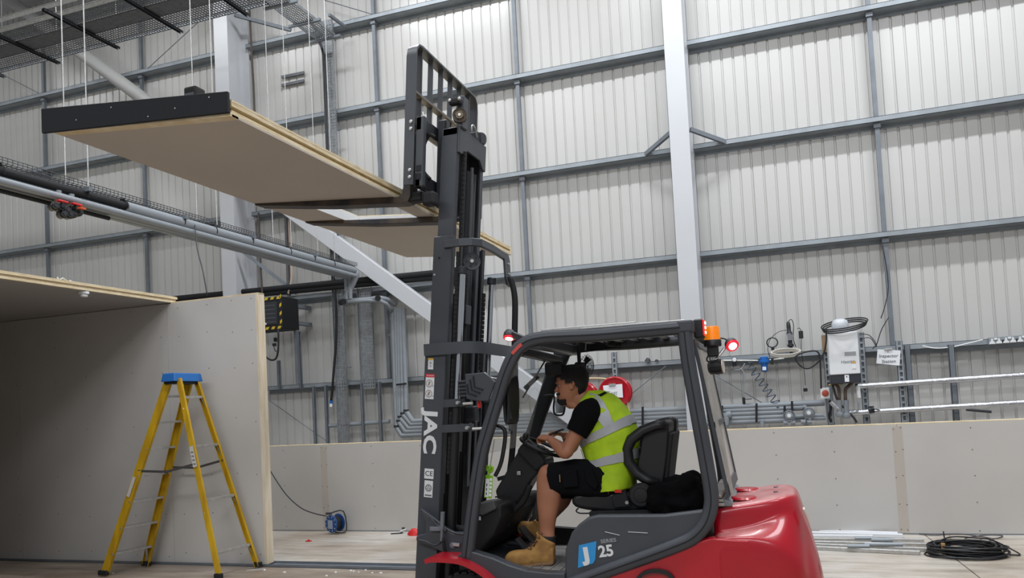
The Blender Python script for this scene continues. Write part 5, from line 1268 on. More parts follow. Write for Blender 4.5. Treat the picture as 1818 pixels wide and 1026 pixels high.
r2 = riser('cable_riser', 'short wide perforated cable tray on the wall between the riser and the grey pipes', [(-6.826,11.87,3.759)][0], [(-6.562,11.87,3.734)][0], [(-6.833,11.87,2.007)][0], [(-6.56,11.87,1.992)][0], 6, 1, m_perf)
r3 = riser('cable_riser', 'short tray strip visible under the far edge of the lifted panel', [(-7.165,11.6,4.677)][0], [(-7.021,11.6,4.66)][0], [(-7.156,11.6,4.167)][0], [(-7.001,11.6,4.151)][0], 3, 1, m_perfd)
cbp = [(-7.343,11.78,8.199),(-7.292,11.78,8.046),(-7.266,11.78,7.868),(-7.261,11.78,7.614),(-7.267,11.78,7.109),(-7.273,11.78,6.505),(-7.264,11.78,4.504),(-7.234,11.78,3.708),(-7.23,11.78,3.313),(-7.248,11.78,2.921),(-7.3,11.78,2.532),(-7.368,11.78,2.046),(-7.401,11.78,1.842)]
c = MB().tube(cbp, .022, 10, smoothn=3).build('loose_cable', m_black, smooth=True)
tag(c, 'thick black cable hanging down beside the tall cable riser with a blue and white end', 'cable')
cn = thing('cable_connector', [(-7.406,11.78,1.734)][0], 'blue and white connector at the lower end of the hanging black cable', 'connector')
e0 = Vector([(-7.401,11.78,1.842)][0]); e1 = Vector([(-7.408,11.78,1.793)][0]); e2 = Vector([(-7.411,11.78,1.734)][0])
MB().cyl(e0, e1, .028, 12).build('collar', m_blue, cn); MB().cyl(e1, e2, .024, 12).build('plug', m_white, cn)
# bracket rails on the wall
for i, (p, q) in enumerate((([(-8.348,12.06,7.855)][0], [(-7.863,12.06,7.848)][0]), ([(-8.355,12.06,7.698)][0], [(-7.869,12.06,7.702)][0]))):
    tag(MB().bar(p, q, .03, .05).build('bracket_rail', m_perfd), ('upper' if i == 0 else 'lower') + ' of two short slotted rails fixed high on the left cladding', 'bracket')
# dark conduit beside the left column
for i, (pts, lb) in enumerate((([(-8.728,11.7,9.034),(-8.72,11.7,8.382),(-8.703,11.7,7.647),(-8.701,11.7,7.127)], 'thin dark pipe running down beside the left column above the lifted panel'), ([(-8.696,11.7,5.289),(-8.695,11.7,4.756),(-8.694,11.7,4.245),(-8.679,11.7,3.755)], 'thin dark pipe running down beside the left column below the lifted panel'))):
    tag(MB().tube(pts, .018, 8).build('downpipe', mat('brown_pipe', (70, 60, 56), .5)), lb, 'pipe')
c1 = MB().bar([(-8.187,11.8,5.173)][0], [(-8.192,11.8,3.751)][0], .05, .05).build('conduit', m_perfd); tag(c1, 'dark steel conduit coming down to the black box with striped tape', 'conduit')
tag(MB().tube([(-8.096,11.75,5.08),(-8.095,11.75,4.594),(-8.078,11.75,4.188),(-8.113,11.75,3.939),(-8.167,11.75,3.783)], .02, 8, smoothn=3).build('loose_cable', mat('pinkish_cable', (188, 164, 148), .6)), 'pinkish cable running down to the black box with striped tape', 'cable')
# two black lagged pipes above the girt
for i, (a, b) in enumerate((([(-10.813,11.75,3.927)][0], [(-5.276,11.75,3.857)][0]), ([(-10.843,11.78,3.858)][0], [(-5.294,11.78,3.779)][0]))):
    tag(MB().cyl(a, b, .05 if i == 0 else .045, 14).build('lagged_pipe', m_lag, smooth=40), ('upper' if i == 0 else 'lower') + ' of two black lagged pipes running along the wall behind the mast', 'pipe')
# black box with hazard tape
eb = thing('equipment_box', (-8.05, 11.25, 3.08), 'black equipment box edged with yellow and black hazard tape beside the timber post', 'box')
MB().box((-8.52, 11.02, 3.08), (-7.80, 11.5, 3.62)).build('casing', m_blackm, eb, bevel=.006)
MB().box((-8.44, 11.012, 3.16), (-7.89, 11.022, 3.54)).build('grille_panel', mat('smoked_panel', (48, 50, 54), .3), eb)
mt = mat('hazard_yellow', (206, 176, 50), .6)
k = 0
for x in [-8.5 + .12 * i for i in range(6)]:
    for z in (3.60, 3.10):
        mb = MB(); s = .022; mb.prism([(x, z - s), (x + .06, z - s), (x + .085, z + s), (x + .025, z + s)], 11.012, 11.02, 'Y'); mb.build('tape_stripe', mt, eb)
for z in [3.16 + .14 * i for i in range(4)]:
    mb = MB(); mb.prism([(-7.84, z - .01), (-7.805, z + .02), (-7.805, z + .075), (-7.84, z + .045)], 11.012, 11.02, 'Y'); mb.build('tape_stripe', mt, eb)
for i in range(5):
    MB().bar((-8.4, 11.01, 3.2 + .07 * i), (-7.93, 11.01, 3.2 + .07 * i), .004, .006).build('grille_line', m_galvd, eb)
MB().tube([(-8.4, 11.0, 3.35), (-8.25, 10.97, 3.22), (-8.1, 11.0, 3.17)], .015, 8, smoothn=3).build('white_lead', m_white, eb)
MB().box((-8.0, 11.5, 3.2), (-7.9, 12.05, 3.26)).build('wall_arm', m_galvd, eb); MB().box((-8.0, 11.5, 3.5), (-7.9, 12.05, 3.56)).build('wall_arm', m_galvd, eb)
MB().box((-7.86, 11.42, 2.15), (-7.80, 11.48, 3.08)).build('stand_leg', m_galvd, eb)
MB().box((-8.46, 11.2, 2.15), (-8.40, 11.26, 3.08)).build('stand_leg', m_galvd, eb)
tag(MB().tube([(-8.184,11,3.086),(-8.187,11,2.753),(-8.147,11,2.636),(-8.038,11,2.563),(-7.937,11,2.584),(-7.886,11,2.732),(-7.871,11,3.061)], .016, 8, smoothn=4).build('loose_cable', m_black, smooth=True), 'black cable hanging in a loop under the black box with striped tape', 'cable')
so_ = thing('socket_box', [(-8.163,11.3,2.912)][0], 'small black socket and switch under the black box with striped tape', 'socket')
MB().cbox([(-8.151,11.3,2.93)][0], (.05, .05, .07)).build('switch', m_black, so_, bevel=.008); MB().cbox([(-8.177,11.3,2.845)][0], (.06, .05, .05)).build('socket', m_dk2, so_, bevel=.008)
MB().tube([(-8.175,11.28,2.824),(-8.156,11.28,2.745),(-8.1,11.28,2.712)], .008, 6).build('lead', m_black, so_)
# ceiling pipe rack coming towards the camera
pr = thing('pipe_rack', (-6.62, 8, 3.75), 'suspended rack of grey and black pipes under a mesh tray at the left', 'pipe rack')
RXC = -6.62
mb = MB(); y0r, y1r = 3.6, 11.35
for i in range(5): x = RXC - .1 + .05 * i; mb.box((x - .003, y0r, 4.035), (x + .003, y1r, 4.041))
for s in (-1, 1):
    for z in (4.06, 4.085): mb.box((RXC + s * .1 - .003, y0r, z), (RXC + s * .1 + .003, y1r, z + .006))
y = y0r
while y < y1r:
    mb.box((RXC - .1, y, 4.033), (RXC + .1, y + .006, 4.038)); mb.box((RXC - .102, y, 4.036), (RXC - .098, y + .006, 4.09)); mb.box((RXC + .098, y, 4.036), (RXC + .102, y + .006, 4.09)); y += .05
tag(mb.build('mesh_tray', mat('dark_wire', (84, 86, 90), .5, .4), pr), kind='stuff')
MB().cyl((-6.55, y0r, 3.965), (-6.55, 6.52, 3.965), .042, 16).build('lagged_pipe', m_lag, pr, smooth=40)
MB().cyl((-6.55, 6.52, 3.955), (-6.55, 11.2, 3.955), .062, 18).build('grey_pipe', m_pipe, pr, smooth=40)
MB().cyl((-6.68, y0r, 3.94), (-6.68, 11.2, 3.94), .05, 16).build('grey_pipe', m_pipe, pr, smooth=40)
for i, x in enumerate((-6.72, -6.62, -6.52)): MB().cyl((x, y0r, 3.865), (x, 11.25, 3.865), .036, 14).build('grey_pipe', m_pipe, pr, smooth=40)
MB().cyl((-6.60, y0r, 3.80), (-6.60, 6.35, 3.80), .022, 12).build('lagged_pipe', m_lag, pr, smooth=40)
for i, y in enumerate((5.1, 6.0, 6.5, 7.35, 7.9, 8.6, 9.45, 10.05, 10.6)):
    if i % 2 == 1:
        b_ = MB().cbox((RXC, y, 4.01), (.32, .045, .045)).build('hanger_bar', m_galvd, pr)
    else: b_ = MB().cbox((-6.56, y, 3.99), (.04, .03, .10)).build('pipe_clip', m_blackm, pr)
    MB().tube([Vector((-6.55 + .066*math.cos(a), y, 3.957 + .066*math.sin(a))) for a in [k*.5 for k in range(-1, 8)]], .006, 6).build('clip_band', m_blackm, b_)
# drop at the wall end
MB().tube([(-6.55, 11.15, 3.955), (-6.55, 11.30, 3.95), (-6.55, 11.32, 3.86), [(-6.774,11.32,3.488)][0]], .052, 14, smoothn=4).build('grey_pipe', m_pipe, pr, smooth=True)
for dx in (-.17, -.1): MB().cyl((-6.55 + dx, 11.3, 3.86), (-6.55 + dx, 11.3, Vector([(-6.849,11.32,3.495)][0]).z), .034, 12).build('grey_pipe', m_pipe, pr, smooth=40)
MB().tube([[(-6.775,11.32,3.469)][0], [(-6.267,11.32,3.46)][0], [(-6.141,11.32,3.467)][0], [(-6.105,11.6,3.457)][0], [(-6.061,11.75,3.393)][0]], .042, 12, smoothn=3).build('grey_pipe', m_pipe, pr, smooth=True)
MB().tube([[(-6.851,11.32,3.457)][0], [(-6.113,11.32,3.418)][0], [(-6.124,11.7,3.288)][0]], .034, 12, smoothn=3).build('grey_pipe', m_pipe, pr, smooth=True)
for i in range(3): MB().cyl([(-6.798,11.25,3.445)][0] if i == 0 else ([(-6.755,11.25,3.45)][0] if i == 1 else [(-6.114,11.25,3.456)][0]), [(-6.9,11.4,3.47)][0] if i == 0 else ([(-6.856,11.4,3.475)][0] if i == 1 else [(-6.206,11.4,3.482)][0]), .048, 12).build('coupling', m_blackm, pr)
# suspension rods
for (xa, ya, xb, yb, Y) in ((70,-2,81,318,5.55), (131,-2,140,330,6.0), (284,-2,302,352,7.1), (343,-2,357,392,7.9), (421,-2,440,412,8.8)):
    pass
for y in (6.0, 7.9, 9.45, 10.6):
    for x in (RXC - .17, RXC + .13):
        MB().cyl((x, y, 4.03), (x, y, 10.6), .006, 6).build('threaded_rod', m_alu, pr)
# valve cluster with red handles under the rack
vc = thing('valve_cluster', (-6.56, 6.0, 3.6), 'cluster of black ball valves with red handles hanging under the pipe rack at the left', 'valve')
vp = [(-6.5,5.743,3.748),(-6.5,5.801,3.743),(-6.5,5.866,3.741)]
for i, (px0, py0) in enumerate(((103,366), (112,368), (124,372), (117,379), (131,378), (139,371), (145,376))):
    pass
pts_ = [(-6.45,5.606,3.743),(-6.45,5.668,3.746),(-6.45,5.737,3.734),(-6.45,5.698,3.687),(-6.45,5.768,3.696),(-6.45,5.835,3.773),(-6.45,5.88,3.743),(-6.45,5.814,3.712)]
for i, p in enumerate(pts_):
    p = Vector(p); b_ = MB().lathe(p + Vector((-.09, 0, 0)), (1, -.25, 0), [(.024, 0), (.04, .01), (.04, .07), (.03, .075), (.03, .10), (.02, .1)], 16).build('valve_body', m_black, vc, smooth=35)
    MB().lathe(p + Vector((.01, -.025, 0)), (1, -.25, 0), [(.016, 0), (.016, .003)], 12).build('bore', m_dk2, b_)
for p in [(-6.44,5.648,3.796),(-6.44,5.808,3.804)]:
    p = Vector(p); MB().cbox(p, (.045, .11, .02)).build('red_handle', m_redp, vc, bevel=.006); MB().cyl(p, p - Vector((0, 0, .06)), .018, 10).build('handle_stem', m_black, vc)
MB().cbox([(-6.4,5.829,3.765)][0], (.05, .06, .014)).build('red_handle', mat('orange_plastic', (220, 90, 40), .5), vc)
for p in [(-6.55,5.694,3.81),(-6.55,5.841,3.809)]: MB().cyl(p, Vector(p) + Vector((0, 0, .12)), .034, 14).build('drop_pipe', m_pipe, vc, smooth=40)
tag(MB().tube([[(-6.5,7.521,3.963)][0], [(-6.3,7.314,3.619)][0], [(-6.1,7.16,3.312)][0], [(-6,7.102,3.007)][0]], .007, 6, smoothn=4).build('loose_cable', m_dk2, smooth=True), 'thin dark cable dropping from the pipe rack behind the board wall', 'cable')

# grey pipe bank along the wall: five runs, with risers at the left
gb = thing('pipe_bank', (-3, 11.75, 1.3), 'bank of grey plastic pipes with black clips running along the wall behind the forklift', 'pipes')
L_ = [(-5.833,11.75,1.417),(-5.867,11.75,1.371),(-5.912,11.75,1.307),(-5.977,11.75,1.253),(-6.054,11.75,1.19)]
Rr = [(0.557,11.75,1.417),(0.317,11.75,1.365),(0.029,11.75,1.314),(0.032,11.75,1.25),(0.307,11.75,1.199)]
VT = [(-5.916,11.75,3.313),(-5.969,11.75,3.318),(-6.011,11.75,3.321),(-6.064,11.75,3.326),(-6.117,11.75,3.331)]
VBt = [(-5.95,11.75,1.591),(-6.015,11.75,1.547),(-6.07,11.75,1.493),(-6.095,11.75,1.427),(-6.142,11.75,1.335)]
for i in range(5):
    pts = [Vector(VT[i]), Vector(VBt[i]), Vector(L_[i]), Vector(L_[i]).lerp(Vector(Rr[i]), .02), Vector(Rr[i])]
    r = .043 if i < 4 else .042
    pp = [pts[0], pts[1], pts[1].lerp(pts[2], .08), pts[2].lerp(pts[1], .08), pts[2], pts[4]]
    MB().tube(pp, r, 12).build('grey_pipe', m_pipe, gb, smooth=40)
    MB().tube([pts[1] + Vector((0, 0, .03)), pts[1] - Vector((0, 0, .005))], r + .006, 12).build('dark_joint', m_dk2, gb, smooth=40)
for px_ in (0,):
    pass
cl = [(752, 745, 772), (890, 728, 765), (1141, 722, 756), (1282, 717, 750), (1342, 715, 751), (1392, 722, 742), (1406, 713, 745)]
for a, b in zip([(-5.591,11.66,1.466),(-4.084,11.66,1.51),(-1.976,11.66,1.482),(-0.827,11.66,1.445),(-0.35,11.66,1.454),(0.027,11.66,1.404),(0.128,11.66,1.463)], [(-5.605,11.66,1.189),(-4.101,11.66,1.198),(-1.993,11.66,1.197),(-0.843,11.66,1.185),(-0.367,11.66,1.182),(0.016,11.66,1.23),(0.12,11.66,1.225)]):
    MB().bar(a, b, .03, .02, up=(0, 1, 0)).build('pipe_clip', m_blackm, gb)
MB().bar([(-6.06,11.66,2.04)][0], [(-5.882,11.66,2.049)][0], .03, .03).build('pipe_clip', m_blackm, gb)
tag(MB().tube([(-6.208,11.74,2.888),(-6.048,11.74,2.894)], .014, 6).build('strut_bar', m_perf), 'thin bracket arm between the wide tray and the grey pipe risers', 'bracket')
# fittings on the bank
MB().tube([(-0.708,11.66,1.317),(-0.773,11.66,1.296),(-0.784,11.66,1.247),(-0.798,11.66,1.142)], .05, 12, smoothn=3).build('grey_elbow', m_pipe, gb, smooth=True)
MB().tube([(0.272,11.68,1.376),(0.308,11.68,1.359),(0.311,11.68,1.296),(0.3,11.68,1.115)], .03, 10, smoothn=3).build('grey_elbow', m_pipe, gb, smooth=True)
MB().cyl([(-0.289,11.68,1.21)][0], [(-0.295,11.68,1.122)][0], .032, 10).build('grey_tee', m_pipe, gb, smooth=40)
for p in [(0.077,11.62,1.26),(0.338,11.62,1.288)]:
    p = Vector(p); v_ = MB().lathe(p, (0, -1, 0), [(.05, -.03), (.062, 0), (.062, .02), (.05, .03), (.03, .035)], 16).build('pump_body', m_pipe, gb, smooth=40)
    MB().tube([p + Vector((.075 * math.cos(t * .52), -.03, .075 * math.sin(t * .52))) for t in range(12)], .008, 6, closed=True).build('valve_ring', m_galvd, v_)
    MB().lathe(p + Vector((0, -.036, 0)), (0, -1, 0), [(.028, 0), (.026, .01), (.01, .012)], 14).build('gauge', m_white, v_)
for p in [(0.027,11.62,1.167),(0.123,11.62,1.164),(0.257,11.62,1.166),(0.338,11.62,1.163)]:
    MB().cyl(Vector(p) - Vector((.03, 0, 0)), Vector(p) + Vector((.03, 0, 0)), .034, 12).build('union_nut', m_pipe, gb, smooth=40)
for z, (a, b) in enumerate((([(0.069,11.7,1.242)][0], [(0.529,11.7,1.246)][0]), ([(0.365,11.7,1.206)][0], [(0.556,11.7,1.206)][0]))):
    MB().cyl(a, b, .03, 10).build('grey_pipe', m_pipe, gb, smooth=40)
tag(MB().cyl([(-7.542,11.9,1.402)][0], [(-6.344,11.9,1.432)][0], .036, 12).build('grey_pipe', m_pipe, smooth=40), 'short horizontal grey pipe low on the wall behind the studs at the left', 'pipe')
# studs hung from the low rail
sd_ = [(-7.793,11.86,2.109),(-7.552,11.86,2.115),(-6.834,11.86,2.104),(-6.494,11.86,2.114),(-8.063,11.86,3.099),(-8.511,11.86,2.615)]
sb = [(-7.806,11.86,1.087),(-7.554,11.86,1.089),(-6.838,11.86,1.115),(-6.499,11.86,1.123),(-8.05,11.86,2.083),(-8.498,11.86,2.107)]
labs = ['first', 'second', 'third', 'fourth']
for i in range(6):
    a, b = Vector(sd_[i]), Vector(sb[i]); x = (a.x + b.x) / 2
    if i < 4: b.z = 0.0
    mb = MB(); mb.box((x - .025, 11.84, b.z), (x + .025, 11.845, a.z)); mb.box((x - .025, 11.84, b.z), (x - .02, 11.89, a.z)); mb.box((x + .02, 11.84, b.z), (x + .025, 11.89, a.z))
    lb = (labs[i] + ' vertical steel stud from the left under the low wall rail, left of the forklift') if i < 4 else ('steel upright right of the black box with striped tape' if i == 4 else 'slim steel upright directly below the black box with striped tape')
    tag(mb.build('steel_stud', m_galvd), lb, 'stud', 'steel studs below the rail')
for i, (a, b, lb) in enumerate((([(1.624,11.8,2.149)][0], [(1.681,11.8,1.132)][0], 'solid steel stud just right of the handwritten paper sign'), ([(2.182,11.8,2.117)][0], [(2.183,11.8,1.134)][0], 'steel stud at the far right crossing the two foil pipes'))):
    a, b = Vector(a), Vector(b); x = (a.x + b.x) / 2
    mb = MB(); mb.box((x - .035, 11.78, 0), (x + .035, 11.786, a.z)); mb.box((x - .035, 11.78, 0), (x - .03, 11.86, a.z)); mb.box((x + .03, 11.78, 0), (x + .035, 11.86, a.z))
    tag(mb.build('steel_stud', m_galvd), lb, 'stud', 'steel studs below the rail')
def slotted(x, z0, z1, y, lb, w_=.042, m=m_galv):
    t = thing('slotted_channel', (x, y, z0), lb, 'channel', 'slotted strut channels')
    mb = MB(); mb.box((x - w_, y, z0), (x - w_ + .005, y + .04, z1)); mb.box((x + w_ - .005, y, z0), (x + w_, y + .04, z1)); mb.box((x - w_, y, z0), (x - w_*.4, y + .004, z1)); mb.box((x + w_*.4, y, z0), (x + w_, y + .004, z1))
    mb.build('channel', m, t); mb = MB(); z = z0
    while z < z1 - .03: mb.box((x - w_*.4, y, z), (x + w_*.4, y + .004, z + .03)); z += .085
    tag(mb.build('slot_bridges', m, t), kind='stuff')
    MB().box((x - w_*.5, y + .03, z0), (x + w_*.5, y + .034, z1)).build('slot_back', m_galvd, t)
    return t
for (pa, pb_, lb) in (([(0.612,11.78,2.357)][0], [(0.643,11.78,1.128)][0], 'slotted steel strut left of the white water heater'), ([(1.085,11.78,2.368)][0], [(1.084,11.78,1.134)][0], 'slotted steel strut right of the white water heater'), ([(1.539,11.7,2.212)][0], [(1.551,11.7,1.141)][0], 'pale slotted steel strut behind the handwritten paper sign'), ([(-2.388,11.78,2.336)][0], [(-2.395,11.78,1.896)][0], 'short slotted strut above the red hose reel with paper')):
    slotted((pa[0] + pb_[0]) / 2, pb_[2] if 'short' in lb else 0, pa[2], pa[1], lb)
tag(MB().cbox([(0.625,11.76,2.244)][0], (.1, .04, .24)).build('timber_offcut', mat('brown_board', (150, 128, 100), .8)), 'short brown timber offcut fixed left of the white water heater', 'timber')
# water heater
ht = thing('water_heater', [(0.812,11.4,1.676)][0], 'white wall-hung water heater with a dark base and handwritten note', 'water heater')
hf = [(0.634,2.366),(1.009,2.359),(1.01,1.792),(0.624,1.793)]
hx0_, hx1_ = hf[0][0] + .0, hf[2][0]; hz0, hz1 = (hf[2][1] + hf[3][1]) / 2, (hf[0][1] + hf[1][1]) / 2
hx0_ = (hf[0][0] + hf[3][0]) / 2; hx1_ = (hf[1][0] + hf[2][0]) / 2
MB().box((hx0_, 11.35, hz0), (hx1_, 11.7, hz1)).build('casing', m_white, ht, bevel=.012, seg=2)
MB().box((hx0_ + .01, 11.36, hz0 - .12), (hx1_ - .005, 11.69, hz0 - .001)).build('dark_base', mat('slate_plastic', (44, 47, 54), .4), ht, bevel=.006)
MB().box((hx0_ + .2, 11.345, hz0 + .25), (hx0_ + .34, 11.351, hz0 + .30)).build('tape_patch', mat('grey_tape', (150, 154, 158), .5), ht)
text('Heater', .06, mat('pencil_grey', (130, 136, 144), .8), frame((hx0_ + .23, 11.346, hz0 + .17), (1, 0, .02), (0, 0, 1)), ht, name='handwriting', shear=.2)
MB().box((hx1_ - .1, 11.345, hz0 + .07), (hx1_ - .05, 11.351, hz0 + .17)).build('energy_label', m_paper, ht); MB().box((hx1_ - .1, 11.343, hz0 + .14), (hx1_ - .05, 11.349, hz0 + .17)).build('label_band', mat('label_tan', (200, 160, 100), .6), ht)
MB().box((hx1_ - .2, 11.352, hz0 - .1), (hx1_ - .145, 11.359, hz0 - .01)).build('small_label', m_paper, ht); MB().box((hx1_ - .18, 11.35, hz0 - .04), (hx1_ - .165, 11.353, hz0 - .025)).build('label_print', m_ink, ht)
fl_ = Vector(((hx0_ + hx1_) / 2 - .01, 11.5, hz1))
MB().lathe(fl_, (0, 0, 1), [(.11, 0), (.11, .12), (.09, .17), (.05, .19)], 20).build('flue_elbow', mat('grey_plastic_bag', (196, 200, 206), .35), ht, smooth=True)
hb_ = [(hx0_ + .08, -.17, .05), (hx0_ + .24, -.17, .02), (hx0_ + .34, -.17, .03)]
for pts, r, m in (([(0.649,11.5,1.686),(0.704,11.5,1.66),(0.736,11.5,1.604),(0.733,11.5,1.451)], .02, mat('brown_lagging', (92, 76, 66), .7)), ([(0.918,11.5,1.686),(0.858,11.5,1.628),(0.82,11.5,1.584),(0.811,11.5,1.447)], .022, mat('brown_lagging', (92, 76, 66), .7)), ([(0.661,11.5,1.662),(0.689,11.5,1.53),(0.718,11.5,1.436),(0.783,11.5,1.341)], .014, m_dk2), ([(0.604,11.5,1.658),(0.69,11.5,1.668),(0.797,11.5,1.67)], .012, mat('brass', (150, 130, 90), .4, .7)), ([(0.971,11.5,1.424),(0.965,11.5,1.317),(0.934,11.5,1.28),(0.863,11.5,1.268)], .012, m_galv), ([(0.849,11.5,1.269),(0.901,11.5,1.198),(0.932,11.5,1.136)], .015, m_dk2)):
    MB().tube(pts, r, 8, smoothn=4).build('connection_pipe', m, ht, smooth=True)
for a, b in (([(0.733,11.5,1.451)][0], [(0.727,11.5,1.236)][0]), ([(0.818,11.5,1.446)][0], [(0.81,11.5,1.217)][0])):
    MB().cyl(a, b, .034, 12).build('lagged_tail', m_pipe, ht, smooth=40); MB().lathe(b, (0, 0, -1), [(.05, -.05), (.056, -.01), (.04, .02)], 14).build('tail_elbow', m_pipe, ht, smooth=40)
MB().cyl([(0.625,11.5,1.433)][0], [(0.711,11.5,1.329)][0], .034, 12).build('foil_elbow', m_foil, ht, smooth=40)
MB().cyl([(0.977,11.5,1.622)][0], [(0.981,11.5,1.469)][0], .026, 14).build('expansion_vessel', m_white, ht, smooth=40)
# coiled black hose on top of the heater
cc = Vector([(0.862,11.5,2.466)][0]); mb = MB()
for k in range(3):
    mb2 = MB().tube([cc + Vector(((.27 + .012*k) * math.cos(t*math.tau/28), .26 * math.sin(t*math.tau/28), .025*k - .03 + .085*math.sin(t*math.tau/28 + .4))) for t in range(28)], .010, 8, closed=True)
    mb.add(mb2.v, mb2.f)
hc = mb.build('coiled_hose', m_black, smooth=True); tag(hc, 'coil of black hose resting on top of the white water heater', 'hose')
tag(MB().tube([(0.616,11.33,2.427),(0.612,11.33,2.259),(0.566,11.33,2.086),(0.472,11.33,1.963),(0.361,11.33,1.901),(0.27,11.33,1.937),(0.204,11.33,2.049),(0.266,11.33,2.107),(0.412,11.33,2.135),(0.496,11.33,2.114),(0.517,11.33,1.998),(0.507,11.33,1.616)], .011, 8, smoothn=5).build('loose_hose', m_black, smooth=True), 'black cable looping down left of the white water heater', 'cable')
tag(MB().tube([(1.442,11.7,2.543),(1.349,11.7,2.396),(1.298,11.7,2.268),(1.264,11.7,2.178),(1.212,11.7,2.128)], .007, 6, smoothn=4).build('thin_cable', m_dk2, smooth=True), 'thin grey cable curving down from the post to the rail right of the heater', 'cable')
tag(MB().tube([(1.091,11.7,2.339),(1.181,11.7,2.316),(1.246,11.7,2.226),(1.263,11.7,2.155),(1.193,11.7,2.276),(1.094,11.7,2.276)], .006, 6, smoothn=4).build('thin_cable', m_dk2, smooth=True), 'thin grey cable loop just right of the white water heater', 'cable')
tag(MB().tube([(1.444,11.86,3.587),(1.474,11.86,3.284),(1.482,11.86,2.969),(1.431,11.86,2.738),(1.362,11.86,2.548)], .007, 6, smoothn=4).build('thin_cable', m_dk2, smooth=True), 'thin dark cable hanging beside the wall post above the heater', 'cable')
# isolator
isx = thing('isolator_switch', [(0.563,11.6,1.497)][0], 'white isolator box with a round red knob, below left of the heater', 'switch')
ic = Vector([(0.566,11.6,1.551)][0])
MB().cbox(ic, (.12, .06, .15)).build('box', m_white, isx, bevel=.008); MB().lathe(ic + Vector((0, -.03, 0)), (0, -1, 0), [(.045, 0), (.042, .015), (.03, .02)], 20).build('knob', mat('brick_red', (176, 74, 52), .5), isx, smooth=40)
MB().cyl(ic + Vector((.0, 0, -.075)), ic + Vector((.01, 0, -.4)), .012, 8).build('conduit', m_galvd, isx)
MB().tube([ic + Vector((.05, -.0, -.1)), ic + Vector((.06, 0, -.22)), ic + Vector((.03, 0, -.3)), ic + Vector((.05, 0, -.4))], .016, 8, smoothn=3).build('black_flex', m_blackm, isx)
# foil lagged pipes
for i, (a, b, lb) in enumerate((([(0.955,11.65,1.623)][0], [(4.916,11.65,1.69)][0], 'upper of two silver foil-lagged pipes running right from the heater'), ([(0.86,11.65,1.264)][0], [(4.891,11.65,1.344)][0], 'lower of two silver foil-lagged pipes running right from the heater'))):
    tag(MB().cyl(a, b, .04, 14).build('foil_pipe', m_foil, smooth=40), lb, 'pipe')
vv = thing('ball_valve', [(1.134,11.6,1.299)][0], 'black lever valve on the lower foil pipe', 'valve')
MB().cyl([(1.101,11.63,1.292)][0], [(1.171,11.63,1.297)][0], .05, 12).build('valve_body', m_dk2, vv, smooth=40); MB().bar([(1.132,11.58,1.308)][0], [(1.242,11.58,1.287)][0], .02, .012).build('lever', m_black, vv); MB().cyl([(1.129,11.6,1.338)][0], [(1.127,11.6,1.3)][0], .012, 8).build('stem', m_black, vv)
tag(MB().cyl([(2.323,11.9,1.238)][0], [(2.618,11.9,1.194)][0], .018, 8).build('rod_offcut', m_dk2), 'dark rod lying at the wall below the lower foil pipe, far right', 'rod')
# paper signs
m_pencil = mat('pencil_grey', (110, 116, 124), .8)
sg = thing('paper_sign', [(1.38,11.66,1.876)][0], 'white sheet clipped to the rail, handwritten with an arrow and two words', 'sign')
sgq = [(1.27,2.114),(1.552,2.078),(1.525,1.874),(1.243,1.923)]
MB().prism(sgq, 11.66, 11.663, 'Y').build('sheet', m_paper, sg)
g_ = Vector([(1.396,11.658,2.013)][0])
text('Inspector', .062, m_ink, frame(g_, (1, 0, -.04), (0, 0, 1)), sg, name='handwriting', shear=.15)
text('Station', .062, m_ink, frame(g_ - Vector((0, 0, .075)), (1, 0, -.02), (0, 0, 1)), sg, name='handwriting', shear=.15)
mb = MB(); t0 = g_ + Vector((0, 0, .045)); mb.bar(t0, t0 + Vector((0, 0, .05)), .008, .002); mb.bar(t0 + Vector((0, 0, .05)), t0 + Vector((-.025, 0, .03)), .007, .002); mb.bar(t0 + Vector((0, 0, .05)), t0 + Vector((.025, 0, .03)), .007, .002); mb.build('arrow', m_ink, sg)
MB().cbox([(1.401,11.65,2.104)][0], (.1, .01, .025)).build('clip', m_alu, sg, bevel=.003)
# sockets on the rail
ss_ = thing('socket_strip', [(2.85,11.8,2.083)][0], 'row of white plugs and sockets along the rail at the right edge', 'sockets')
sp = V([(2.635,11.84,2.131),(3.12,11.84,2.139)]); d = sp[1] - sp[0]
MB().bar(sp[0], sp[1], .06, .09, up=(0, 0, 1)).build('backing', m_galv, ss_)
for i in range(6):
    p = sp[0] + d * (.06 + .165 * i) + Vector((0, -.035, -.005))
    MB().prism([(p.x - .035, p.z - .035), (p.x + .035, p.z - .035), (p.x + .03, p.z - .015), (p.x + .012, p.z), (p.x + .008, p.z + .035), (p.x - .008, p.z + .035), (p.x - .012, p.z), (p.x - .03, p.z - .015)], p.y - .03, p.y, 'Y').build('plug', m_white, ss_)
    if i % 2 == 0: MB().cbox(p + Vector((.045, 0, .03)), (.035, .03, .025)).build('switch', m_white, ss_)
    else: MB().cbox(p + Vector((.05, 0, -.01)), (.025, .03, .04)).build('gap', m_blackm, ss_)
tag(MB().tube([(1.846,11.82,2.127),(1.994,11.82,2.085),(2.197,11.82,2.086),(2.4,11.82,2.124),(2.567,11.82,2.157)], .009, 6, smoothn=4).build('white_cable', m_white, smooth=True), 'white cable sagging along the rail left of the sockets', 'cable')
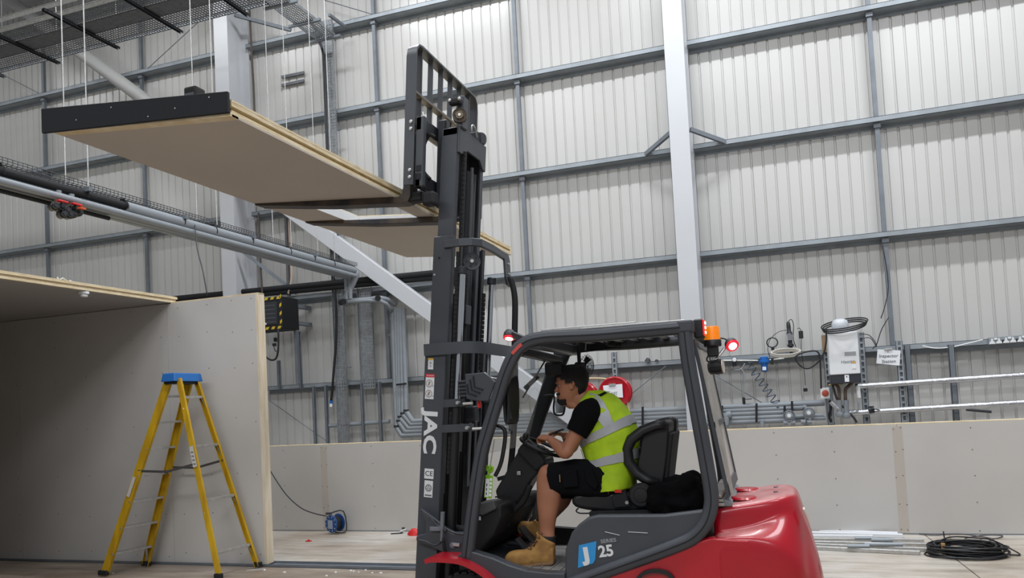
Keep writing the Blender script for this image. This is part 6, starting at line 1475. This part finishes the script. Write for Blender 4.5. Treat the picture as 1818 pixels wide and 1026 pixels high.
# compressed air set
ar_ = thing('air_line', [(-0.418,11.8,2.076)][0], 'thin compressed-air pipe with a gauge and regulator on the rail behind the forklift', 'air line')
MB().cyl([(-0.779,11.78,2.1)][0], [(-0.293,11.78,2.067)][0], .012, 8).build('air_pipe', m_alu, ar_); MB().cyl([(-0.138,11.78,2.065)][0], [(0.062,11.78,2.076)][0], .012, 8).build('air_pipe', m_alu, ar_)
gc_ = Vector([(-0.616,11.7,2.102)][0])
MB().lathe(gc_, (0, -1, 0), [(.035, -.03), (.037, 0), (.033, .005)], 18).build('gauge_case', m_dk2, ar_); MB().lathe(gc_ + Vector((0, -.006, 0)), (0, -1, 0), [(.030, 0), (.030, .003)], 18).build('gauge_face', m_paper, ar_)
MB().cyl([(-0.619,11.72,2.062)][0], [(-0.623,11.72,2.005)][0], .03, 12).build('regulator', m_black, ar_, smooth=40)
MB().tube([(-0.638,11.74,2.023),(-0.634,11.74,1.966),(-0.58,11.74,1.946),(-0.516,11.74,1.975),(-0.48,11.74,2.038)], .01, 6, smoothn=4).build('link_hose', m_pipe, ar_, smooth=True)
MB().tube([(-0.532,11.74,1.967),(-0.498,11.74,1.876),(-0.518,11.74,1.673),(-0.526,11.74,1.543)], .011, 6, smoothn=4).build('drop_hose', m_pipe, ar_, smooth=True)
MB().cyl([(-0.526,11.74,1.543)][0], [(-0.52,11.74,1.388)][0], .022, 10).build('valve', m_dk2, ar_); MB().bar([(-0.511,11.7,1.518)][0], [(-0.409,11.7,1.521)][0], .02, .01).build('lever', m_black, ar_)
MB().cyl([(-0.099,11.74,2.077)][0], [(-0.104,11.74,1.997)][0], .02, 10).build('small_valve', m_dk2, ar_)
bf = thing('air_filter', [(-0.225,11.74,1.9)][0], 'bright blue air filter on the thin pipe behind the forklift', 'filter')
MB().lathe([(-0.211,11.74,2.117)][0], (0, 0, -1), [(.045, 0), (.06, .01), (.06, .05), (.078, .055), (.078, .085), (.06, .09), (.045, .12), (.045, .2), (.03, .215)], 20).build('bowl', m_blue, bf, smooth=35)
MB().cbox([(-0.213,11.66,1.945)][0], (.05, .02, .05)).build('label', m_white, bf)
ch0, ch1 = Vector([(-0.434,11.76,2.035)][0]), Vector([(-0.05,11.76,1.39)][0]); pts = []
dd_ = (ch1 - ch0); A, B = ortho(dd_)
for k in range(8 * 12 + 1): t = k / 96; pts.append(ch0 + dd_ * t + (A * math.cos(k * math.tau / 12) + B * math.sin(k * math.tau / 12)) * .055)
tag(MB().tube(pts, .008, 6).build('coiled_air_hose', mat('slate_blue_hose', (74, 86, 104), .4), smooth=True), 'slate blue spiral air hose hanging diagonally down to the pipes', 'hose')
# things hung on nails: torch, magnifier, adapter, coil
td = thing('inspection_lamp', [(0.157,11.9,2.367)][0], 'black and chrome inspection lamp hanging on the cladding above the cable coil', 'lamp')
MB().lathe([(0.149,11.9,2.605)][0], (.04, 0, -1), [(.015, 0), (.026, .02), (.03, .08), (.028, .14), (.04, .16), (.04, .19), (.03, .2), (.03, .32), (.045, .33), (.045, .36), (.025, .37), (.022, .46), (.012, .5)], 14).build('body', m_dk2, td, smooth=35)
MB().lathe([(0.153,11.88,2.432)][0], (.04, 0, -1), [(.032, 0), (.032, .1)], 12).build('chrome_sleeve', m_chrome, td)
MB().tube([(0.149,11.9,2.605),(0.197,11.9,2.633),(0.221,11.9,2.542),(0.203,11.9,2.364),(0.232,11.9,2.232)], .006, 6, smoothn=4).build('lead', m_black, td)
mg = thing('magnifier', [(-0.089,11.9,2.263)][0], 'round magnifying ring on a black handle hanging left of the inspection lamp', 'magnifier')
mc = Vector([(-0.085,11.9,2.32)][0])
MB().tube([mc + Vector((.075*math.cos(t*.3927), 0, .07*math.sin(t*.3927))) for t in range(16)], .009, 8, closed=True).build('ring', m_dk2, mg, smooth=True)
MB().cyl(mc - Vector((0, 0, .07)), mc - Vector((-.01, 0, .17)), .024, 10).build('handle', m_black, mg)
MB().tube([(0.134,11.9,2.483),(0.033,11.9,2.475),(-0.055,11.9,2.425),(-0.122,11.9,2.348),(-0.153,11.9,2.227),(-0.129,11.9,2.11)], .005, 6, smoothn=4).build('lead', m_black, mg)
ad = thing('power_adapter', [(0.309,11.9,2.356)][0], 'small black power adapter with a plug dangling on a long lead', 'adapter')
MB().cbox([(0.312,11.9,2.404)][0], (.06, .04, .11)).build('brick', m_black, ad, bevel=.006)
MB().tube([(0.271,11.9,2.489),(0.295,11.9,2.503),(0.322,11.9,2.452)], .005, 6, smoothn=3).build('hook_lead', m_black, ad)
MB().tube([(0.316,11.9,2.355),(0.304,11.9,2.154),(0.323,11.9,1.869),(0.326,11.9,1.675)], .0045, 6, smoothn=3).build('lead', m_black, ad); MB().cbox([(0.322,11.9,1.611)][0], (.055, .05, .05)).build('plug', m_black, ad, bevel=.006)
cw_ = thing('cable_coil', [(0.085,11.74,2.089)][0], 'coil of white cable hanging flat on the rail right of the blue filter', 'cable'); cwc = Vector([(0.089,11.74,2.153)][0])
for k in range(6): MB().tube([cwc + Vector(((.19 + .006*(k % 3)) * math.cos(t*math.tau/24), .05 * math.sin(t*math.tau/24) - .004*k, .045 * math.sin(t*math.tau/24) + .008*(k-3))) for t in range(24)], .007, 6, closed=True).build('cable_turn', mat('cream_cable', (206, 202, 192), .5), cw_, smooth=True)
# hose reels
def reel(c, lb):
    c = Vector(c); t = thing('hose_reel', c - Vector((0, 0, .25)), lb, 'hose reel', 'red hose reels')
    MB().lathe(c, (0, -1, 0), [(.05, -.02), (.235, -.02), (.245, -.01), (.245, .0), (.225, .012), (.21, .004), (.12, .004), (.11, .02), (.05, .02)], 36).build('front_disc', m_red, t, smooth=30)
    MB().lathe(c + Vector((0, .14, 0)), (0, -1, 0), [(.05, -.01), (.24, -.01), (.245, .0), (.235, .01), (.05, .01)], 36).build('back_disc', m_red, t, smooth=30)
    MB().lathe(c + Vector((0, .12, 0)), (0, -1, 0), [(.19, 0), (.2, .02), (.19, .04), (.2, .06), (.19, .09)], 28).build('wound_hose', mat('cream_hose', (206, 184, 146), .6), t, smooth=40)
    return t
reel([(-2.367,11.55,1.714)][0], 'red hose reel with a white paper sheet on it, behind the driver'); reel([(-2.882,11.55,1.673)][0], 'red hose reel mostly hidden behind the driver\u2019s head')
tag(MB().tube([(-3.062,11.6,1.379),(-3.113,11.6,1.597),(-3.065,11.6,1.811),(-2.898,11.6,1.923),(-2.764,11.6,1.95),(-2.546,11.6,1.937),(-2.393,11.6,1.894)], .014, 8, smoothn=5).build('hose', mat('cream_hose', (206, 184, 146), .6), smooth=True), 'cream hose arching between the two red hose reels', 'hose')
tag(MB().tube([(-2.202,11.6,1.637),(-2.19,11.6,1.552),(-2.165,11.6,1.4)], .014, 8, smoothn=5).build('hose', mat('cream_hose', (206, 184, 146), .6), smooth=True), 'short cream hose hanging at the right of the red hose reels', 'hose')
tp = thing('paper_sign', [(-2.383,11.48,1.639)][0], 'white paper sheet clipped to the red hose reel, handwritten', 'sign')
MB().prism([(-2.522,1.828),(-2.231,1.837),(-2.23,1.636),(-2.51,1.654)], 11.48, 11.483, 'Y').build('sheet', m_paper, tp)
text('Test', .09, m_pencil, frame([(-2.396,11.478,1.707)][0], (1, 0, .03), (0, 0, 1)), tp, name='handwriting', shear=.15)
MB().cbox([(-2.378,11.47,1.833)][0], (.1, .01, .035)).build('clip', mat('grey_tape', (150, 154, 158), .5), tp)
# small items on the rail
for i, p in enumerate([(-1.891,11.85,2.167),(-1.756,11.85,2.15)]):
    tag(MB().lathe(p, (0, 0, 1), [(.05 - .02*i, 0), (.04 - .015*i, .02), (.02, .045 - .015*i), (.01, .05 - .015*i)], 10).build('fitting', m_dk2), ('larger' if i == 0 else 'smaller') + ' dark fitting lying on the rail above the hose reels', 'fitting')

# ================================================================ LADDER
ld = thing('stepladder', (-6.2, 6.8, 0), 'yellow fibreglass stepladder with a blue top, standing open by the grey board wall', 'ladder')
A0, A1 = Vector([(-6.996,6.525,0.02)][0]), Vector([(-6.17,6.66,2.082)][0])
B0_, B1_ = Vector([(-6.894,7.018,0.02)][0]), Vector([(-6.163,6.98,2.086)][0])
C0, C1 = Vector([(-5.495,6.528,0.02)][0]), Vector([(-6.043,6.66,2.075)][0])
D0, D1 = Vector([(-5.446,7.092,0.02)][0]), Vector([(-6.079,6.98,2.081)][0])
def stile(p, q, flip, w_=.085, t=.028):
    d = (q - p).normalized(); s = Vector((1, 0, 0)); s = (s - d * s.dot(d)).normalized(); n = d.cross(s).normalized() * flip
    mb = MB()
    mb.bar(p, q, w_, .006, up=n); 
    for k in (-1, 1): mb.bar(p + s * k * (w_ / 2 - .003) + n * t / 2, q + s * k * (w_ / 2 - .003) + n * t / 2, .006, t, up=n)
    return mb
for nm, (p, q, f_, w_) in dict(a=(A0, A1, 1, .09), b=(B0_, B1_, -1, .09), c=(C0, C1, 1, .055), d=(D0, D1, -1, .055)).items():
    ny = 1 if p.y < 6.9 else -1
    d = (q - p).normalized(); s = Vector((1, 0, 0)); s = (s - d * s.dot(d)).normalized(); n = d.cross(s); 
    fl_ = 1 if n.y * ny > 0 else -1
    o = stile(p, q, fl_, w_).build('stile', m_yellow, ld)
    MB().cbox(p + Vector((0, 0, .02)), (w_ + .03, .05, .05)).build('foot', m_rubber, o, bevel=.006)
for f_ in (.104, .237, .37, .503, .64, .775, .908):
    p, q = A0.lerp(A1, f_), B0_.lerp(B1_, f_)
    tr_ = MB().bar(p, q, .085, .022, up=(0, 0, 1)).build('tread', m_alu, ld, bevel=.002)
    if f_ < .15:
        for (a, b) in ((p.lerp(q, .12), A0.lerp(A1, .02)), (q.lerp(p, .12), B0_.lerp(B1_, .02))): MB().bar(a, b, .02, .006).build('tread_brace', m_alu, tr_)
for f_ in (.115, .375, .645, .9):
    p, q = C0.lerp(C1, f_), D0.lerp(D1, f_)
    tr_ = MB().bar(p, q, .04, .028, up=(0, 0, 1)).build('rear_rung', m_alu, ld, bevel=.002)
    for (a, b) in ((p.lerp(q, .1), C0.lerp(C1, f_ - .06)), (q.lerp(p, .1), D0.lerp(D1, f_ - .06))): MB().bar(a, b, .018, .005).build('rung_brace', m_alu, tr_)
m_sp = mat('dark_spreader', (86, 84, 82), .5, .4)
for (s0, s1, e0, e1, yo) in ((A0, A1, C0, C1, 0), (B0_, B1_, D0, D1, 0)):
    a, b = s0.lerp(s1, .53), e0.lerp(e1, .56); mid = a.lerp(b, .5) - Vector((0, 0, .045))
    mb = MB().bar(a, mid, .006, .025); o = mb.build('spreader', m_sp, ld); MB().bar(mid, b, .006, .025).build('spreader', m_sp, ld); MB().lathe(mid, (0, -1, 0), [(.02, -.01), (.02, .012)], 12).build('spreader_joint', m_sp, o)
cx = (A1.x + D1.x) / 2; zt = A1.z
cp_ = MB(); x0_, x1_ = A1.x - .05, D1.x + .045
y0_, y1_ = 6.60, 7.03
cp_.add([(x0_ + .015, y0_ + .015, zt + .055), (x1_ - .015, y0_ + .015, zt + .055), (x1_ - .015, y1_ - .015, zt + .055), (x0_ + .015, y1_ - .015, zt + .055), (x0_, y0_, zt - .035), (x1_, y0_, zt - .035), (x1_, y1_, zt - .035), (x0_, y1_, zt - .035)], [(0, 1, 2, 3), (7, 6, 5, 4), (0, 4, 5, 1), (1, 5, 6, 2), (2, 6, 7, 3), (3, 7, 4, 0)])
cp_.build('top_cap', mat('ladder_blue', (36, 104, 176), .45), ld, bevel=.008, seg=2)
MB().box((x0_ + .02, y0_ + .03, zt - .06), (x1_ - .02, y1_ - .03, zt - .036)).build('cap_bracket', m_blackm, ld)
# labels on the stiles
m_lab = mat('silver_label', (196, 194, 190), .5)
def lab(p, q, f0, f1, w_, dx=0):
    a, b = p.lerp(q, f0), p.lerp(q, f1); o = Vector((dx, -.012, 0)); return MB().bar(a + o, b + o, w_, .002, up=(0, 1, 0)).build('stile_label', m_lab, ld)
l1 = lab(C0, C1, .545, .65, .05); l2 = lab(A0, A1, .40, .5, .04, -.01)
for k in range(4): MB().cbox(C0.lerp(C1, .56 + k*.02) + Vector((0, -.0145, 0)), (.03, .001, .008)).build('label_print', m_ink, l1)

# ================================================================ CABLE REEL AND LITTER
cr_ = thing('cable_reel', [(-5.811,9.172,0)][0], 'blue cable reel on a black tube stand at the foot of the low partition', 'cable reel')
rc = Vector([(-5.82,9.14,0.141)][0]); ax_ = Vector((-.3, -1, 0)).normalized(); m_rb = mat('reel_blue', (24, 74, 138), .4)
MB().lathe(rc, ax_, [(.03, -.01), (.115, -.01), (.12, 0), (.112, .008), (.06, .012), (.03, .012)], 32).build('front_flange', m_rb, cr_, smooth=30)
MB().lathe(rc - ax_ * .13, ax_, [(.03, -.01), (.118, -.008), (.12, 0), (.03, .008)], 32).build('rear_flange', m_rb, cr_, smooth=30)
MB().lathe(rc - ax_ * .12, ax_, [(.085, 0), (.09, .03), (.085, .06), (.09, .11)], 24).build('wound_cable', m_black, cr_, smooth=40)
A, B = ortho(ax_)
for k in range(10): t = k * math.tau / 10; MB().bar(rc + ax_ * .011 + (A*math.cos(t) + B*math.sin(t)) * .085, rc + ax_ * .011 + (A*math.cos(t) + B*math.sin(t)) * .106, .008, .002, up=ax_).build('rib_mark', m_lab, cr_)
F_ = frame(rc + ax_ * .013, (1, -.3, 0), (0, 0, 1)); MB().box((-.05, -.065, 0), (.045, .05, .004), F_).build('socket_plate', mat('pale_blue_grey', (150, 164, 182), .5), cr_, bevel=.006)
mb = MB(); 
pts = [rc + Vector((-.02, -.03, .135)), rc + Vector((.0, .02, .145)), rc + Vector((.16, .06, .16)), rc + Vector((.17, .1, -.1)), rc + Vector((.12, .0, -.115)), rc + Vector((.0, .08, -.118))]
MB().tube(crv(pts, 3), .009, 8).build('stand_tube', m_dk2, cr_, smooth=True)
MB().cbox(rc + Vector((-.03, 0, .14)), (.09, .04, .03)).build('handle_grip', m_dk2, cr_, bevel=.008)
tag(MB().tube([(-6.862,9.2,0.958),(-6.714,9.2,0.736),(-6.539,9.2,0.516),(-6.32,9.2,0.345),(-6.099,9.2,0.268),(-5.923,9.2,0.237)], .008, 8, smoothn=5).build('trailing_cable', m_dk2, smooth=True), 'dark cable sagging from behind the board wall to the blue cable reel', 'cable')
sc_ = thing('debris', [(-5.841,8.634,0)][0], 'small red plastic scrap on the floor left of the cable reel', 'scrap'); q = Vector([(-5.841,8.634,0)][0])
MB().cbox(q + Vector((0, 0, .006)), (.07, .05, .012)).build('flat_piece', m_redp, sc_, bevel=.003); MB().cbox(q + Vector((0, 0, .018)), (.02, .03, .012)).build('nub', m_redp, sc_, bevel=.003)
q = Vector([(-5.229,7.178,0)][0]); tl_ = thing('hand_tool', q, 'small black tool lying on the floor by the track at the board wall\u2019s end', 'tool')
MB().bar(q + Vector((-.06, 0, .012)), q + Vector((.05, .01, .012)), .035, .02).build('handle', m_blackm, tl_, bevel=.004); MB().bar(q + Vector((.05, .01, .01)), q + Vector((.09, .02, .01)), .015, .01).build('tip', m_dk2, tl_)
q = Vector([(-4.87,9.248,0)][0]); tl_ = thing('hand_tool', q, 'trowel-like tool with a dark blade at the foot of the partition near the mast', 'tool')
MB().bar(q + Vector((-.09, -.05, .006)), q + Vector((.06, .0, .01)), .05, .006).build('blade', m_dk2, tl_); MB().cyl(q + Vector((.02, 0, .02)), q + Vector((.09, .04, .05)), .014, 10).build('handle', m_alu, tl_); MB().lathe(q + Vector((.04, .06, .05)), (0, 0, 1), [(.02, 0), (.025, .01), (.02, .02)], 12).build('knob', m_dk2, tl_)
q = Vector([(-4.591,9.132,0)][0])
def lump(c, rx, ry, rz, name, m, label, cat, seed=1, grp=None, n=10):
    random.seed(seed); mb = MB(); vs = []; R = 5
    rings = []
    for i in range(R + 1):
        a = math.pi / 2 * i / R; rings.append([Vector(c) + Vector((rx*math.cos(a)*math.cos(k*math.tau/n)*random.uniform(.8, 1.15), ry*math.cos(a)*math.sin(k*math.tau/n)*random.uniform(.8, 1.15), rz*math.sin(a))) for k in range(n)])
    return tag(mb.loft(rings).build(name, m, smooth=50), label, cat, grp)
lump(q, .09, .06, .09, 'plastic_bag', m_redp, 'crumpled red plastic bag by the partition, half hidden by the mast', 'bag', 4)
# white crumbs
random.seed(11); 
for i, p in enumerate([(-4.417,6.984,0),(-4.164,7.01,0),(-4.147,7.116,0),(-4.004,7,0),(-3.913,7.01,0),(-4.248,7.053,0),(-4.294,7.075,0),(-7.02,6.668,0),(-5.295,7.004,0),(-4.994,6.927,0),(-4.426,6.83,0)]):
    lump(Vector(p), random.uniform(.008, .022), .012, .008, 'board_crumb', m_paper, 'tiny white plasterboard crumb on the floor in front of the track', 'debris', i + 20, 'plasterboard crumbs on the floor', 6)
# ladder shadowless papers at ladder foot: thin wire scribbles
tag(MB().tube([Vector([(-5.395,6.995,0)][0]) + Vector((.09*math.cos(k*.8), .05*math.sin(k*1.1), .004)) for k in range(12)], .0025, 5, smoothn=3).build('wire_scrap', m_lab), 'thin pale wire tangled on the floor at the ladder\u2019s right foot', 'wire')

# ================================================================ TRUNKING LENGTHS, CABLE COILS
m_tr = mat('white_trunking', (216, 219, 224), .4, 0)
tl = [([(-0.147,9.518,0.02)][0], [(1.082,9.303,0.02)][0], .05, 'white trunking length against the partition foot, back one of the floor bundle', m_tr),
      ([(-0.147,9.368,0.02)][0], [(1.117,9.202,0.02)][0], .04, 'white trunking length just in front of the rearmost one', m_tr),
      ([(-0.145,9.117,0.02)][0], [(0.82,9.122,0.02)][0], .03, 'short white trunking length in the middle of the floor bundle', m_tr),
      ([(-0.029,8.951,0.02)][0], [(1.276,8.948,0.02)][0], .035, 'silver conduit length lying near the middle of the floor bundle', m_alu),
      ([(-0.031,8.786,0.02)][0], [(1.474,8.684,0.02)][0], .03, 'long silver conduit reaching towards the black cable coil', m_alu),
      ([(0.024,8.662,0.02)][0], [(1.305,8.445,0.02)][0], .035, 'silver conduit length in front, ending by the black cable coil', m_alu),
      ([(0.076,8.512,0.02)][0], [(1.147,8.297,0.02)][0], .035, 'frontmost silver conduit length of the floor bundle', m_alu)]
for a, b, w_, lb, m in tl:
    a, b = Vector(a), Vector(b); a.z = b.z = .02
    tag(MB().bar(a, b, w_ * 1.6, .038).build('trunking_length', m, bevel=.003), lb, 'trunking', 'trunking and conduit lengths on the floor')
cps = [(0.717,8.819,0.05),(0.866,8.731,0.05),(0.778,8.484,0.05),(0.925,8.492,0.05),(0.616,8.386,0.05)]
cl_ = ['conduit sleeve at the left of the bundle\u2019s middle', 'conduit sleeve right of the middle, upper row', 'conduit sleeve in the centre of the front row', 'conduit sleeve at the right of the front row', 'conduit sleeve at the left of the front row']
for p, lb in zip(cps, cl_):
    p = Vector(p); tag(MB().cyl((p.x - .1, p.y, .058), (p.x + .1, p.y + .01, .058), .018, 10).build('conduit_sleeve', m_galv, smooth=40), 'short grey ' + lb, 'sleeve', 'short sleeves lying on the bundle')
cc = Vector([(1.546,8.32,0)][0]); coil = thing('cable_coil', cc, 'flat coil of black cable lying on the floor at the right', 'cable')
random.seed(2)
for k in range(16):
    rx = random.uniform(.24, .34); ry = random.uniform(.17, .26); ox, oy = random.uniform(-.03, .03), random.uniform(-.03, .03); h = .012 + .006 * k * .9; ph = random.uniform(0, 6)
    MB().tube([cc + Vector((ox + rx*math.cos(t*math.tau/28), oy + ry*math.sin(t*math.tau/28), h + .012*math.sin(t*math.tau/14 + ph))) for t in range(28)], .009, 6, closed=True).build('cable_turn', m_black, coil, smooth=True)
MB().tube([cc + Vector((-.16, .1, .06)), cc + Vector((-.17, .11, .2))], .006, 6).build('cable_end', m_black, coil)
MB().tube([cc + Vector(p) for p in ((-.25, -.02, .12), (-.1, .1, .15), (.1, -.02, .16), (.22, .05, .13), (.38, .1, .04), (.42, -.02, .01), (.3, -.05, .02))], .007, 6, smoothn=5).build('cable_end', m_black, coil, smooth=True)
MB().cbox(cc + Vector((-.22, -.13, .07)), (.03, .03, .12)).build('tape_tie', mat('tan_tape', (170, 130, 80), .6), coil)
tag(MB().tube([(1.297,9.368,0.01),(1.438,9.305,0.01),(1.664,9.381,0.01),(1.846,9.254,0.01),(1.946,9.129,0.01),(2.059,9.295,0.01),(1.912,9.323,0.01),(1.697,9.15,0.01),(1.691,8.992,0.01),(1.797,8.905,0.01),(1.938,9.097,0.01)], .005, 6, smoothn=5).build('thin_wire', m_dk2, smooth=True), 'thin dark wire looping over the floor behind the black coil', 'wire')
tag(MB().tube([(1.577,9.31,0.01),(1.538,8.984,0.01),(1.554,8.802,0.01),(1.658,8.778,0.01),(1.782,8.996,0.01),(1.85,9.222,0.01)], .005, 6, smoothn=5).build('thin_wire', mat('brown_wire', (128, 104, 84), .6), smooth=True), 'thin brownish wire curving on the floor behind the black coil', 'wire')
# room side wall that carries the roof panel off to the left
sw_ = thing('board_wall', (-9.8, 4.65, 0), 'grey plasterboard front wall carrying the roof panel at the far left', 'wall')
for a, b in ((-13, -11.6), (-11.6, -10.4), (-10.4, -9.2), (-9.2, -8.0), (-8.0, -6.75)):
    MB().box((a + .0015, 4.6, .0), (b - .0015, 4.7, 2.985)).build('board_panel', m_board, sw_)
sw2 = thing('board_wall', (-12.9, 6, 0), 'grey plasterboard end wall closing the boarded room on the left', 'wall')
for a, b in ((4.71, 5.9), (5.9, 7.19)): MB().box((-13, a + .001, 0), (-12.9, b - .001, 2.985)).build('board_panel', m_board, sw2)
